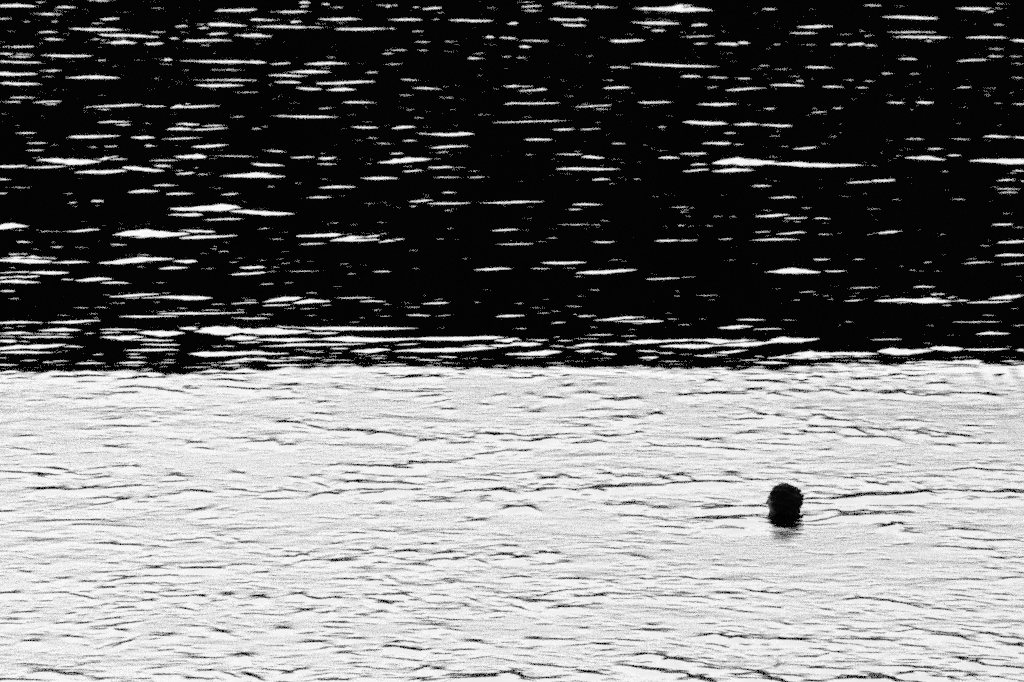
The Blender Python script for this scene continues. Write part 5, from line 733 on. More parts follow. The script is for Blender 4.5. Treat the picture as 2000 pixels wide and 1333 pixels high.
-471,4311,-437,4316,123,191,7.2,50;682,5891,773,5907,147,188,10.5,50;-496,4396,-455,4398,196,291,13.0,50;1261,9510,1326,9517,644,591,43.2,50;
-796,6117,-784,6117,126,159,9.0,50;873,7682,906,7667,99,116,6.3,50;-819,7460,-800,7465,94,115,5.7,50;754,6628,769,6631,74,96,4.7,50;
-1043,8298,-1018,8303,376,372,26.9,50;582,4389,623,4391,195,290,12.9,50;-948,8071,-916,8071,137,146,9.3,50;922,8742,949,8735,129,145,7.5,50;
-999,7289,-980,7291,134,154,9.2,50;907,7118,922,7118,86,111,4.9,50;-791,7121,-766,7112,96,115,6.3,50;780,6242,798,6258,74,101,4.5,50;
-645,4729,-628,4729,39,58,2.5,50;483,4827,513,4831,81,111,6.1,50;-666,5697,-655,5715,62,85,4.0,50;1037,9301,1065,9294,146,148,9.1,50;
-1157,9291,-1055,9306,579,541,39.1,40;706,5593,716,5593,53,73,3.5,50;-570,5083,-540,5083,100,139,7.0,50;588,4871,603,4872,41,57,3.0,50;
-962,8609,-917,8615,311,300,22.0,50;561,5544,586,5559,66,86,4.8,50;-1206,9307,-1156,9307,290,267,19.8,50;914,7254,962,7271,222,255,15.2,50;
-484,4480,-457,4487,123,176,9.0,50;971,8859,1010,8885,297,295,19.8,50;-1102,7835,-1022,7830,412,426,29.9,20;1120,8644,1182,8626,281,270,19.9,50;
-565,4781,-550,4781,40,57,2.7,50;714,6141,765,6131,206,266,14.0,40;-1088,8439,-1023,8450,478,474,33.6,40;718,6270,739,6270,67,90,4.0,50;
-873,6891,-836,6895,260,310,17.9,50;793,6254,881,6258,214,266,15.2,30;-635,4908,-608,4924,47,66,3.2,50;630,4817,660,4822,81,110,6.1,50;
-982,7557,-956,7543,120,141,7.6,50;781,7047,811,7047,84,104,5.3,50;-650,4630,-602,4646,131,180,10.2,40;903,7585,977,7552,313,345,21.8,40;
-1071,8934,-960,8875,465,437,32.6,60;617,4794,648,4805,65,86,5.2,50;-544,4331,-527,4328,37,54,2.7,50;716,6141,767,6131,206,266,14.0,40;
-1049,8455,-1020,8455,180,185,12.1,50;902,8381,922,8399,119,134,7.3,50;-1197,9375,-1177,9396,148,154,8.9,50;714,6755,756,6759,230,268,16.7,50;
-741,5384,-703,5400,161,207,12.5,50;1059,8377,1079,8394,119,134,7.2,50;-816,6071,-794,6083,63,83,4.1,50;877,7819,895,7824,103,122,6.3,50;
-575,4457,-534,4460,79,115,5.4,50;567,4683,598,4694,105,142,8.3,50;-970,7008,-950,7006,83,109,4.8,50;971,9401,1008,9394,259,240,17.4,50;
-570,4862,-511,4862,195,254,16.0,60;698,5643,750,5655,122,152,9.6,50;-654,4815,-617,4866,203,280,15.0,50;727,5423,749,5431,75,97,5.8,50;
-1184,9417,-1150,9398,482,516,28.0,50;776,7169,794,7169,87,109,5.3,50;-736,6822,-713,6828,79,100,5.0,50;459,4432,479,4437,112,160,8.3,50;
-686,5592,-671,5600,53,75,3.4,50;711,5311,736,5306,133,184,9.0,50;-1161,9298,-1059,9277,542,493,37.5,50;465,4644,514,4647,122,168,9.5,80;
-503,4380,-487,4383,34,50,2.3,50;528,4560,563,4564,109,148,8.8,50;-658,4886,-621,4893,42,56,3.1,50;983,8886,1013,8906,265,249,18.6,50;
-539,4720,-510,4730,107,143,8.5,50;1031,9413,1083,9413,482,446,32.4,50;-983,8144,-952,8133,417,467,26.5,50;850,6481,919,6460,114,150,7.1,50;
-607,4382,-576,4364,76,112,5.1,50;848,7049,865,7049,84,107,5.1,50;-924,7706,-898,7711,100,124,5.9,50;865,8354,895,8348,118,129,7.5,50;
-624,4497,-590,4497,53,77,3.8,50;1002,8858,1028,8845,148,156,9.3,50;-962,8086,-936,8086,137,146,9.3,50;678,6584,707,6594,110,132,7.8,50;
-785,7276,-715,7259,177,196,12.8,30;"""
DARK_TROUGHS = """-415,4270,-402,4274,51,141,-5.2,48;-409,4248,-389,4250,44,116,-3.8,45;-375,4264,-348,4248,49,130,-4.2,68;-353,4264,-327,4257,54,155,-6.4,35;
-317,4246,-304,4244,50,138,-5.1,51;-302,4257,-283,4257,43,125,-5.2,41;-297,4247,-278,4246,55,161,-6.9,38;-254,4275,-225,4274,55,157,-6.2,47;
-234,4272,-208,4276,57,163,-6.4,62;-244,4242,-210,4236,57,153,-5.1,44;-353,4229,-336,4231,61,163,-5.6,53;-315,4207,-299,4205,48,128,-4.2,53;
-300,4206,-281,4194,52,147,-5.7,38;-281,4190,-257,4174,53,143,-5.0,69;-265,4207,-253,4208,53,136,-4.0,55;-260,4193,-248,4195,59,151,-4.5,68;
-232,4203,-200,4196,49,136,-5.2,68;-319,4180,-292,4177,59,153,-4.8,54;-384,4137,-369,4141,43,111,-3.4,41;-340,4152,-331,4143,59,153,-4.7,63;
-322,4165,-317,4160,57,144,-4.2,35;-322,4151,-316,4145,42,106,-3.0,65;-311,4105,-278,4103,43,110,-3.5,54;-290,4104,-265,4103,33,85,-2.7,44;
-289,4088,-282,4087,30,79,-2.7,60;-255,4090,-246,4090,43,116,-4.2,49;-314,4061,-299,4066,41,107,-3.3,32;-318,4046,-301,4049,54,138,-4.3,69;
-231,4066,-219,4065,44,117,-4.0,50;-278,4038,-269,4037,47,124,-4.2,35;-297,4017,-282,4013,41,112,-4.3,33;-329,4004,-308,4001,28,73,-2.4,32;
-375,3971,-359,3974,43,109,-3.3,45;-212,3959,-199,3961,49,135,-5.4,43;-242,3941,-234,3941,53,147,-6.1,60;-307,3922,-289,3918,45,126,-5.4,44;
-306,3932,-292,3929,46,122,-4.4,37;-369,3915,-357,3908,36,98,-3.9,38;-353,3892,-340,3887,48,128,-4.9,56;-242,3921,-221,3910,54,137,-4.2,36;
-289,3838,-272,3833,41,109,-4.0,38;-281,3840,-275,3838,35,95,-3.8,54;-301,3832,-297,3831,51,135,-5.0,50;-340,3834,-320,3820,48,125,-4.4,65;
-378,3818,-346,3805,41,105,-3.7,59;-356,3810,-321,3797,44,116,-4.4,36;-346,3797,-334,3793,43,115,-4.5,57;-324,3808,-315,3804,46,128,-5.5,54;
-300,3786,-289,3795,41,106,-3.8,38;-249,3809,-236,3803,41,108,-4.0,55;-245,3796,-231,3787,43,113,-4.1,51;-253,3768,-230,3774,50,137,-5.5,58;
-202,3812,-192,3807,39,104,-3.9,66;-335,3745,-321,3744,43,119,-5.1,48;-335,3732,-321,3735,34,91,-3.7,37;-317,3733,-303,3737,37,100,-4.1,53;
-306,3743,-296,3748,44,119,-4.7,64;-289,3745,-276,3749,48,129,-5.3,57;-269,3753,-264,3755,46,128,-5.6,36;-232,3739,-211,3725,44,116,-4.4,68;
-242,3717,-234,3723,37,93,-2.8,42;-206,3742,-184,3734,40,104,-3.6,42;-296,3703,-280,3705,41,109,-4.3,70;-275,3691,-270,3693,43,118,-5.1,44;
-256,3706,-250,3706,41,108,-4.1,35;-263,3686,-254,3685,46,117,-4.0,55;-294,3671,-280,3685,44,112,-3.8,55;-356,3646,-344,3649,44,113,-3.9,35;
-324,3611,-298,3611,39,104,-4.0,58;-307,3611,-275,3617,41,107,-4.1,60;-224,3652,-212,3667,44,110,-3.4,55;-210,3620,-203,3622,40,100,-3.3,59;
-112,4290,-96,4291,49,127,-3.7,50;-109,4277,-95,4274,54,148,-5.5,43;-90,4265,-74,4273,52,140,-4.8,55;-92,4251,-73,4256,44,121,-4.6,45;
-68,4268,-60,4266,48,136,-5.2,54;-46,4299,-38,4288,44,102,-1.8,41;-44,4278,-36,4267,46,123,-4.1,31;-184,4227,-170,4225,59,157,-5.4,41;
-187,4214,-173,4214,57,156,-5.7,46;-184,4197,-173,4196,46,128,-4.8,54;-176,4186,-170,4185,42,112,-3.9,33;-177,4175,-170,4174,56,147,-4.8,52;
-206,4194,-193,4195,59,164,-6.2,50;-204,4179,-198,4179,50,137,-4.9,33;-185,4146,-171,4153,48,131,-4.8,42;-141,4214,-133,4211,47,121,-3.6,46;
-140,4198,-131,4196,44,112,-3.3,69;-107,4193,-99,4192,51,140,-5.2,66;-102,4192,-72,4196,49,124,-3.5,33;-79,4200,-50,4196,49,123,-3.4,30;
-87,4183,-64,4185,48,122,-3.6,43;-72,4181,-47,4184,47,118,-3.3,49;-72,4161,-53,4169,52,141,-5.1,59;-60,4133,-52,4142,49,131,-4.4,61;
-14,4165,-6,4170,47,131,-5.0,68;-154,4135,-145,4135,51,137,-4.7,45;-156,4082,-139,4070,48,130,-4.7,58;-175,4033,-160,4034,50,143,-6.1,55;
-169,4014,-162,4010,51,131,-4.2,35;-56,4100,-45,4095,57,149,-5.0,58;-26,4122,-17,4119,51,136,-4.6,67;-157,4021,-141,4003,45,117,-3.9,36;
-140,4002,-132,3996,41,109,-3.9,35;-127,4006,-116,4001,45,127,-5.2,69;-126,3996,-116,3988,44,120,-4.7,65;-106,3993,-89,3981,43,122,-5.3,52;
-82,3972,-72,3966,46,126,-4.8,45;-194,3946,-180,3948,41,116,-5.0,57;-173,3931,-161,3931,51,145,-6.2,36;-66,4009,-59,4011,41,108,-3.6,65;
-68,3955,-59,3953,40,107,-3.9,50;-58,3965,-49,3957,56,146,-4.9,57;-25,3989,-10,3981,50,141,-5.8,42;-30,3981,-16,3972,41,114,-4.6,57;
-10,3982,3,3980,45,122,-4.7,35;-41,3967,-24,3965,41,112,-4.3,69;-39,3959,-24,3955,50,139,-5.5,39;-48,3939,-22,3940,51,138,-5.2,58;
-8,3961,0,3958,43,118,-4.6,58;-9,3946,0,3941,50,142,-6.0,39;-27,3891,-17,3891,49,136,-5.5,47;-17,3896,-2,3908,39,101,-3.5,30;
-37,3870,-27,3870,51,133,-4.7,59;-76,3861,-66,3859,36,98,-4.0,50;-74,3852,-64,3847,42,119,-5.1,67;-63,3856,-43,3852,39,104,-3.8,47;
-82,3841,-68,3841,45,125,-5.3,33;-87,3826,-70,3823,45,128,-5.6,64;-105,3845,-85,3835,53,141,-5.4,63;-118,3846,-99,3839,39,98,-3.1,46;
-132,3842,-127,3848,43,110,-3.7,31;-122,3808,-112,3807,42,113,-4.3,42;-145,3799,-138,3798,42,113,-4.3,67;-160,3794,-153,3787,51,133,-4.5,69;
-71,3794,-64,3792,39,101,-3.6,51;-97,3800,-84,3792,49,122,-3.7,68;-120,3778,-103,3777,44,117,-4.6,42;-122,3771,-106,3764,39,107,-4.5,39;
-99,3769,-81,3766,50,137,-5.7,39;-80,3767,-64,3760,44,124,-5.4,52;-141,3767,-128,3745,44,113,-3.9,33;-109,3742,-89,3740,37,95,-3.4,33;
-97,3742,-77,3738,44,116,-4.3,47;-79,3736,-60,3741,47,124,-4.6,51;-140,3712,-132,3724,42,117,-5.1,54;-134,3726,-123,3726,40,109,-4.5,58;
-133,3716,-122,3718,39,108,-4.7,70;-108,3732,-88,3733,36,99,-4.1,58;-110,3719,-87,3716,32,90,-3.9,32;-87,3733,-68,3741,43,113,-4.2,65;
-28,3798,-2,3790,43,108,-3.4,65;-35,3785,-5,3772,44,109,-3.3,41;-35,3771,-9,3763,34,85,-2.6,38;-19,3806,-3,3806,39,101,-3.3,40;
-53,3768,-48,3769,41,105,-3.6,30;-17,3742,-5,3745,39,107,-4.5,37;-20,3729,-9,3734,38,104,-4.2,39;-5,3740,0,3735,35,97,-4.1,30;
-3,3724,1,3721,40,111,-4.9,54;-42,3733,-25,3732,47,120,-4.1,56;-174,3730,-166,3731,42,111,-4.0,66;-163,3739,-150,3728,43,109,-3.5,35;
-179,3701,-162,3702,38,98,-3.3,35;-67,3689,-55,3690,38,99,-3.7,36;-52,3700,-41,3705,35,89,-3.1,66;-51,3685,-41,3687,43,107,-3.5,66;
-92,3689,-84,3690,37,93,-2.9,31;-92,3679,-85,3678,40,99,-3.1,66;-21,3700,-17,3701,44,117,-4.4,47;-21,3687,-17,3688,36,99,-4.2,60;
-21,3713,-15,3712,50,127,-4.4,36;-3,3670,3,3671,37,98,-3.8,45;-4,3659,1,3661,34,91,-3.6,45;-31,3612,-21,3613,43,111,-4.1,56;
-98,3634,-93,3633,35,86,-2.5,62;-100,3621,-94,3621,31,75,-2.3,34;-1,4251,20,4253,61,172,-6.7,36;38,4268,48,4273,51,142,-5.3,68;
16,4264,25,4266,55,151,-5.3,48;155,4242,163,4243,49,131,-4.6,37;188,4241,206,4244,65,174,-6.0,63;41,4223,48,4223,48,127,-4.2,67;
40,4210,47,4210,50,133,-4.4,50;64,4226,78,4230,43,108,-3.0,34;24,4156,42,4154,63,168,-5.7,42;70,4150,80,4146,46,129,-4.9,52;
82,4150,96,4153,42,118,-4.8,41;80,4137,95,4138,47,129,-4.9,46;90,4155,99,4154,54,142,-4.6,69;132,4168,142,4171,61,165,-6.0,47;
154,4182,173,4186,51,146,-6.0,45;149,4170,167,4173,45,125,-5.0,32;175,4182,187,4182,46,129,-4.9,70;173,4166,186,4165,51,147,-6.1,48;
187,4199,201,4205,46,120,-3.9,53;-3,4106,9,4105,40,108,-3.8,69;12,4096,24,4097,46,118,-3.6,68;11,4081,25,4081,54,139,-4.5,54;
56,4095,73,4094,59,155,-5.2,42;110,4082,115,4083,48,139,-6.0,49;107,4067,113,4068,45,130,-5.6,31;76,4067,93,4067,55,144,-4.8,65;
81,4053,97,4054,42,110,-3.7,41;77,4042,87,4035,52,148,-6.2,63;49,4060,63,4054,45,120,-4.1,52;49,4025,62,4025,44,115,-3.8,57;
46,4011,58,4010,38,98,-3.2,45;171,4048,195,4053,56,154,-6.0,34;188,4091,198,4091,47,124,-4.2,51;188,4080,200,4076,44,118,-4.1,38;
185,4069,195,4068,45,120,-4.1,69;195,4065,201,4063,49,137,-5.5,62;165,4023,175,4025,54,140,-4.6,39;174,3991,189,3999,43,115,-4.0,54;
173,3979,188,3985,43,115,-4.1,50;0,3974,9,3973,51,140,-5.5,54;30,3978,44,3982,55,149,-5.7,48;18,3959,26,3962,41,116,-4.8,45;
17,3945,24,3945,38,107,-4.7,65;25,3972,35,3970,42,111,-3.9,61;24,3958,32,3960,40,108,-4.0,64;1,3954,17,3945,53,145,-5.7,53;
63,3950,68,3951,45,126,-5.2,32;63,3942,68,3942,38,108,-4.7,67;70,3966,78,3970,56,156,-6.4,34;64,3985,69,3981,39,102,-3.4,50;
64,3976,69,3971,44,115,-3.9,66;94,3988,99,3989,50,139,-5.7,36;45,3963,52,3962,32,85,-3.0,39;41,3940,58,3937,43,112,-3.9,50;
96,3927,124,3923,50,131,-4.6,42;99,3943,107,3934,44,117,-4.1,68;146,3955,155,3953,49,130,-4.7,46;147,3939,157,3936,43,118,-4.5,52;
130,3925,143,3925,43,117,-4.4,68;148,3917,156,3916,50,135,-5.3,48;159,3914,176,3908,51,133,-4.7,42;184,3937,192,3934,36,97,-3.9,61;
2,3904,15,3911,43,110,-3.7,65;-1,3884,6,3890,53,134,-4.0,69;20,3790,33,3789,46,128,-5.6,30;18,3783,32,3779,33,93,-4.1,53;
42,3787,48,3784,48,127,-4.6,34;8,3810,16,3812,43,110,-3.8,47;35,3803,39,3803,47,119,-3.6,63;65,3813,72,3810,46,120,-4.2,42;
63,3803,70,3801,44,113,-3.9,69;76,3807,97,3803,42,109,-3.6,30;73,3795,92,3790,41,106,-3.7,53;108,3792,113,3791,35,98,-4.1,40;
107,3781,113,3781,44,120,-4.9,60;119,3806,124,3808,40,109,-4.3,64;117,3795,122,3796,44,116,-4.1,37;122,3796,129,3788,39,103,-4.0,34;
153,3814,165,3812,45,116,-3.9,56;20,3768,38,3766,41,110,-4.2,40;19,3752,35,3757,44,119,-4.7,41;9,3740,29,3740,51,138,-5.7,61;
25,3740,53,3731,45,122,-4.9,60;30,3737,40,3739,49,136,-5.7,35;16,3734,22,3734,33,90,-3.7,69;13,3726,21,3724,45,124,-5.3,51;
55,3747,64,3750,38,103,-4.2,56;50,3738,61,3739,38,106,-4.7,38;69,3753,83,3753,40,111,-4.8,49;66,3742,80,3744,37,103,-4.4,61;
61,3737,67,3732,34,93,-3.9,30;59,3729,66,3724,45,126,-5.5,60;49,3716,57,3714,46,122,-4.6,34;89,3752,113,3753,37,96,-3.4,65;
114,3757,123,3755,35,95,-3.8,32;130,3774,152,3775,42,118,-5.2,49;146,3774,162,3775,34,91,-3.6,48;130,3763,153,3767,37,104,-4.6,30;
144,3760,168,3766,46,130,-5.7,66;170,3777,182,3778,38,105,-4.4,50;-2,3663,14,3669,36,95,-3.6,38;78,3686,84,3688,41,110,-4.4,62;
78,3668,84,3670,33,91,-4.0,45;65,3685,68,3684,34,84,-2.6,68;66,3674,69,3672,39,97,-3.1,59;86,3689,93,3687,40,100,-3.0,35;85,3674,92,3671,38,96,-3.0,50;
97,3669,114,3668,35,88,-2.9,35;132,3677,144,3677,40,111,-4.9,38;126,3667,143,3665,50,137,-6.0,62;131,3657,143,3655,45,126,-5.5,39;
131,3690,135,3689,45,114,-3.9,61;154,3666,183,3667,45,124,-5.5,34;148,3698,155,3695,32,80,-2.3,62;149,3685,155,3680,43,106,-3.2,45;
76,3629,90,3630,41,111,-4.6,39;134,3629,144,3630,38,97,-3.3,45;144,3628,160,3630,38,104,-4.6,60;139,3617,160,3615,44,122,-5.4,31;
140,3608,158,3606,38,104,-4.6,39;157,3628,172,3635,48,132,-5.8,64;162,3613,175,3619,39,106,-4.5,64;101,3625,114,3621,38,94,-2.8,51;
100,3615,113,3609,38,94,-2.7,55;124,3622,138,3624,39,97,-3.0,54;124,3608,136,3608,34,85,-2.7,57;107,3656,112,3656,36,88,-2.5,60;
105,3636,110,3636,43,105,-2.9,67;299,4266,319,4285,58,149,-4.5,64;304,4284,316,4283,62,164,-5.3,49;390,4276,401,4280,65,173,-5.6,64;
242,4263,250,4264,65,176,-6.2,62;228,4246,238,4245,49,135,-4.9,54;206,4237,217,4235,62,179,-7.4,65;229,4232,239,4231,60,162,-5.7,34;
257,4215,272,4211,51,137,-4.8,40;334,4230,349,4236,59,161,-5.8,30;223,4197,234,4194,56,156,-6.0,57;224,4181,236,4176,42,124,-5.3,48;
203,4174,210,4176,58,161,-6.1,50;244,4195,258,4196,53,144,-5.1,35;270,4198,282,4199,53,145,-5.3,39;270,4189,282,4187,59,167,-6.7,52;
254,4181,266,4180,45,122,-4.5,31;292,4194,305,4194,57,167,-7.1,48;293,4176,307,4176,54,159,-6.8,52;307,4199,317,4192,51,139,-4.9,44;
310,4179,319,4170,57,150,-5.0,33;310,4170,319,4171,61,169,-6.4,67;327,4173,343,4168,48,133,-5.0,43;371,4187,382,4181,51,145,-5.8,40;
374,4169,384,4166,41,112,-4.1,33;346,4188,364,4184,49,126,-3.8,67;357,4183,378,4184,55,141,-4.3,59;219,4102,230,4103,58,153,-5.1,65;
239,4099,257,4091,47,123,-4.2,44;196,4067,205,4068,49,138,-5.6,58;195,4050,203,4048,45,119,-4.3,67;231,4072,243,4071,55,147,-5.3,38;
232,4051,263,4046,53,144,-5.2,39;221,4047,228,4045,42,109,-3.5,37;266,4054,274,4038,40,101,-3.0,54;292,4048,315,4049,49,126,-4.0,59;
223,4021,237,4016,57,153,-5.7,30;250,4015,263,4009,48,131,-5.1,41;262,3996,268,3988,48,128,-4.6,55;273,4008,281,4003,50,134,-4.8,50;
291,4003,294,4004,49,132,-4.8,43;303,4004,312,3999,42,111,-3.9,62;301,3996,310,3990,39,105,-3.9,38;315,4004,327,3984,47,122,-3.9,66;
205,3982,222,3974,44,119,-4.6,33;222,3995,227,3995,52,137,-4.7,49;222,3986,227,3987,50,132,-4.7,44;231,3990,243,3987,41,112,-4.4,57;
253,3971,269,3968,51,147,-6.4,39;271,3964,285,3969,47,132,-5.4,59;281,3959,292,3953,42,117,-4.9,44;302,3978,314,3978,52,143,-5.7,43;
315,3968,329,3966,52,141,-5.4,43;335,3983,345,3976,45,125,-5.2,68;334,3973,343,3966,50,138,-5.4,32;317,3933,329,3931,50,136,-5.2,68;
339,3941,354,3939,48,124,-4.2,43;357,3937,369,3939,40,111,-4.4,36;348,4023,356,4021,41,110,-4.0,31;200,3956,211,3957,39,104,-3.9,35;
188,3936,208,3932,49,132,-4.9,52;229,3909,237,3912,42,106,-3.1,63;202,3848,209,3850,45,121,-4.4,47;207,3805,219,3800,41,113,-4.6,32;
282,3848,290,3839,52,132,-4.2,66;321,3821,334,3826,42,115,-4.5,54;331,3829,345,3823,51,142,-6.0,49;341,3820,363,3814,46,128,-5.4,59;
364,3816,374,3815,40,104,-3.8,35;236,3791,247,3782,44,121,-5.2,63;249,3793,257,3790,36,91,-3.0,38;255,3774,261,3769,46,126,-5.4,66;
254,3766,260,3762,42,115,-4.7,41;262,3761,270,3755,36,99,-4.1,48;269,3767,277,3768,46,123,-4.6,31;287,3774,293,3759,47,124,-4.6,53;
350,3800,372,3801,37,95,-3.2,58;200,3779,208,3778,45,117,-4.2,47;208,3754,225,3752,46,117,-3.9,41;205,3700,223,3700,44,121,-5.3,41;
226,3715,240,3714,50,136,-5.6,68;225,3695,239,3700,44,122,-5.3,46;240,3715,260,3723,49,138,-6.0,62;260,3722,292,3724,43,119,-5.2,67;
261,3706,284,3713,45,124,-5.4,55;288,3735,294,3735,46,129,-5.7,56;287,3719,293,3717,43,118,-5.0,51;297,3722,305,3717,39,98,-3.1,35;
293,3714,303,3705,37,93,-2.9,49;295,3695,303,3689,38,94,-2.9,54;308,3735,317,3735,44,124,-5.5,48;300,3735,310,3740,40,102,-3.3,32;
325,3737,335,3726,38,98,-3.6,42;331,3724,346,3721,48,133,-5.8,39;354,3738,363,3736,46,128,-5.6,48;354,3718,363,3718,40,109,-4.5,37;
322,3709,327,3708,45,124,-5.4,62;320,3694,325,3692,44,122,-5.4,57;348,3706,359,3703,43,120,-5.3,40;331,3704,348,3700,49,122,-3.9,63;
201,3683,229,3673,45,124,-5.5,62;218,3652,228,3655,36,100,-4.3,35;226,3645,242,3645,41,114,-5.0,30;228,3631,250,3638,46,126,-5.3,62;
228,3623,247,3622,48,134,-5.9,48;225,3652,256,3650,41,103,-3.3,64;247,3647,274,3651,36,89,-2.8,32;243,3639,269,3636,39,98,-3.1,50;
235,3626,265,3630,36,90,-2.7,55;259,3650,279,3652,39,96,-2.9,69;258,3639,285,3643,37,94,-3.1,61;263,3630,281,3628,34,84,-2.6,41;
247,3672,272,3671,43,109,-3.5,36;262,3672,291,3673,35,88,-2.8,32;198,3630,202,3629,50,137,-5.7,41;261,3601,265,3601,40,109,-4.6,31;
-337,3570,-329,3567,30,76,-2.6,46;-303,3595,-289,3596,38,98,-3.5,53;-278,3526,-268,3520,36,94,-3.6,53;-267,3516,-250,3514,41,107,-4.0,63;
-233,3533,-227,3531,32,79,-2.6,49;-210,3547,-196,3532,39,97,-3.0,66;-189,3548,-184,3533,42,105,-3.5,58;-199,3552,-194,3553,33,84,-3.0,68;
-246,3471,-235,3475,31,78,-2.7,48;-237,3434,-228,3435,38,96,-3.5,46;-236,3425,-228,3428,32,82,-2.9,41;-214,3430,-194,3423,42,111,-4.4,37;
-202,3429,-191,3428,37,95,-3.6,63;-174,3442,-171,3442,30,78,-3.0,52;-270,3414,-261,3415,35,88,-2.9,47;-321,3419,-313,3413,31,79,-2.8,32;
-307,3443,-303,3442,39,98,-3.5,43;-294,3389,-288,3389,30,76,-2.8,65;-303,3379,-298,3377,30,74,-2.5,63;-276,3378,-267,3378,37,94,-3.5,67;
-252,3393,-244,3397,39,101,-3.9,59;-239,3400,-231,3401,37,95,-3.7,34;-228,3403,-217,3402,39,102,-3.9,70;-251,3372,-230,3371,33,86,-3.5,40;
-263,3358,-251,3356,40,105,-4.1,38;-327,3340,-316,3337,33,88,-3.7,69;-294,3341,-281,3341,36,88,-2.9,60;-282,3338,-262,3316,38,95,-3.4,34;
-234,3343,-224,3338,32,84,-3.6,36;-219,3345,-214,3344,30,79,-3.3,69;-228,3330,-208,3326,33,89,-4.0,46;-214,3326,-194,3329,31,84,-3.7,52;
-203,3335,-199,3336,26,70,-3.1,61;-202,3323,-198,3323,30,78,-3.3,53;-184,3340,-179,3339,28,74,-3.2,68;-183,3330,-178,3327,32,85,-3.5,33;
-203,3314,-201,3315,26,64,-2.2,58;-202,3303,-200,3304,34,82,-2.7,59;-233,3311,-227,3312,30,78,-3.1,51;-254,3302,-249,3301,36,91,-3.4,39;
-248,3288,-233,3288,36,90,-3.2,60;-246,3309,-239,3308,28,70,-2.3,66;-207,3288,-200,3279,37,95,-3.7,38;-313,3272,-299,3270,29,77,-3.2,67;
-276,3267,-272,3268,36,90,-3.2,63;-241,3274,-236,3276,27,69,-2.7,56;-252,3250,-244,3251,38,96,-3.7,40;-311,3252,-306,3253,31,78,-2.6,41;
-310,3243,-305,3245,26,64,-2.1,39;-282,3233,-275,3235,32,82,-3.3,55;-267,3232,-262,3235,34,88,-3.5,65;-241,3231,-226,3244,30,75,-2.7,37;
-251,3223,-243,3224,29,74,-2.9,44;-244,3213,-238,3210,29,74,-2.9,34;-255,3214,-246,3213,29,71,-2.4,45;-197,3226,-189,3225,33,81,-2.9,66;
-182,3212,-174,3207,26,68,-3.0,40;-180,3203,-172,3197,25,65,-2.9,64;-217,3200,-207,3200,25,66,-2.7,36;-217,3190,-208,3189,25,65,-2.6,37;
-220,3179,-211,3182,29,73,-2.5,31;-270,3190,-262,3188,28,71,-2.6,54;-297,3177,-288,3173,28,73,-3.2,31;-237,3165,-229,3181,36,91,-3.5,34;
-162,3135,-157,3135,32,82,-3.4,32;-161,3122,-154,3122,30,78,-3.5,41;-190,3121,-176,3121,27,68,-2.6,52;-213,3145,-207,3143,32,77,-2.5,54;
-280,3081,-270,3081,26,68,-2.8,35;-281,3074,-271,3072,23,60,-2.4,61;-263,3073,-254,3071,23,58,-2.4,37;-263,3064,-252,3060,22,56,-2.2,56;
-246,3058,-239,3056,22,54,-1.8,70;-244,3049,-236,3050,30,73,-2.6,47;-298,3056,-285,3053,30,76,-3.1,37;-298,3052,-285,3048,26,66,-2.8,68;
-284,3051,-275,3050,26,64,-2.4,43;-215,3067,-196,3067,25,64,-2.6,61;-184,3081,-176,3080,30,75,-2.9,52;-190,3057,-173,3054,29,71,-2.6,32;
-187,3058,-182,3057,24,63,-2.9,45;-186,3049,-181,3048,23,61,-2.7,67;-169,3074,-160,3059,30,76,-3.0,49;-156,3069,-150,3064,24,62,-2.5,43;
-154,3062,-149,3056,23,59,-2.5,61;-214,3087,-207,3088,32,78,-2.6,67;-257,3096,-253,3096,31,76,-2.5,31;-110,3563,-99,3562,43,110,-3.7,37;
-94,3572,-79,3569,42,106,-3.5,61;-120,3521,-117,3522,35,90,-3.4,35;-91,3504,-85,3502,33,89,-3.8,41;-73,3498,-63,3493,39,103,-4.1,48;
-60,3522,-52,3522,36,95,-3.9,47;-98,3483,-92,3485,36,88,-2.8,36;-50,3485,-40,3488,42,113,-4.8,32;-30,3478,-26,3477,32,80,-2.8,47;
-57,3459,-44,3462,37,102,-4.5,45;-40,3466,-31,3468,40,107,-4.7,44;-36,3455,-33,3454,30,75,-2.6,65;-140,3481,-135,3479,38,99,-3.9,45;
-162,3503,-157,3501,40,98,-3.2,42;-148,3470,-143,3470,33,88,-3.7,60;-141,3455,-122,3460,32,85,-3.6,31;-120,3462,-107,3468,31,80,-3.1,52;
-119,3450,-107,3453,35,92,-3.6,48;-88,3454,-84,3455,29,74,-2.5,43;-87,3447,-84,3447,33,82,-2.7,49;-77,3461,-70,3461,36,91,-3.0,69;
-5,3512,3,3513,44,113,-4.4,64;-16,3473,-6,3479,31,78,-2.8,45;-24,3462,-15,3444,35,88,-2.8,69;-167,3415,-160,3414,38,101,-4.1,67;
-113,3392,-104,3389,39,102,-4.2,51;-94,3386,-82,3383,30,75,-2.6,44;-90,3385,-85,3385,40,105,-4.5,49;-80,3393,-74,3382,33,81,-2.6,58;
-46,3390,-36,3391,29,73,-2.6,68;-45,3378,-36,3378,33,84,-2.9,65;-6,3392,2,3394,30,79,-3.1,49;-140,3340,-133,3340,27,69,-2.8,61;
-139,3332,-134,3332,36,96,-4.3,64;-127,3317,-114,3318,38,103,-4.6,56;-116,3321,-112,3321,28,72,-2.8,43;-163,3333,-157,3332,31,82,-3.7,47;
-164,3327,-155,3324,28,72,-2.9,46;-131,3325,-124,3322,38,97,-3.6,49;-90,3333,-81,3331,31,81,-3.3,32;-74,3342,-67,3340,30,79,-3.3,40;
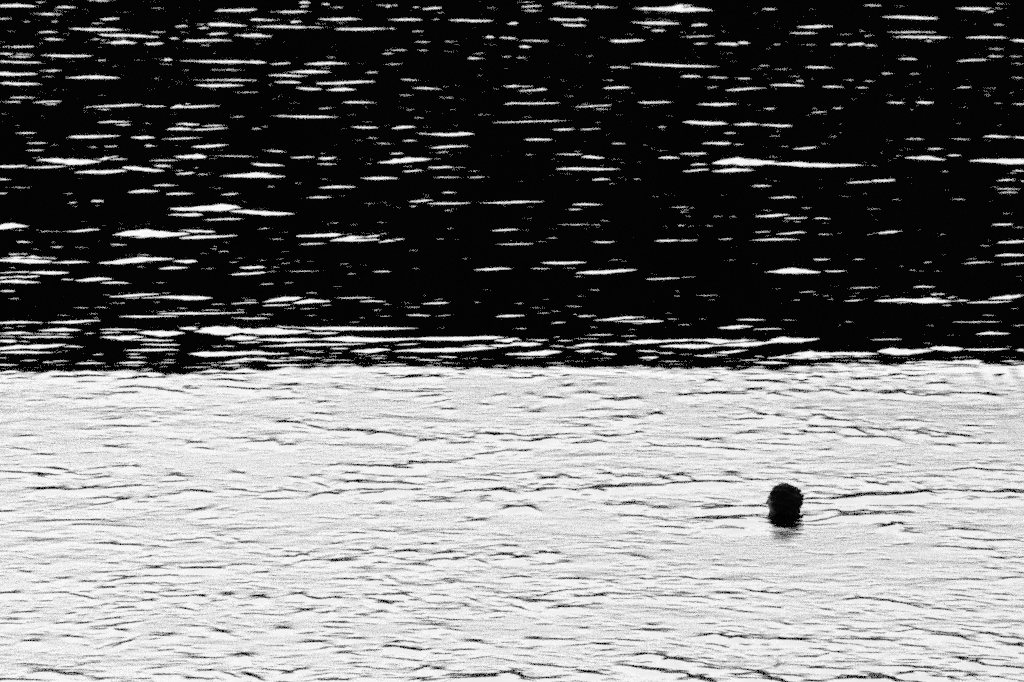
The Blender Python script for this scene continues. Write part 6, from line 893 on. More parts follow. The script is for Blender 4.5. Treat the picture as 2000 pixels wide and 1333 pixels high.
-74,3332,-67,3330,27,72,-3.2,65;-92,3320,-86,3315,35,88,-3.2,54;-85,3313,-74,3307,27,72,-3.2,64;-85,3302,-74,3294,25,67,-3.0,41;
-72,3308,-68,3308,31,79,-3.0,50;-65,3312,-60,3313,40,106,-4.6,30;-49,3335,-42,3333,31,77,-2.5,44;-28,3321,-22,3311,34,86,-3.2,65;
-12,3339,-9,3340,27,66,-2.3,45;-32,3302,-27,3300,30,74,-2.5,42;-31,3296,-27,3294,33,82,-2.7,61;-133,3279,-126,3284,25,64,-2.5,58;
-132,3270,-126,3275,27,69,-2.5,49;-115,3276,-111,3274,37,94,-3.5,65;-84,3277,-78,3277,34,88,-3.4,60;-83,3269,-76,3268,26,68,-2.7,50;
-157,3265,-143,3262,31,76,-2.5,54;-89,3253,-76,3251,33,80,-2.7,60;-53,3234,-43,3231,33,82,-2.9,47;-55,3229,-43,3223,26,65,-2.3,56;
-51,3213,-45,3213,33,84,-3.3,43;-55,3246,-47,3240,32,78,-2.4,69;-39,3214,-28,3208,23,56,-1.9,38;-115,3222,-110,3222,35,89,-3.4,31;
-111,3237,-102,3235,33,81,-2.6,38;-102,3183,-91,3183,34,86,-3.3,65;-124,3171,-113,3171,30,79,-3.5,56;-109,3160,-98,3157,30,77,-3.0,56;
-115,3151,-108,3154,27,68,-2.6,31;-102,3141,-96,3140,26,65,-2.5,59;-102,3131,-95,3131,24,60,-2.3,38;-71,3178,-61,3171,27,71,-2.9,60;
-75,3159,-67,3154,27,71,-3.2,61;-67,3156,-59,3152,27,72,-3.2,33;-66,3147,-59,3143,30,78,-3.5,35;-55,3143,-50,3147,31,81,-3.5,64;
-73,3120,-65,3116,28,70,-2.7,57;-40,3144,-22,3148,28,70,-2.5,63;-27,3180,-17,3176,31,78,-2.9,57;-44,3133,-37,3130,35,86,-3.0,35;
-143,3083,-136,3081,25,65,-2.7,41;-134,3076,-129,3076,24,62,-2.8,48;-135,3068,-130,3068,23,58,-2.4,61;-127,3082,-122,3086,31,78,-3.2,68;
-149,3057,-146,3056,28,71,-2.8,49;-148,3049,-145,3048,26,65,-2.4,37;-92,3090,-86,3090,28,72,-3.1,52;-103,3050,-95,3048,29,75,-3.3,64;
-53,3094,-51,3097,31,80,-3.2,62;-54,3086,-50,3089,31,81,-3.6,64;-45,3090,-42,3090,29,75,-3.2,46;-45,3080,-41,3080,29,75,-3.4,55;
-56,3056,-49,3056,24,62,-2.7,62;-54,3046,-47,3045,30,76,-3.0,48;-35,3069,-10,3070,22,57,-2.4,31;-16,3070,0,3071,28,72,-3.2,45;
-37,3060,-13,3066,25,64,-2.9,54;-19,3064,3,3063,29,75,-3.4,39;-40,3055,-13,3052,29,75,-3.4,50;-21,3055,2,3056,25,65,-3.0,53;
-34,3053,-20,3052,31,81,-3.6,58;-9,3078,0,3076,25,64,-2.7,49;-10,3070,-2,3067,29,74,-3.2,34;-87,3071,-83,3069,28,67,-2.0,57;
-89,3063,-84,3060,22,52,-1.6,56;-112,3050,-106,3048,24,57,-1.9,69;101,3587,117,3584,40,105,-4.3,68;137,3591,155,3592,40,105,-3.9,42;
151,3590,171,3588,34,89,-3.5,55;125,3587,155,3581,38,99,-3.8,61;126,3576,152,3574,40,103,-3.9,44;147,3572,168,3571,37,98,-3.9,32;
145,3583,153,3583,38,98,-3.4,31;144,3574,152,3572,36,94,-3.5,34;78,3566,86,3565,37,90,-2.8,39;70,3533,77,3530,30,74,-2.3,49;
82,3530,92,3522,32,80,-2.6,49;105,3520,122,3517,27,68,-2.2,34;61,3506,72,3501,30,77,-2.7,64;13,3493,30,3487,39,97,-3.1,57;
20,3485,28,3483,34,90,-3.6,52;0,3475,9,3474,33,88,-3.7,48;-1,3463,7,3462,38,102,-4.2,59;20,3442,28,3444,31,84,-3.7,67;78,3456,89,3457,31,78,-2.7,45;
103,3440,109,3439,28,71,-2.4,61;132,3441,140,3437,28,71,-2.5,47;0,3397,12,3397,41,103,-3.5,69;25,3391,44,3389,35,92,-3.7,42;
40,3374,51,3369,34,85,-2.8,47;59,3385,66,3383,31,76,-2.5,66;59,3361,68,3361,32,80,-2.6,39;84,3386,92,3387,41,107,-4.3,44;
111,3396,116,3395,39,102,-4.1,50;118,3386,125,3386,32,84,-3.6,66;131,3386,133,3386,29,75,-2.9,48;23,3335,34,3350,32,84,-3.3,49;
39,3326,48,3327,37,97,-4.1,52;50,3333,58,3335,26,71,-3.2,64;50,3325,57,3327,34,92,-4.1,67;93,3328,105,3326,37,96,-3.9,50;
112,3327,124,3322,27,68,-2.3,59;86,3325,90,3317,37,91,-3.0,36;130,3346,138,3343,27,67,-2.4,57;131,3337,138,3333,26,67,-2.5,43;
148,3354,162,3336,33,83,-3.0,49;11,3314,17,3313,33,85,-3.5,62;10,3302,17,3299,26,69,-2.8,51;18,3316,25,3313,30,76,-2.8,67;
16,3310,22,3307,30,77,-3.0,40;21,3292,31,3293,27,71,-3.2,52;19,3283,30,3282,27,72,-3.1,43;32,3289,46,3292,37,98,-4.4,54;1,3294,8,3285,30,76,-3.0,53;
0,3324,8,3317,36,89,-3.0,62;131,3285,134,3284,37,94,-3.7,62;140,3278,150,3272,32,78,-2.6,42;42,3218,46,3218,27,68,-2.5,63;
77,3219,92,3213,27,69,-2.7,52;80,3206,94,3205,26,65,-2.4,41;115,3193,130,3196,30,77,-3.2,64;122,3200,127,3195,31,78,-3.1,56;
132,3196,142,3194,28,73,-3.1,33;129,3186,142,3186,27,69,-2.8,48;131,3178,140,3179,27,71,-3.1,32;134,3184,139,3185,26,67,-2.9,49;
147,3197,152,3193,28,69,-2.2,33;146,3184,152,3181,26,63,-2.0,59;119,3166,130,3155,31,81,-3.5,58;149,3165,157,3165,28,71,-2.9,53;
134,3165,143,3160,24,59,-2.2,52;11,3189,17,3186,30,76,-2.8,62;10,3179,15,3178,33,82,-3.0,51;25,3180,40,3181,27,66,-2.3,61;
63,3178,75,3176,28,72,-2.9,67;56,3144,59,3145,27,67,-2.6,49;76,3127,91,3125,28,73,-3.1,63;79,3131,86,3131,34,86,-3.4,69;90,3122,102,3116,29,77,-3.4,33;
95,3109,107,3105,24,63,-2.8,50;93,3120,97,3118,24,61,-2.5,49;92,3112,96,3112,24,62,-2.7,51;77,3106,82,3106,27,67,-2.6,35;65,3098,77,3086,31,81,-3.6,62;
73,3094,85,3088,28,74,-3.3,45;75,3079,89,3076,23,59,-2.6,45;93,3081,107,3078,27,71,-3.2,46;88,3071,101,3068,25,64,-2.8,46;
109,3106,117,3102,32,83,-3.4,69;110,3097,121,3092,31,80,-3.3,59;113,3087,124,3083,27,70,-2.8,63;134,3086,147,3079,26,65,-2.7,55;
136,3073,148,3065,26,66,-2.6,52;129,3067,147,3057,31,81,-3.7,44;130,3057,147,3048,25,64,-2.8,45;103,3068,113,3060,26,68,-2.8,43;
100,3062,113,3051,28,74,-3.4,45;105,3048,115,3041,22,58,-2.5,66;95,3056,105,3055,26,67,-2.9,36;95,3051,104,3048,27,68,-2.8,39;
11,3100,24,3094,26,65,-2.6,31;24,3093,38,3087,29,71,-2.6,70;38,3081,46,3079,30,75,-3.0,32;37,3072,44,3071,27,68,-2.7,42;46,3078,51,3076,24,62,-2.6,61;
46,3069,51,3065,30,79,-3.6,38;0,3074,5,3070,23,61,-2.7,63;-2,3068,4,3062,29,75,-3.4,58;-1,3058,3,3054,23,61,-2.7,36;3,3060,10,3060,29,76,-3.4,53;
2,3050,11,3049,26,67,-2.9,50;52,3081,57,3081,30,75,-2.7,68;254,3593,262,3598,37,101,-4.4,35;254,3584,263,3592,42,111,-4.5,36;
263,3584,270,3583,33,84,-2.8,31;263,3563,269,3564,40,100,-3.3,52;180,3600,193,3599,37,94,-3.3,69;180,3586,192,3586,36,90,-3.0,45;
297,3579,307,3576,43,114,-4.5,65;269,3561,277,3562,34,85,-2.8,36;303,3539,315,3536,44,116,-4.5,35;312,3533,330,3537,37,99,-4.0,51;
325,3532,342,3534,36,93,-3.4,51;285,3509,299,3509,42,111,-4.4,45;307,3498,320,3498,38,102,-4.5,63;318,3465,326,3466,34,86,-3.1,30;
332,3467,338,3466,32,81,-2.7,60;308,3428,316,3425,32,83,-3.2,68;316,3387,328,3396,36,93,-3.6,40;292,3387,308,3386,30,75,-2.6,61;
161,3337,170,3337,30,80,-3.6,39;210,3317,220,3317,34,88,-3.6,47;218,3323,226,3323,36,92,-3.4,66;230,3313,242,3307,31,80,-3.1,59;
238,3311,249,3307,30,80,-3.6,60;237,3302,248,3297,34,91,-4.0,57;247,3297,258,3285,28,70,-2.6,41;278,3316,290,3314,38,95,-3.5,43;
280,3331,289,3327,33,84,-3.2,43;304,3334,314,3332,40,102,-3.9,49;308,3315,313,3313,39,99,-3.6,52;262,3286,269,3283,35,85,-2.8,64;
284,3274,287,3272,35,88,-3.3,57;221,3276,225,3274,28,73,-2.8,36;193,3284,200,3277,33,84,-3.2,42;164,3288,168,3287,31,79,-3.1,56;
165,3234,173,3229,37,93,-3.4,70;200,3228,209,3224,29,73,-2.7,53;199,3216,207,3214,37,95,-3.7,62;238,3227,250,3219,28,74,-3.1,44;
255,3208,269,3205,29,76,-3.2,31;272,3188,279,3181,26,66,-2.8,64;273,3179,280,3175,28,72,-2.8,51;277,3215,280,3213,36,92,-3.4,35;
288,3206,292,3204,31,81,-3.2,65;287,3200,292,3196,33,87,-3.8,30;298,3188,305,3187,36,94,-4.0,39;161,3186,175,3179,32,85,-3.8,36;
161,3179,175,3172,31,82,-3.5,43;201,3179,210,3177,34,87,-3.5,46;207,3179,222,3178,34,87,-3.7,32;224,3177,233,3177,33,86,-3.9,48;
192,3169,198,3168,33,85,-3.7,62;199,3169,208,3163,30,76,-2.8,68;231,3164,247,3157,34,85,-3.0,46;301,3169,307,3165,30,79,-3.6,46;
299,3158,306,3155,27,70,-3.0,33;213,3153,219,3153,26,67,-2.6,31;187,3144,197,3139,28,71,-2.8,58;187,3133,190,3132,32,84,-3.7,53;
172,3127,183,3127,26,66,-2.7,49;213,3140,218,3138,36,89,-3.3,39;224,3097,242,3094,32,78,-2.9,57;250,3120,254,3119,31,76,-2.8,65;
266,3124,276,3117,31,83,-3.7,38;265,3114,275,3109,23,60,-2.5,48;269,3109,276,3108,31,82,-3.7,49;268,3100,275,3098,25,64,-2.9,38;
277,3096,292,3093,30,80,-3.6,41;279,3118,292,3115,28,72,-3.0,33;303,3134,309,3134,34,87,-3.6,59;237,3090,245,3090,32,80,-3.2,57;
236,3077,245,3078,24,60,-2.5,63;228,3072,234,3071,34,87,-3.6,67;174,3090,189,3086,26,68,-2.9,30;183,3087,198,3085,26,68,-2.8,46;
160,3067,170,3063,25,65,-2.9,41;192,3066,205,3062,26,68,-3.1,34;190,3054,206,3055,27,71,-3.2,43;211,3075,223,3076,29,75,-3.3,37;
208,3069,223,3069,26,69,-3.1,45;208,3064,225,3061,30,77,-3.3,64;208,3055,224,3055,27,69,-2.9,65;206,3047,218,3048,30,77,-3.5,48;
200,3056,222,3053,27,70,-3.1,40;199,3046,219,3043,27,70,-3.0,68;222,3049,236,3045,30,80,-3.6,53;149,3057,156,3054,28,73,-3.2,51;
149,3045,156,3043,24,62,-2.7,48;172,3048,181,3049,27,71,-3.2,37;267,3072,271,3072,30,77,-3.1,51;266,3063,270,3061,26,67,-3.0,45;
238,3075,246,3072,25,64,-2.5,50;234,3068,242,3064,30,76,-3.1,33;251,3078,263,3080,29,72,-2.7,50;247,3069,255,3067,28,70,-2.7,65;
249,3061,257,3057,27,69,-2.9,30;252,3059,255,3058,25,64,-2.6,50;251,3046,254,3045,27,69,-2.9,42;278,3063,289,3058,28,70,-2.6,47;
378,3153,387,3148,24,60,-2.2,55;-354,3311,-340,3310,33,84,-3.3,35;359,3482,367,3481,30,81,-3.5,69;357,3469,366,3469,35,93,-3.9,37;
-447,3582,-438,3583,37,96,-3.5,52;-445,3572,-435,3569,39,101,-3.7,52;-517,3727,-509,3727,46,125,-5.1,48;-514,3716,-507,3717,45,126,-5.5,64;
460,3556,473,3557,33,84,-3.0,34;-377,3444,-358,3440,37,97,-4.0,51;544,4107,556,4105,44,115,-3.7,48;542,4090,555,4089,48,126,-4.2,37;
-488,3928,-478,3919,40,107,-3.8,56;370,3346,375,3347,37,95,-3.6,33;-556,4061,-528,4051,54,149,-5.8,48;-464,4079,-448,4079,42,114,-4.0,32;
341,3278,346,3280,36,92,-3.6,68;406,3070,427,3067,26,69,-3.1,50;425,3068,441,3071,27,69,-3.1,52;415,3062,439,3061,24,62,-2.6,51;
407,3050,436,3056,27,68,-2.9,39;-458,3739,-451,3742,42,110,-4.1,62;456,3368,466,3367,32,83,-3.3,52;-441,3980,-432,3984,52,149,-6.4,47;
487,3806,504,3809,48,125,-4.3,45;-501,3737,-492,3738,43,119,-5.3,47;331,3138,338,3137,34,90,-3.9,68;-389,3052,-371,3047,26,67,-3.0,64;
384,3156,392,3153,32,85,-3.8,47;384,3147,392,3142,25,66,-2.9,36;500,4184,519,4163,45,127,-4.9,59;-489,3737,-478,3740,34,90,-3.4,44;
-490,3727,-479,3731,42,114,-4.8,48;386,3747,392,3748,44,119,-4.9,34;-462,3515,-454,3515,42,110,-4.2,60;467,3638,485,3639,39,109,-4.8,52;
467,3631,486,3626,47,128,-5.4,33;464,3617,480,3618,36,98,-4.1,63;-472,3581,-463,3579,40,105,-3.9,39;457,3546,467,3533,37,91,-2.8,36;
-418,3383,-413,3381,29,79,-3.5,60;397,3334,419,3331,33,87,-3.7,32;-375,3531,-365,3526,35,90,-3.3,31;375,3315,383,3315,39,94,-2.9,66;
-488,4193,-481,4194,60,159,-5.3,51;451,3771,471,3768,43,114,-4.2,61;447,3755,467,3761,34,93,-3.6,51;-443,3439,-437,3438,36,90,-3.0,59;
329,3051,334,3051,30,78,-3.3,44;-430,3052,-413,3049,25,63,-2.6,66;358,3074,374,3066,24,62,-2.7,60;358,3062,374,3059,25,65,-3.0,63;
-541,4002,-533,3997,54,141,-4.7,48;454,3317,460,3316,31,81,-3.3,47;418,3759,428,3730,36,92,-3.2,40;-409,3138,-407,3137,26,67,-2.6,49;
-364,3377,-353,3378,39,97,-3.4,58;-412,3424,-402,3425,33,83,-3.0,42;486,3826,490,3826,52,134,-4.5,60;-422,3058,-419,3057,30,78,-3.5,58;
-421,3046,-418,3045,26,67,-3.0,55;442,3811,451,3807,50,132,-4.7,69;-403,3398,-395,3400,33,86,-3.3,52;490,3868,500,3865,41,107,-3.8,65;
-467,3400,-449,3393,34,85,-2.9,54;371,3276,378,3278,34,87,-3.4,34;-370,3229,-354,3221,27,69,-2.6,34;383,3051,399,3049,30,78,-3.5,60;
-349,3055,-340,3056,24,60,-2.1,43;424,3796,437,3796,39,105,-4.0,36;-452,3730,-446,3732,42,117,-5.2,32;-451,3720,-445,3721,39,104,-4.0,34;
375,3243,382,3240,27,66,-2.1,55;-537,4171,-522,4169,59,166,-6.5,67;349,3298,353,3297,34,85,-2.9,55;-494,4218,-484,4213,48,127,-4.0,40;
-490,4199,-481,4198,50,131,-4.0,51;425,3391,433,3392,31,77,-2.5,69;420,3380,430,3379,31,78,-2.6,40;420,3369,428,3367,33,82,-2.7,35;
-398,3698,-387,3700,40,105,-3.9,39;418,3529,424,3527,32,79,-2.4,60;-569,4199,-543,4178,47,129,-4.9,58;370,3059,396,3063,23,60,-2.7,65;
352,3055,379,3054,31,80,-3.6,45;369,3052,398,3057,22,58,-2.6,51;357,3045,385,3048,26,67,-3.0,55;-450,3745,-440,3749,43,118,-5.0,39;
-448,3733,-438,3735,33,89,-3.6,31;424,3488,431,3489,42,105,-3.4,31;-491,3794,-481,3792,39,101,-3.5,67;483,4169,496,4166,51,138,-4.9,58;
-445,3388,-424,3383,39,104,-4.4,55;322,3070,333,3072,27,69,-2.9,46;314,3056,331,3056,30,79,-3.6,55;320,3048,337,3049,24,63,-2.8,66;
319,3042,331,3041,22,56,-2.5,47;-496,3883,-487,3882,47,121,-4.0,38;345,3093,359,3091,27,70,-3.1,50;-545,3960,-535,3959,49,139,-6.1,46;
356,3257,360,3258,34,84,-2.7,36;353,3246,358,3247,24,59,-1.9,62;-569,4181,-556,4181,53,155,-6.5,49;-566,4165,-555,4165,47,137,-5.8,62;
450,3978,460,3972,48,132,-5.1,51;-453,3638,-449,3637,41,110,-4.4,66;-450,3621,-446,3620,43,120,-5.3,51;387,3699,395,3698,48,125,-4.6,44;
-417,3937,-411,3937,54,152,-6.2,65;400,3492,416,3489,35,87,-2.7,62;374,3093,385,3089,27,70,-2.8,40;374,3085,385,3082,31,79,-3.1,50;
-451,3483,-434,3466,42,104,-3.5,51;495,4188,502,4186,45,119,-3.9,52;516,4128,525,4140,56,144,-4.5,65;-406,3274,-403,3275,35,88,-3.0,47;
379,3180,383,3179,24,61,-2.3,56;378,3174,382,3173,26,67,-2.6,61;-519,3947,-513,3945,56,150,-5.5,69;428,3730,443,3736,39,109,-4.6,55;
-505,3943,-493,3939,42,115,-4.5,53;351,3328,354,3319,39,96,-3.2,47;-385,3078,-372,3077,30,78,-3.4,33;-382,3071,-366,3069,28,72,-3.1,47;
-386,3060,-369,3063,29,75,-3.4,63;-382,3055,-365,3054,25,65,-2.8,39;-379,3050,-367,3048,22,57,-2.5,42;386,3079,390,3075,24,62,-2.8,31;
385,3072,389,3066,25,66,-2.9,33;384,3062,388,3059,30,78,-3.4,36;-466,4106,-453,4102,54,140,-4.3,39;-467,4089,-454,4089,49,125,-3.8,59;
-533,3968,-527,3965,55,144,-4.9,31;467,3973,474,3966,50,129,-4.1,45;-565,4247,-552,4243,57,164,-6.6,67;372,3335,378,3333,36,97,-4.3,33;
371,3328,379,3324,32,83,-3.5,38;370,3319,376,3316,32,87,-3.9,44;-465,4184,-453,4183,57,162,-6.4,69;-465,4169,-452,4168,44,123,-4.9,34;
467,3813,477,3809,46,126,-5.3,34;-394,3417,-386,3410,41,103,-3.5,57;337,3138,341,3140,27,66,-2.4,66;-444,3719,-433,3718,36,91,-3.1,31;
413,3090,418,3090,28,72,-3.0,37;421,3972,435,3969,44,125,-5.4,66;-454,3569,-439,3563,36,90,-2.9,57;496,3966,503,3960,52,143,-5.7,51;
-554,3961,-540,3965,55,138,-4.2,70;505,3801,529,3800,38,100,-3.7,51;-503,3973,-482,3965,49,134,-5.3,48;368,3259,383,3257,29,69,-2.2,31;
-450,3500,-438,3497,28,71,-2.4,61;452,4234,465,4231,58,151,-4.8,69;428,3257,435,3254,35,84,-2.6,66;-460,3284,-451,3275,30,76,-2.9,52;
411,3796,417,3792,39,103,-3.7,32;-455,3475,-448,3476,41,109,-4.7,34;321,3066,333,3059,33,81,-2.9,33;-432,3645,-416,3647,33,83,-2.9,37;
-449,3530,-438,3521,37,92,-2.9,30;-398,3289,-387,3280,31,79,-3.0,53;-505,4061,-491,4056,47,121,-3.9,61;384,3238,394,3237,27,67,-2.3,34;
-479,4097,-447,4097,36,92,-2.8,33;-454,4095,-429,4096,31,80,-2.5,67;401,3208,404,3206,32,82,-3.2,33;-379,3198,-373,3194,26,67,-2.8,54;
-377,3191,-372,3188,30,77,-3.1,46;346,3178,362,3173,32,82,-3.5,40;-351,3348,-345,3347,34,89,-3.8,62;-349,3339,-344,3338,32,85,-3.8,30;
438,3613,457,3620,38,99,-3.6,69;451,3619,476,3621,35,91,-3.3,49;470,3623,490,3623,38,97,-3.5,65;-419,3302,-409,3302,29,78,-3.5,42;
-419,3293,-408,3292,33,84,-3.4,59;427,3763,452,3769,41,106,-3.8,39;-479,3715,-471,3718,38,94,-3.0,44;373,3206,379,3203,34,87,-3.6,50;
-417,3832,-399,3831,46,126,-5.2,55;392,3738,410,3735,50,139,-6.2,67;-537,4268,-516,4269,52,147,-5.7,61;404,3329,408,3317,28,70,-2.6,56;
-464,4086,-442,4082,42,108,-3.4,65;445,3460,459,3462,37,100,-4.4,65;-338,3093,-327,3084,28,71,-3.0,35;430,3346,436,3346,32,84,-3.5,33;
430,3339,436,3339,29,76,-3.1,64;-466,3558,-457,3556,31,78,-2.5,41;411,3795,421,3793,48,126,-4.5,39;-528,4168,-518,4166,57,152,-5.2,57;
389,3281,392,3280,26,66,-2.5,50;-407,3149,-402,3147,30,75,-2.7,45;472,3713,488,3713,46,127,-5.5,63;-411,3067,-408,3066,25,63,-2.3,64;
-410,3058,-407,3057,27,69,-2.8,39;473,3722,483,3729,48,121,-3.7,32;-414,3147,-405,3144,26,67,-2.9,39;449,3701,467,3700,38,95,-3.2,48;
-507,4040,-494,4029,45,128,-5.2,45;456,4213,472,4204,54,153,-6.2,67;-471,3436,-462,3436,37,96,-3.5,35;388,3709,397,3709,46,117,-4.0,62;
-514,3776,-505,3772,43,108,-3.5,55;328,3058,347,3057,28,69,-2.6,36;-495,3831,-478,3831,41,109,-4.0,66;499,3762,524,3753,51,143,-6.3,43;
-340,3073,-328,3072,30,79,-3.5,57;-342,3066,-326,3065,25,64,-2.9,57;-338,3057,-323,3060,31,80,-3.5,45;-335,3050,-320,3052,28,72,-3.2,57;
-336,3043,-324,3045,30,77,-3.4,43;427,4136,435,4135,57,150,-4.9,44;-431,3243,-422,3241,28,69,-2.4,55;389,3456,392,3455,33,84,-3.0,63;
513,3933,524,3929,52,143,-5.9,64;425,3968,434,3964,48,132,-5.1,31;-470,3458,-467,3457,36,93,-3.4,63;437,3806,442,3800,42,116,-4.8,52;
-512,3732,-499,3721,39,102,-3.6,47;384,3698,389,3697,46,124,-5.1,36;382,3682,387,3680,38,105,-4.6,65;-440,3711,-432,3714,39,98,-3.0,67;
-427,3533,-419,3530,31,76,-2.5,65;526,4001,536,3997,52,145,-5.9,61;525,3990,535,3987,37,107,-4.6,41;-418,3320,-404,3312,35,94,-4.2,44;
-414,3307,-401,3299,33,88,-4.0,66;412,3074,431,3076,29,73,-2.9,47;-458,3678,-449,3678,43,112,-4.1,53;490,3796,501,3793,39,100,-3.4,56;
-464,3398,-456,3406,38,100,-4.2,59;478,3724,483,3723,41,103,-3.4,47;-464,3885,-454,3888,43,119,-4.9,44;399,3820,407,3817,36,99,-4.1,44;
-406,3128,-397,3128,33,84,-3.3,60;368,3663,399,3668,41,113,-4.9,51;-479,4164,-468,4167,52,139,-4.8,58;422,3455,429,3453,42,108,-3.9,68;
-380,3209,-367,3201,30,73,-2.4,60;459,4011,470,4008,48,125,-4.2,58;-434,3149,-423,3143,29,72,-2.8,47;466,4044,473,4031,43,108,-3.2,45;
-335,3143,-330,3141,34,85,-3.2,55;460,3349,467,3347,31,84,-3.8,68;459,3340,466,3338,33,88,-3.9,31;-403,3260,-396,3259,27,64,-1.9,57;
547,4039,559,4038,55,142,-4.6,57;546,4026,558,4027,45,116,-3.7,66;-397,3078,-386,3075,29,74,-3.0,67;-398,3069,-388,3067,23,60,-2.5,59;
-453,3338,-445,3338,40,98,-3.2,37;518,3953,524,3953,45,120,-4.5,38;-415,3185,-404,3179,27,70,-2.8,45;365,3182,372,3175,30,75,-3.0,64;
365,3174,372,3168,30,78,-3.2,64;481,4063,489,4050,45,114,-3.4,61;-387,3667,-373,3676,39,106,-4.4,48;416,3785,423,3782,45,117,-4.0,34;
530,3897,540,3897,49,138,-5.8,33;467,3526,483,3529,43,114,-4.6,40;478,3526,497,3525,41,105,-3.8,44;-475,3655,-471,3653,43,118,-5.1,58;
-473,3638,-468,3637,38,104,-4.4,70;458,4075,469,4072,45,124,-4.8,60;-408,3651,-384,3659,37,98,-3.7,49;344,3127,351,3128,33,86,-3.8,37;
-514,3958,-499,3959,48,137,-6.0,41;426,4203,439,4202,58,161,-6.1,67;426,4189,438,4188,56,163,-7.0,45;-449,4194,-440,4196,64,173,-6.1,35;
366,3203,376,3204,24,62,-2.5,65;366,3195,375,3196,29,73,-2.9,44;-406,3727,-399,3725,42,115,-4.9,38;-408,3716,-401,3716,45,124,-5.4,46;
457,3935,475,3924,42,109,-3.7,60;-399,3343,-391,3343,32,86,-3.8,63;517,4275,539,4275,55,142,-4.2,47;508,4258,527,4260,50,130,-4.1,31;
-484,3623,-470,3630,34,93,-4.1,36;-479,3608,-467,3615,34,93,-4.1,43;377,3526,393,3524,44,114,-4.5,65;386,3526,404,3527,34,87,-3.3,61;
-502,3690,-482,3692,43,111,-3.8,33;-486,3688,-470,3691,35,90,-3.0,55;470,3795,477,3793,39,105,-4.2,57;-406,3299,-393,3298,27,72,-3.2,70;
-406,3294,-395,3291,25,67,-2.9,45;356,3124,359,3123,30,75,-2.7,45;-443,3298,-431,3289,29,74,-2.7,53;399,3192,408,3191,31,82,-3.5,69;
396,3183,409,3180,32,80,-3.2,35;399,3174,408,3174,24,61,-2.4,58;-395,3067,-381,3065,28,72,-3.2,61;-392,3054,-378,3053,28,72,-3.2,55;
469,3397,471,3397,25,68,-2.9,34;-508,4228,-492,4225,65,168,-5.2,31;429,3789,452,3791,43,111,-3.8,37;"""
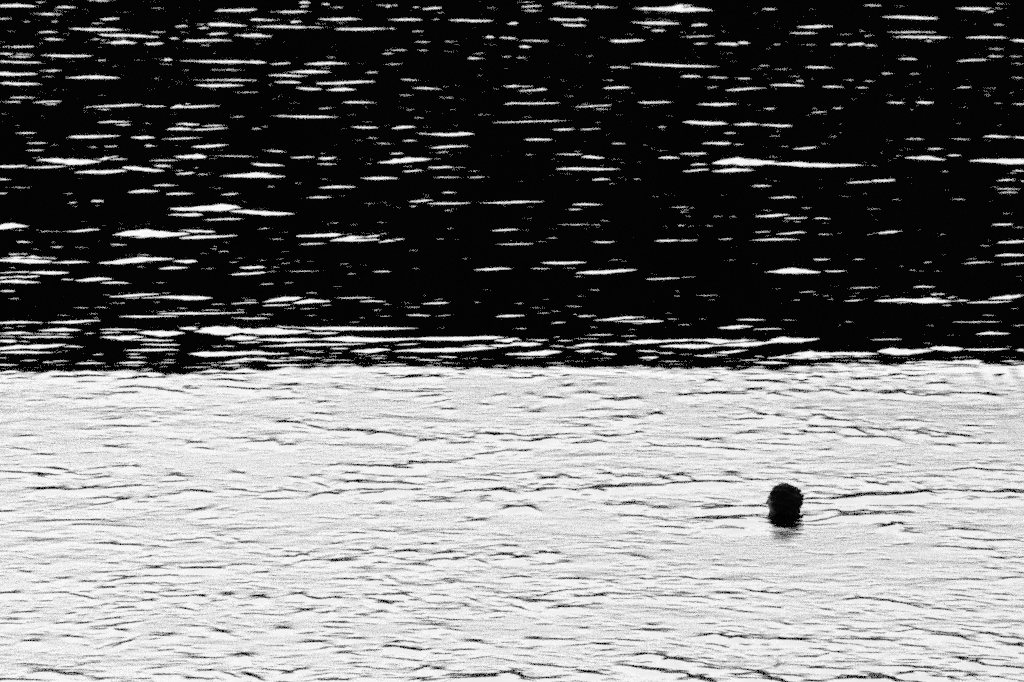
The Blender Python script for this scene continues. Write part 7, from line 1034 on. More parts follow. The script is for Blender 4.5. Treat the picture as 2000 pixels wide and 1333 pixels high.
SOFT_SWELLS = """-413,4256,-383,4255,130,50;-375,4262,-347,4251,130,60;-353,4262,-325,4260,130,80;-317,4247,-303,4247,117,80;-304,4253,-276,4249,130,100;
-243,4243,-205,4230,130,50;-351,4232,-333,4230,116,50;-317,4207,-297,4205,130,60;-300,4207,-279,4194,130,90;-282,4194,-254,4170,130,70;
-265,4199,-249,4200,130,40;-237,4207,-204,4196,130,80;-319,4180,-291,4180,130,40;-359,4153,-348,4153,74,60;-382,4139,-366,4142,65,40;
-341,4153,-332,4146,111,40;-323,4159,-316,4153,130,30;-306,4106,-263,4101,63,40;-289,4090,-281,4087,60,60;-256,4091,-245,4091,63,60;
-321,4053,-299,4058,130,40;-231,4065,-218,4065,89,50;-278,4037,-268,4036,70,50;-299,4016,-281,4013,78,70;-335,4004,-309,4001,60,40;
-376,3972,-359,3976,118,40;-212,3961,-197,3960,76,70;-243,3941,-232,3940,108,80;-306,3923,-286,3918,74,90;-308,3933,-292,3929,74,60;
-373,3919,-358,3909,66,70;-352,3889,-337,3887,73,70;-198,3947,-192,3946,83,80;-240,3921,-219,3912,98,40;-292,3838,-271,3833,126,60;
-281,3840,-274,3836,63,80;-301,3830,-296,3830,78,60;-338,3832,-316,3816,94,50;-373,3816,-326,3800,93,60;-348,3797,-335,3793,108,70;
-324,3808,-315,3807,70,80;-301,3787,-288,3794,100,60;-249,3803,-231,3794,130,60;-253,3770,-228,3774,76,80;-204,3814,-194,3808,108,60;
-338,3738,-318,3740,130,90;-318,3736,-302,3736,89,80;-305,3743,-295,3747,120,90;-289,3744,-273,3751,90,85;-269,3754,-262,3755,90,90;
-233,3737,-211,3727,119,60;-243,3719,-233,3724,118,40;-204,3740,-182,3732,74,50;-296,3703,-280,3705,80,70;-277,3697,-269,3700,130,90;
-258,3706,-251,3706,88,80;-264,3687,-254,3687,72,60;-295,3671,-282,3682,65,50;-357,3647,-345,3648,85,50;-330,3607,-282,3617,83,60;
-225,3643,-206,3669,130,30;-210,3620,-202,3622,70,50;-95,4256,-70,4266,130,70;-67,4268,-59,4264,130,70;-190,4220,-169,4219,130,60;
-186,4198,-172,4194,130,70;-179,4180,-168,4177,130,50;-206,4195,-191,4195,104,80;-204,4178,-198,4178,85,60;-188,4146,-170,4149,111,70;
-143,4207,-131,4203,130,40;-110,4191,-100,4191,130,70;-100,4187,-43,4191,130,35;-76,4159,-56,4166,121,70;-60,4132,-51,4144,83,50;
-14,4165,-5,4168,93,70;-153,4134,-144,4134,92,50;-155,4080,-136,4070,107,70;-180,4035,-162,4031,122,95;-170,4013,-161,4008,78,50;
-56,4101,-44,4095,108,60;-26,4122,-17,4121,82,60;-160,4025,-140,4003,104,50;-139,4001,-129,3997,120,60;-127,4000,-112,3992,130,90;
-107,3993,-89,3981,130,90;-112,3973,-99,3979,93,80;-85,3973,-73,3967,101,70;-194,3947,-177,3946,130,90;-183,3959,-177,3956,117,50;
-173,3930,-162,3932,116,90;-66,4009,-58,4010,69,60;-71,3943,-59,3944,116,80;-69,3956,-58,3954,117,70;-58,3965,-48,3956,84,50;-30,3985,-10,3975,130,95;
-12,3979,2,3979,102,80;-41,3965,-19,3958,130,70;-51,3939,-23,3940,116,80;-10,3953,2,3948,130,90;-27,3891,-14,3893,105,80;-15,3895,0,3910,73,50;
-38,3872,-26,3870,88,60;-78,3858,-64,3852,130,95;-63,3856,-41,3854,95,70;-86,3833,-64,3833,130,90;-103,3841,-83,3835,110,80;-123,3843,-103,3841,110,50;
-133,3840,-126,3847,95,50;-123,3811,-113,3808,101,70;-144,3799,-137,3797,100,80;-160,3794,-150,3786,84,50;-70,3794,-62,3793,77,70;
-96,3800,-84,3790,92,40;-125,3775,-101,3770,130,80;-101,3770,-69,3764,106,90;-142,3770,-128,3743,68,50;-127,3740,-66,3740,104,60;
-141,3711,-131,3723,103,90;-136,3720,-120,3723,130,100;-111,3724,-81,3727,130,100;-93,3732,-69,3740,104,80;-37,3783,0,3775,130,40;
-22,3803,-4,3805,108,50;-53,3770,-48,3770,91,60;-20,3735,-5,3739,130,80;-5,3732,2,3727,130,90;-41,3734,-20,3735,82,50;-174,3729,-165,3730,82,60;
-165,3741,-149,3727,82,50;-178,3700,-150,3700,66,50;-67,3690,-54,3690,87,70;-53,3692,-39,3697,130,50;-94,3684,-84,3684,130,40;-22,3693,-16,3694,130,80;
-22,3713,-15,3712,103,50;-5,3663,4,3666,130,80;-30,3613,-18,3613,90,70;-100,3627,-92,3627,130,30;-2,4255,19,4253,98,80;16,4265,25,4266,98,60;
156,4242,165,4244,126,70;187,4240,206,4243,97,60;39,4217,49,4218,130,50;61,4217,82,4220,130,30;51,4180,69,4178,130,50;23,4156,42,4156,130,50;
11,4172,18,4172,112,40;70,4148,81,4146,120,70;81,4143,101,4146,130,80;91,4156,101,4154,130,50;131,4167,143,4168,130,70;146,4175,173,4177,130,85;
171,4175,189,4175,130,80;183,4191,204,4198,130,50;-2,4104,11,4104,63,60;8,4090,27,4088,130,45;58,4096,77,4096,90,50;107,4075,115,4075,130,100;
76,4060,99,4060,130,60;77,4042,88,4033,105,80;81,4052,92,4052,106,70;47,4057,63,4054,106,50;43,4019,61,4017,130,50;171,4048,197,4051,97,80;
186,4082,199,4079,130,50;195,4066,201,4065,89,90;164,4025,176,4025,78,50;169,3982,189,3993,130,60;-2,3974,9,3973,118,95;27,3979,42,3982,85,80;
16,3952,27,3954,130,90;23,3965,36,3965,130,60;-2,3953,17,3946,75,70;61,3946,69,3947,130,95;70,3968,80,3971,101,95;63,3982,70,3976,130,50;
93,3988,99,3989,102,80;44,3965,52,3963,60,50;43,3941,61,3938,83,60;100,3927,129,3923,74,70;100,3942,108,3933,66,60;137,3953,148,3949,75,70;
144,3947,157,3944,130,70;148,3959,156,3958,84,70;129,3927,143,3924,99,60;147,3918,157,3916,130,80;156,3912,173,3910,130,60;181,3956,191,3952,67,50;
185,3938,192,3937,60,80;0,3904,14,3910,98,50;0,3884,8,3889,81,30;18,3788,37,3783,130,95;41,3788,48,3785,76,70;8,3811,17,3814,93,60;
33,3803,39,3803,123,40;63,3808,72,3805,130,60;70,3800,102,3794,130,50;106,3787,113,3787,130,80;117,3800,125,3802,130,70;122,3794,129,3788,100,80;
153,3797,164,3796,123,80;152,3814,165,3811,70,50;15,3759,40,3762,130,70;9,3740,51,3736,119,80;30,3739,41,3739,104,95;13,3729,23,3728,130,90;
51,3743,66,3745,130,90;64,3748,85,3748,130,95;58,3735,67,3727,130,95;49,3714,58,3713,66,60;85,3752,113,3754,120,60;113,3764,125,3762,130,95;
125,3768,165,3770,130,90;171,3779,186,3778,107,48;-2,3663,14,3670,114,80;9,3671,19,3653,100,70;77,3678,86,3679,130,90;65,3679,70,3676,130,40;
84,3682,95,3676,130,40;94,3661,116,3664,130,50;128,3666,145,3666,130,48;129,3687,135,3684,130,30;144,3661,179,3669,129,48;147,3692,156,3687,130,18;
74,3631,91,3629,112,80;133,3630,145,3632,91,36;137,3617,161,3617,130,60;157,3620,178,3627,130,57;97,3622,114,3615,130,30;119,3615,137,3617,130,40;
105,3645,112,3645,130,20;241,4265,251,4265,130,60;226,4247,239,4247,88,80;206,4235,219,4234,130,80;229,4231,239,4231,106,60;273,4253,293,4255,98,60;
255,4217,270,4210,77,70;333,4233,350,4236,130,70;221,4190,237,4185,130,90;203,4175,210,4176,130,80;208,4166,223,4162,75,60;245,4196,261,4194,130,60;
267,4194,284,4194,130,80;254,4180,268,4177,85,60;291,4185,309,4185,130,90;305,4191,320,4182,130,60;310,4169,320,4171,103,70;326,4173,344,4171,130,85;
372,4178,385,4173,130,80;344,4185,378,4185,113,40;220,4103,232,4103,130,60;239,4098,260,4091,81,50;196,4065,207,4068,115,85;195,4048,204,4048,114,70;
230,4074,242,4070,130,70;230,4054,262,4046,114,70;219,4046,228,4044,123,50;266,4054,275,4038,79,40;293,4048,319,4046,88,50;225,4021,242,4011,104,60;
252,4013,265,4006,130,70;260,3994,268,3987,119,70;273,4009,282,4001,120,60;290,4005,294,4005,86,70;300,4000,314,3994,130,70;316,4003,329,3982,102,50;
205,3979,226,3973,118,80;220,3991,228,3991,130,60;233,3988,246,3987,111,85;251,3969,270,3967,118,90;269,3966,287,3968,130,100;279,3962,290,3954,109,90;
302,3979,315,3979,93,70;315,3969,331,3967,110,85;331,3981,344,3971,130,90;316,3934,330,3930,116,90;336,3941,352,3940,108,60;356,3939,368,3940,100,70;
348,4021,356,4021,78,60;200,3957,211,3956,75,60;190,3938,212,3930,74,60;228,3910,238,3912,114,40;200,3847,208,3849,71,60;204,3805,217,3803,69,80;
190,3828,205,3825,62,50;281,3850,290,3839,95,40;319,3819,333,3826,94,70;329,3828,344,3823,101,80;341,3818,364,3818,124,95;362,3816,373,3815,70,70;
235,3789,249,3781,99,57;247,3793,258,3790,69,30;253,3770,262,3764,130,48;260,3762,270,3754,120,48;269,3767,277,3766,98,48;285,3778,293,3759,83,36;
305,3792,310,3792,107,24;346,3797,370,3800,62,60;199,3780,208,3778,122,42;218,3783,227,3779,76,30;210,3754,231,3750,67,30;204,3697,225,3703,117,54;
224,3705,242,3707,130,57;239,3716,261,3721,130,54;259,3719,298,3727,130,57;262,3707,286,3710,130,60;287,3727,296,3727,130,54;292,3713,305,3703,130,24;
307,3735,318,3737,130,51;298,3735,310,3739,67,30;324,3737,336,3727,119,36;330,3723,347,3724,118,42;350,3728,365,3727,130,51;321,3703,328,3700,130,54;
347,3704,360,3703,130,54;328,3703,347,3702,73,30;202,3679,233,3674,101,42;216,3652,228,3655,99,48;221,3632,246,3635,130,48;227,3645,273,3643,130,21;
255,3640,282,3640,130,24;249,3671,293,3671,100,24;208,3719,222,3720,88,30;198,3639,204,3638,130,57;261,3600,266,3600,110,80;-338,3571,-329,3568,60,50;
-326,3561,-303,3576,95,40;-301,3596,-287,3594,96,60;-280,3594,-253,3583,62,50;-278,3524,-266,3519,79,70;-267,3516,-249,3516,79,70;
-233,3532,-227,3531,80,50;-211,3546,-196,3533,67,40;-189,3548,-183,3531,73,50;-200,3552,-195,3552,74,50;-245,3470,-234,3476,60,50;
-238,3430,-227,3432,113,60;-214,3430,-190,3425,100,80;-201,3430,-189,3427,60,60;-185,3441,-177,3440,63,70;-174,3442,-170,3442,60,70;
-271,3413,-261,3413,62,50;-321,3418,-311,3411,81,50;-309,3442,-303,3441,60,50;-294,3390,-287,3391,73,70;-304,3378,-298,3376,79,50;
-277,3380,-268,3378,85,70;-253,3392,-244,3397,98,75;-240,3399,-231,3399,61,70;-229,3403,-217,3400,74,70;-253,3369,-230,3371,97,80;
-266,3358,-253,3357,96,70;-326,3340,-313,3340,95,80;-297,3340,-283,3342,60,40;-283,3337,-262,3318,60,60;-235,3342,-225,3337,77,80;
-220,3344,-214,3344,83,70;-221,3327,-195,3327,88,95;-204,3328,-198,3328,130,95;-184,3335,-177,3332,118,80;-204,3308,-200,3310,105,50;
-233,3313,-226,3313,93,80;-255,3301,-250,3300,64,75;-252,3288,-234,3288,69,60;-247,3308,-239,3308,60,40;-209,3288,-201,3281,75,70;
-312,3272,-297,3273,74,80;-276,3268,-272,3269,60,60;-241,3275,-235,3277,60,70;-224,3268,-220,3269,60,40;-252,3251,-244,3252,79,70;
-312,3247,-305,3249,123,40;-282,3233,-274,3236,60,70;-268,3233,-262,3236,72,70;-245,3231,-228,3241,60,60;-250,3224,-242,3223,72,80;
-244,3212,-237,3209,88,80;-258,3214,-246,3213,60,50;-198,3225,-189,3224,60,50;-182,3209,-171,3200,98,85;-220,3194,-205,3195,109,70;
-221,3179,-209,3180,60,60;-272,3191,-262,3187,76,70;-296,3176,-286,3173,70,85;-239,3159,-231,3178,75,80;-164,3129,-155,3128,130,90;
-193,3121,-176,3120,60,60;-214,3144,-207,3143,63,40;-283,3079,-268,3076,101,75;-265,3069,-251,3064,120,85;-247,3054,-237,3054,90,50;
-300,3054,-283,3051,89,90;-284,3051,-275,3050,60,60;-212,3067,-193,3067,70,70;-185,3079,-176,3079,61,80;-191,3058,-170,3054,80,60;
-188,3054,-181,3054,109,90;-170,3075,-159,3058,70,70;-157,3067,-149,3059,90,90;-214,3088,-207,3089,60,50;-258,3098,-253,3096,72,40;
-112,3565,-99,3563,74,60;-98,3576,-80,3569,61,40;-120,3521,-116,3523,60,60;-91,3504,-85,3501,98,80;-73,3497,-62,3492,104,70;-60,3521,-52,3521,66,75;
-99,3482,-92,3485,90,40;-49,3485,-39,3489,90,80;-31,3480,-26,3477,64,50;-56,3458,-41,3463,95,90;-38,3465,-30,3466,102,80;-37,3455,-34,3455,60,60;
-141,3482,-136,3480,97,70;-161,3504,-155,3501,65,50;-149,3471,-144,3471,83,80;-143,3456,-125,3461,95,80;-122,3455,-104,3461,130,70;
-88,3451,-83,3451,114,50;-76,3463,-68,3461,60,50;-69,3444,-50,3436,82,80;-6,3514,3,3513,105,70;-15,3473,-3,3480,103,50;-8,3477,3,3474,64,70;
-24,3461,-14,3442,60,40;-167,3413,-159,3413,60,70;-113,3391,-102,3387,67,70;-95,3385,-83,3384,85,60;-89,3385,-84,3384,67,85;-79,3392,-73,3381,67,50;
-48,3383,-33,3385,130,50;-5,3392,3,3396,61,70;-140,3336,-132,3336,106,90;-126,3318,-109,3319,82,90;-116,3322,-110,3322,70,70;
-164,3326,-155,3324,130,90;-132,3326,-123,3322,60,60;-91,3333,-81,3333,94,85;-75,3337,-65,3335,118,90;-92,3319,-86,3315,60,70;
-88,3310,-72,3300,130,100;-73,3308,-69,3308,64,80;-65,3314,-59,3314,60,80;-51,3335,-43,3334,95,50;-28,3324,-22,3310,60,60;-13,3335,-8,3335,106,60;
-32,3299,-27,3297,104,50;-134,3275,-125,3281,103,70;-115,3276,-110,3274,80,60;-85,3272,-76,3273,102,70;-157,3266,-142,3262,60,40;
-91,3253,-79,3250,60,40;-58,3231,-41,3227,100,60;-53,3212,-45,3213,66,70;-56,3247,-48,3242,78,40;-42,3216,-30,3208,60,40;-145,3217,-136,3216,88,70;
-115,3222,-110,3221,66,70;-113,3238,-103,3237,60,50;-102,3184,-89,3182,76,60;-126,3171,-112,3171,80,90;-111,3162,-99,3157,60,70;
-116,3151,-109,3153,60,70;-104,3136,-94,3136,94,80;-71,3177,-60,3172,60,90;-73,3169,-63,3163,64,95;-75,3159,-67,3153,74,100;-69,3152,-57,3146,95,100;
-77,3153,-72,3150,60,90;-55,3143,-49,3147,60,80;-73,3119,-63,3114,62,80;-38,3145,-19,3147,60,60;-29,3176,-15,3170,107,60;-44,3134,-34,3130,60,60;
-142,3082,-135,3080,60,80;-136,3071,-128,3072,91,95;-127,3082,-121,3084,71,90;-149,3054,-145,3052,99,70;-92,3090,-86,3090,60,80;
-103,3051,-95,3050,70,80;-54,3090,-50,3094,102,90;-46,3086,-41,3086,102,90;-56,3052,-47,3052,109,80;-38,3061,3,3063,130,100;-37,3052,-21,3052,60,90;
-11,3073,3,3071,101,100;-89,3067,-82,3063,120,30;-112,3050,-104,3050,69,50;101,3588,118,3582,96,70;128,3584,173,3580,130,70;143,3579,155,3578,130,60;
76,3566,86,3563,81,40;69,3533,77,3529,60,40;83,3531,94,3521,60,40;100,3522,119,3519,60,50;61,3506,73,3501,60,50;13,3492,31,3489,104,40;
21,3484,31,3482,103,80;-2,3468,11,3468,130,85;18,3443,27,3443,60,80;30,3451,38,3450,89,50;76,3480,91,3463,102,50;78,3457,89,3456,76,50;
102,3441,109,3441,60,50;131,3439,141,3437,60,60;-2,3397,12,3396,98,50;27,3392,48,3388,85,80;40,3374,51,3371,60,50;58,3374,69,3372,130,40;
84,3388,93,3387,73,70;111,3396,116,3395,80,70;117,3388,126,3386,60,80;131,3386,133,3386,60,80;22,3335,34,3351,71,70;40,3327,50,3326,76,90;
49,3328,60,3332,106,85;62,3336,75,3331,60,50;93,3328,108,3326,65,70;114,3327,126,3322,60,60;86,3326,90,3317,82,40;129,3342,140,3337,107,60;
147,3353,163,3337,71,50;9,3308,18,3306,130,90;15,3313,25,3310,105,60;19,3287,34,3288,115,95;32,3290,46,3291,81,95;0,3295,9,3284,81,70;
-2,3324,7,3317,82,40;132,3284,135,3282,63,70;138,3277,150,3273,60,40;42,3217,46,3217,72,70;84,3227,88,3226,61,80;76,3214,96,3209,121,65;
56,3251,66,3249,101,30;111,3191,130,3196,87,80;122,3198,128,3195,76,80;129,3187,142,3187,130,80;134,3184,139,3185,86,90;146,3191,153,3187,130,40;
118,3168,129,3157,64,80;147,3166,156,3163,60,80;135,3163,143,3159,60,70;9,3184,16,3182,97,70;16,3180,42,3180,70,60;48,3163,59,3163,60,80;
62,3180,75,3176,65,70;55,3143,59,3145,60,70;73,3130,93,3129,104,85;77,3131,85,3131,63,90;88,3116,108,3110,114,100;91,3116,97,3114,93,90;
77,3106,83,3106,72,80;64,3098,76,3088,82,100;72,3088,90,3079,122,100;86,3075,107,3073,111,90;108,3108,118,3102,60,80;108,3094,125,3088,92,70;
131,3084,150,3069,130,90;127,3061,152,3052,120,100;103,3059,116,3050,130,100;92,3054,106,3051,89,95;10,3098,26,3094,82,80;26,3092,42,3088,61,60;
35,3077,47,3073,91,70;45,3073,52,3069,121,90;-2,3067,4,3061,130,100;0,3056,12,3054,119,100;17,3055,22,3056,65,80;53,3082,57,3081,71,50;
252,3588,265,3597,124,90;262,3573,271,3573,130,50;173,3596,193,3591,130,50;297,3578,308,3576,95,80;308,3573,322,3569,68,70;269,3563,278,3562,60,50;
302,3541,314,3537,73,70;314,3534,341,3533,93,70;282,3509,299,3509,72,70;305,3499,321,3496,78,85;316,3466,326,3465,77,70;332,3468,340,3466,60,50;
309,3427,317,3425,87,60;316,3388,328,3396,79,80;290,3389,309,3385,60,50;161,3338,170,3336,71,100;211,3317,224,3317,70,75;217,3324,225,3322,76,60;
230,3313,242,3308,82,80;236,3306,251,3301,104,95;246,3297,257,3286,63,70;275,3317,290,3313,60,70;280,3330,290,3326,71,60;305,3335,317,3331,60,60;
307,3315,312,3313,70,50;262,3287,271,3283,60,50;285,3275,288,3273,63,60;222,3276,226,3273,60,60;192,3284,200,3278,60,60;164,3288,168,3287,60,80;
163,3238,173,3229,67,60;198,3229,208,3225,60,60;199,3215,208,3213,71,80;240,3226,251,3216,72,80;250,3203,271,3198,130,75;270,3187,281,3177,97,80;
277,3215,279,3213,60,70;286,3203,294,3198,98,80;298,3189,307,3187,70,80;159,3182,181,3176,97,100;199,3181,210,3177,70,90;207,3180,224,3177,86,100;
224,3178,235,3176,64,95;191,3170,197,3169,70,80;199,3168,209,3163,60,70;232,3166,251,3154,60,60;298,3163,308,3159,117,90;213,3154,219,3153,60,60;
185,3147,196,3139,74,80;187,3132,190,3131,68,80;171,3126,183,3126,68,70;213,3141,219,3139,60,60;212,3098,238,3095,60,70;249,3120,253,3118,60,60;
262,3120,277,3112,114,90;266,3106,276,3104,113,100;273,3100,290,3094,82,100;277,3118,291,3116,62,80;289,3094,303,3087,60,90;303,3134,310,3134,68,90;
235,3084,247,3086,130,85;228,3071,235,3071,80,90;177,3090,198,3084,71,85;159,3068,169,3063,65,90;189,3061,209,3058,120,100;205,3061,223,3061,130,100;
194,3050,224,3050,119,100;221,3048,238,3045,69,100;148,3050,158,3048,129,100;169,3048,180,3048,79,90;266,3067,271,3066,120,90;235,3071,246,3067,90,70;
251,3079,264,3079,71,60;247,3065,258,3061,110,80;251,3054,255,3052,130,90;277,3063,290,3058,60,60;202,3679,253,3704,110,62;238,3700,301,3723,140,64;
305,3729,367,3727,110,56;129,3612,184,3623,210,100;139,3666,183,3672,100,70;216,3633,270,3641,150,52;81,3760,188,3777,90,52;"""


def parse(s):
    return [tuple(float(v) for v in e.split(',')) for e in s.replace('\n', '').split(';') if e]


def add_wave(x0, y0, x1, y1, off, dep, rise, peak, back):
    """A low wave lying between two points: its near face climbs (or dips) over `dep` metres, its far side eases back."""
    if x1 < x0:
        x0, y0, x1, y1 = x1, y1, x0, y0
    ph = random.uniform(0, 6.28)
    L0 = abs(rise) / back * 1.6
    ya, yb = min(y0, y1) - off * 1.6 - 0.05, max(y0, y1) + off + dep + L0 + 0.1
    r0, r1 = np.searchsorted(Y, [ya, yb])
    r1 = min(r1 + 1, len(Y))
    if r1 - r0 < 2:
        return
    rm = reach[r0:r1]
    c0 = np.searchsorted(T, min(x0 / rm.min(), x0 / rm.max()))
    c1 = min(np.searchsorted(T, max(x1 / rm.min(), x1 / rm.max())) + 1, len(T))
    if c1 - c0 < 2:
        return
    x = XX[r0:r1, c0:c1]
    y = YY[r0:r1, c0:c1]
    u = (x - x0) / (x1 - x0)
    uu = np.where(u < peak, (peak - u) / peak, (u - peak) / (1 - peak))
    w = np.clip(1 - np.abs(uu) ** 1.7, 0, 1) ** 0.9
    w = w * (0.88 + 0.2 * np.sin(ph + 9 * u) * np.sin(2 * ph + 17 * u))
    w = np.clip(w, 0, 1.1)
    base = y0 + (y1 - y0) * u - off * w + off * 0.25 * np.sin(ph * 1.7 + 5.5 * u) * np.clip(4 * u * (1 - u), 0, 1)
    d = np.maximum(dep * w, 1e-4)
    h = rise * w
    v = (y - base) / d
    front = np.clip(v, 0, 1)
    front = front - 0.055 * np.sin(2 * math.pi * front)
    q = np.clip((y - base - d) / np.maximum(np.abs(h) / back * 1.57, 1e-4), 0, 1)
    z = h * np.where(v <= 1, front, 0.5 + 0.5 * np.cos(math.pi * q))
    ZZ[r0:r1, c0:c1] += np.where(w > 0, z, 0)


for e in parse(LIGHT_WAVES):
    x0, y0, x1, y1, off, dp, h, pk = e
    ym = (y0 + y1) / 200
    add_wave(x0 / 100, y0 / 100, x1 / 100, y1 / 100, off / 1000, dp / 1000, h / 1000, min(max(pk / 100, .1), .9),
             math.tan(min(R(2.2), 0.45 * CAM_H / ym)))
for e in parse(DARK_TROUGHS):
    x0, y0, x1, y1, off, dp, h, pk = e
    add_wave(x0 / 100, y0 / 100, x1 / 100, y1 / 100, off / 1000, dp / 1000, h / 1000, pk / 100, math.tan(R(2.5)))

RIPPLE = 0.7                # degrees, typical slope
# broad soft undulations under the darker bands: low rounded humps whose far sides face away
for x0, y0, x1, y1, sy, b in parse(SOFT_SWELLS):
    x0, y0, x1, y1, sy = x0 / 100, y0 / 100, x1 / 100, y1 / 100, sy / 1000
    cx, sx = (x0 + x1) / 2, (x1 - x0) / 2 * 0.75 + 0.02
    tl = (y1 - y0) / max(x1 - x0, 0.01)
    r0, r1 = np.searchsorted(Y, [min(y0, y1) - 5 * sy, max(y0, y1) + 4 * sy])
    rm = reach[r0:r1]
    c0 = np.searchsorted(T, min((cx - 2.5 * sx) / rm.min(), (cx - 2.5 * sx) / rm.max()))
    c1 = np.searchsorted(T, max((cx + 2.5 * sx) / rm.min(), (cx + 2.5 * sx) / rm.max()))
    dx = XX[r0:r1, c0:c1] - cx
    dy = YY[r0:r1, c0:c1] - (y0 + y1) / 2 - tl * np.clip(dx, -1.6 * sx, 1.6 * sx) + 0.7 * sy
    ZZ[r0:r1, c0:c1] += sy / 0.86 * math.tan(R(SOFT * b / 100)) * np.exp(-(dx / sx) ** 2 - (dy / sy) ** 2)
# countless little cat's-paw streaks between them, thickest around the darker bands
g = random.Random(19)
marks = parse(DARK_TROUGHS)
for k in range(5200):
    if g.random() < 0.78:
        e = g.choice(marks)
        x = g.uniform(e[0], e[2]) / 100 + g.gauss(0, 0.14)
        y = (e[1] + e[3]) / 200 + g.gauss(0, 0.32)
        tilt = (e[3] - e[1]) / max(abs(e[2] - e[0]), 1)
    else:
        y = 1 / g.uniform(1 / 43.0, 1 / 30.0)
        x = g.uniform(-0.14, 0.14) * y
        tilt = g.gauss(0, 0.25)
    if y > 42.85 or math.hypot(x - 1.887, y - 36.391) < 0.25:
        continue
    half = g.uniform(0.025, 0.10)
    dp = g.uniform(0.03, 0.065)
    add_wave(x - half, y - tilt * half, x + half, y + tilt * half, dp * 0.4, dp, -dp * math.tan(R(g.uniform(1.3, 3.2))), g.uniform(.3, .7), math.tan(R(2.2)))
# wind ripples on the near water
r0, r1 = np.searchsorted(Y, [18.0, 47.5])
xs, ys = XX[r0:r1], YY[r0:r1]
mask = np.clip((edge[r0:r1] - ys) / 0.45 + 0.5, 0, 1)


def waves(x, y, n, lmin, lmax, spread, seed, skew=0.0):
    g = np.random.default_rng(seed)
    z = np.zeros_like(x)
    for k in range(n):
        lam = lmin * (lmax / lmin) ** g.random()
        a = g.normal(0, spread)
        kk = 2 * math.pi / lam
        th = kk * (math.sin(a) * x + math.cos(a) * y) + g.uniform(0, 6.28)
        z += (np.sin(th) - skew * np.sin(2 * th)) * lam
    return z / (2 * math.pi) / math.sqrt(n / 2)          # unit rms slope before skew


patch = waves(xs, ys, 10, 1.2, 5.0, 1.0, 3)
patch = np.clip(0.8 + 0.4 * patch / patch.std(), 0.3, 1.7)
warp = waves(xs, ys, 8, 0.7, 2.5, 1.2, 5) * 0.3
rip = (0.75 * waves(xs + warp, ys + warp * .5, 40, 0.10, 0.24, 0.9, 7, 0.2)
       + 0.5 * waves(xs - warp, ys + warp, 16, 0.26, 0.8, 0.6, 9, 0.2))
ZZ[r0:r1] += mask * patch * rip * math.tan(R(RIPPLE))
# rings and slop that the swimmer pushes up
rr = np.hypot((xs - 1.887) * 0.8, ys - 36.391 - 0.03)
ang = np.arctan2(ys - 36.391, xs - 1.887)
ring = np.sin(2 * math.pi * rr / 0.16 + 1.3 * np.sin(3 * ang + 1) + 0.8 * np.sin(7 * ang)) * np.exp(-((rr - 0.22) / 0.26) ** 2) * np.clip(-1.3 * np.sin(ang), 0.08, 1.15)
ZZ[r0:r1] += ring * 0.16 / (2 * math.pi) * math.tan(R(8.0))
# slow swell over everything
ZZ += waves(XX, YY, 8, 2.5, 9.0, 0.5, 21) * math.tan(R(0.08)) * np.clip(1.2 - YY / 2000, 0, 1)

verts = np.stack([XX, YY, ZZ], axis=-1).reshape(-1, 3)
water = mesh_from_arrays('water', verts, grid_quads(len(Y), len(T)), M_WATER)
tag(water, 'dark lake water with glints beyond and bright wind ruffled water near', kind='structure')

# ---------------------------------------------------------------- the far shore: dark wooded ridge above the frame, mirrored by the water
def hillside():
    nx, ny = 240, 60
    x = np.linspace(-2600, 2600, nx)
    s = np.linspace(0, 1, ny)
    X, S = np.meshgrid(x, s)
    shore = 640 + 0.00002 * X ** 2
    Yh = shore + S * 300
    top = (800 - 50) * math.tan(R(9.3)) * (1 + 0.02 * np.sin(X / 210 + 1) + 0.012 * np.sin(X / 83))
    prof = np.interp(S, [0, .06, .3, .543, .7, 1], [-0.05, .12, .55, 1.0, .9, .2])
    Z = top * prof
    Z += (S > 0.03) * (S < .95) * rng.normal(0, 0.8, X.shape) * (np.abs(S - .543) > .05)
    v = np.stack([X, Yh, Z], axis=-1).reshape(-1, 3)
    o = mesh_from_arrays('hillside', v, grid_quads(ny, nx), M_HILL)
    return tag(o, 'dark wooded ridge beyond the lake', kind='structure')


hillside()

# ---------------------------------------------------------------- the swimmer
def ellipsoid(bm, c, r, rot=None, seg=20):
    m = Matrix.Translation(Vector(c))
    if rot is not None:
        m = m @ rot
    m = m @ Matrix.Diagonal((r[0], r[1], r[2], 1))
    bmesh.ops.create_uvsphere(bm, u_segments=seg, v_segments=seg // 2 + 2, radius=1.0, matrix=m)


def limb(bm, a, b, ra, rb, seg=14, n=9):
    """A tapered rounded limb from a to b."""
    a, b = Vector(a), Vector(b)
    d = b - a
    q = d.to_track_quat('Z', 'Y').to_matrix().to_4x4()
    L = d.length
    prof = [(-ra * math.cos(t), ra * math.sin(t)) for t in np.linspace(0.05, math.pi / 2, 5)]
    prof += [(L * k / n, ra + (rb - ra) * k / n) for k in range(1, n)]
    prof += [(L + rb * math.sin(t), rb * math.cos(t)) for t in np.linspace(0, math.pi / 2 - 0.05, 5)]
    rings = []
    for z, r in prof:
        rings.append([bm.verts.new(Matrix.Translation(a) @ q @ Vector((r * math.cos(6.28319 * k / seg), r * math.sin(6.28319 * k / seg), z))) for k in range(seg)])
    for i in range(len(rings) - 1):
        for k in range(seg):
            bm.faces.new((rings[i][k], rings[i][(k + 1) % seg], rings[i + 1][(k + 1) % seg], rings[i + 1][k]))
    bm.faces.new(list(reversed(rings[0])))
    bm.faces.new(rings[-1])


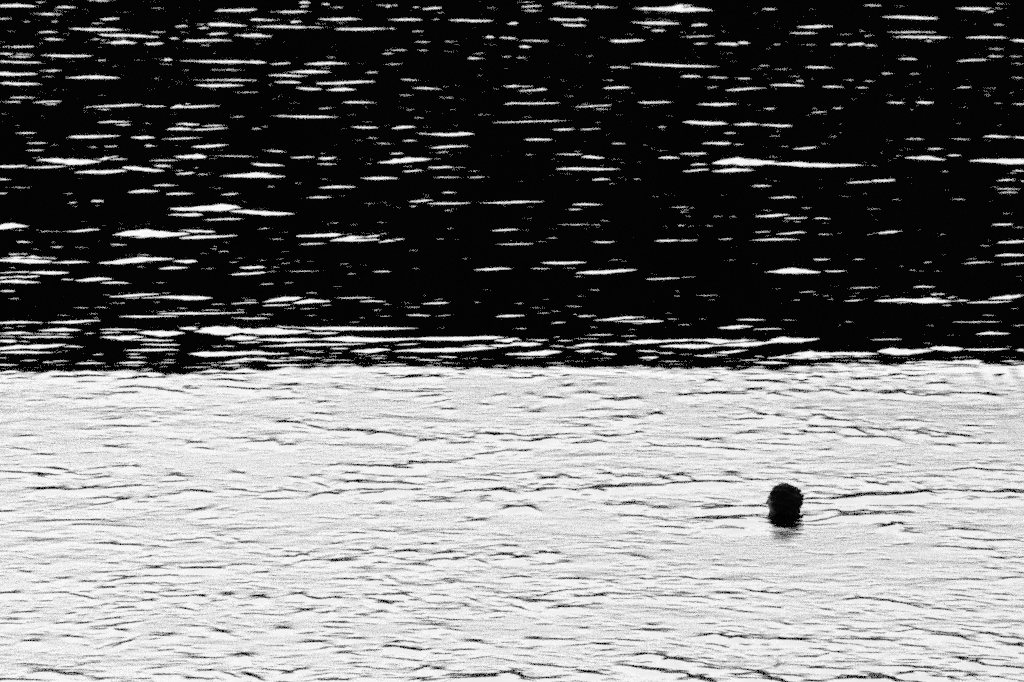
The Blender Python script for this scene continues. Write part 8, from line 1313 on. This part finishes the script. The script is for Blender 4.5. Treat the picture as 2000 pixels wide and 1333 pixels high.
def fuse(name, bm, voxel, smooth, mat, parent=None, post=None):
    """Melt overlapping shapes into one continuous skin."""
    me = bpy.data.meshes.new(name + '_raw')
    bm.to_mesh(me)
    bm.free()
    o = bpy.data.objects.new(name + '_raw', me)
    COL.objects.link(o)
    m = o.modifiers.new('r', 'REMESH')
    m.mode = 'VOXEL'
    m.voxel_size = voxel
    s = o.modifiers.new('s', 'SMOOTH')
    s.factor = 0.5
    s.iterations = smooth
    dg = bpy.context.evaluated_depsgraph_get()
    out = bpy.data.meshes.new_from_object(o.evaluated_get(dg))
    out.name = name
    bpy.data.objects.remove(o)
    bpy.data.meshes.remove(me)
    if post:
        n = len(out.vertices)
        co = np.empty(n * 3, dtype=np.float32)
        out.vertices.foreach_get('co', co)
        co = post(co.reshape(-1, 3))
        out.vertices.foreach_set('co', co.astype(np.float32).ravel())
    out.polygons.foreach_set('use_smooth', np.ones(len(out.polygons), dtype=bool))
    out.materials.clear()
    out.materials.append(mat)
    r = bpy.data.objects.new(name, out)
    COL.objects.link(r)
    if parent:
        r.parent = parent
    return r


def swimmer(x, y, z, heading):
    root = bpy.data.objects.new('person', None)
    COL.objects.link(root)
    root.location = (x, y, z)
    root.rotation_euler = (0, 0, R(heading))
    root.empty_display_size = 0.2
    tag(root, "swimmer with wet black hair, only head and shoulder tops above the bright rippled water", 'person')
    hc = Vector((0.0, 0.02, 0.105))
    bm = bmesh.new()
    ellipsoid(bm, hc + Vector((0, -.012, .018)), (.076, .094, .092))          # skull
    ellipsoid(bm, hc + Vector((0, .028, -.040)), (.060, .062, .070))          # face and jaw
    ellipsoid(bm, hc + Vector((0, .070, -.088)), (.024, .020, .020))          # chin
    limb(bm, hc + Vector((0, .088, .004)), hc + Vector((0, .106, -.030)), .009, .015)   # nose
    for s in (-1, 1):
        ellipsoid(bm, hc + Vector((s * .031, .078, .016)), (.024, .014, .010))  # brow
        ellipsoid(bm, hc + Vector((s * .044, .062, -.030)), (.022, .020, .018)) # cheek
        ellipsoid(bm, hc + Vector((s * .079, .000, -.012)), (.010, .022, .034)) # ear
    ellipsoid(bm, hc + Vector((0, .086, -.055)), (.024, .010, .006))          # upper lip
    ellipsoid(bm, hc + Vector((0, .084, -.068)), (.022, .010, .007))          # lower lip
    limb(bm, hc + Vector((0, -.005, -.06)), (0, -.05, -.06), .056, .064)      # neck
    limb(bm, (-.15, -.07, -.048), (.15, -.07, -.075), .062, .062)             # shoulder line
    ellipsoid(bm, (0, -.12, -.12), (.17, .12, .10))
    limb(bm, (0, -.14, -.14), (0, -.46, -.28), .125, .105)                    # chest to waist
    ellipsoid(bm, (0, -.16, -.17), (.165, .16, .09))
    ellipsoid(bm, (0, -.56, -.32), (.155, .14, .10))                          # hips
    for s in (-1, 1):
        limb(bm, (s * .18, -.07, -.085), (s * .30, .12, -.17), .050, .040)    # upper arm
        limb(bm, (s * .30, .12, -.17), (s * .22, .36, -.21), .040, .028)      # forearm
        ellipsoid(bm, (s * .205, .42, -.215), (.040, .055, .016))             # palm
        for k, (dx, ln) in enumerate(((-.030, .066), (-.011, .078), (.009, .074), (.028, .058))):
            limb(bm, (s * .205 + dx, .455, -.215), (s * .205 + dx * 1.15, .455 + ln, -.225), .0095, .008, 8, 3)
        limb(bm, (s * .170, .395, -.215), (s * .140, .445, -.225), .011, .009, 8, 3)   # thumb
        limb(bm, (s * .085, -.60, -.33), (s * .13, -.98, -.47), .078, .052)   # thigh
        limb(bm, (s * .13, -.98, -.47), (s * .11, -1.36, -.50), .050, .034)   # calf
        limb(bm, (s * .11, -1.36, -.50), (s * .12, -1.58, -.53), .034, .026)  # foot
    body = fuse('body', bm, 0.007, 3, M_SKIN, root)
    bm = bmesh.new()
    ellipsoid(bm, hc + Vector((-.006, -.020, .030)), (.090, .094, .082))      # crown
    ellipsoid(bm, hc + Vector((.004, -.052, -.006)), (.108, .098, .074))      # back of the head
    ellipsoid(bm, hc + Vector((0, -.052, -.072)), (.092, .060, .054))         # nape
    ellipsoid(bm, hc + Vector((.066, -.030, .008)), (.056, .060, .054))       # fuller side
    ellipsoid(bm, hc + Vector((-.066, -.020, -.022)), (.050, .056, .066))
    g = random.Random(4)
    for k in range(34):                                                       # wet locks at the nape
        a = g.uniform(0.35, 2.8) + math.pi
        st = hc + Vector((.085 * math.cos(a), -.040 + .075 * math.sin(a), g.uniform(-.03, .03)))
        en = hc + Vector((.098 * math.cos(a) + g.uniform(-.014, .014), -.050 + .072 * math.sin(a), g.uniform(-.112, -.07)))
        limb(bm, st, en, .014, .006, 7, 4)

    for k in range(22):                                                       # loose strands
        a, e = g.uniform(2.6, 6.8), g.uniform(0.1, 1.2)
        st = hc + Vector((.088 * math.cos(a) * math.cos(e), -.035 + .100 * math.sin(a) * math.cos(e), .02 + .075 * math.sin(e)))
        en = st + Vector((.034 * math.cos(a + .5), .034 * math.sin(a + .5), g.uniform(-.03, .008)))
        limb(bm, st, en, .010, .0035, 6, 3)

    def tousle(co):
        n = np.sin(co[:, 0] * 210 + 3 * np.sin(co[:, 2] * 60)) * np.sin(co[:, 1] * 190 + 2 * np.sin(co[:, 2] * 75)) + 0.7 * np.sin(co[:, 2] * 120 + co[:, 0] * 90)
        c = np.array(hc) + np.array((0, -.03, -.01))
        d = co - c
        return co + d / np.maximum(np.linalg.norm(d, axis=1, keepdims=True), 1e-4) * (0.006 * n)[:, None]

    fuse('hair', bm, 0.005, 1, M_HAIR, root, tousle)
    return root


def water_level(x, y):
    r = np.searchsorted(Y, y)
    c = np.searchsorted(T, x / reach[r])
    return float(ZZ[r - 6:r + 7, c - 8:c + 9].mean())


swimmer(1.887, 36.391 + 0.06, water_level(1.887, 36.391) - 0.020, 62)


# ---------------------------------------------------------------- a small white feather on the water
def feather(x, y, z):
    bm = bmesh.new()
    n = 12
    top, bot = [], []
    for k in range(n + 1):
        u = k / n
        w = 0.0145 * (math.sin(math.pi * min(1, u * 1.12 + .05)) ** .7 if u < .85 else .55 + 2.2 * (u - .85))
        cx = -0.032 + 0.064 * u
        cz = 0.016 + 0.010 * math.cos(3.2 * u)
        cy = 0.006 * math.sin(5 * u)
        top.append((cx + (0.006 if k == n else 0), cy + .010, cz + w))
        bot.append((cx + (0.008 if k == n else 0), cy - .010, cz - w))
    mid = [((a[0] + b[0]) / 2 - (0.012 if i == n else 0), (a[1] + b[1]) / 2 - .006, (a[2] + b[2]) / 2) for i, (a, b) in enumerate(zip(top, bot))]
    rows = []
    for off in (0, .0016):
        rows.append([[bm.verts.new((p[0], p[1] + off, p[2])) for p in line] for line in (bot, mid, top)])
    for s, (b, m, t) in enumerate(rows):
        for k in range(n):
            for lo, hi in ((b, m), (m, t)):
                f = (lo[k], lo[k + 1], hi[k + 1], hi[k])
                bm.faces.new(f if s == 0 else tuple(reversed(f)))
    for line in range(3):
        if line == 1:
            continue
        for k in range(n):
            a, b = rows[0][line], rows[1][line]
            bm.faces.new((a[k], b[k], b[k + 1], a[k + 1]))
    for k in (0, n):
        for line in (0, 1):
            bm.faces.new((rows[0][line][k], rows[1][line][k], rows[1][line + 1][k], rows[0][line + 1][k]))
    bmesh.ops.recalc_face_normals(bm, faces=bm.faces[:])
    me = bpy.data.meshes.new('feather')
    bm.to_mesh(me)
    bm.free()
    me.materials.append(M_WHITE)
    o = bpy.data.objects.new('feather', me)
    o.location = (x, y, z)
    COL.objects.link(o)
    tag(o, 'tiny curled white feather floating on the bright water near the bottom edge', 'feather')
    sh = bmesh.new()
    limb(sh, (-.034, .003, .026), (.036, .003, .010), .0014, .0008, 6, 4)
    m2 = bpy.data.meshes.new('shaft')
    sh.to_mesh(m2)
    sh.free()
    m2.materials.append(M_WHITE)
    s = bpy.data.objects.new('shaft', m2)
    s.parent = o
    COL.objects.link(s)


feather(1.583, 31.061, water_level(1.583, 31.061))
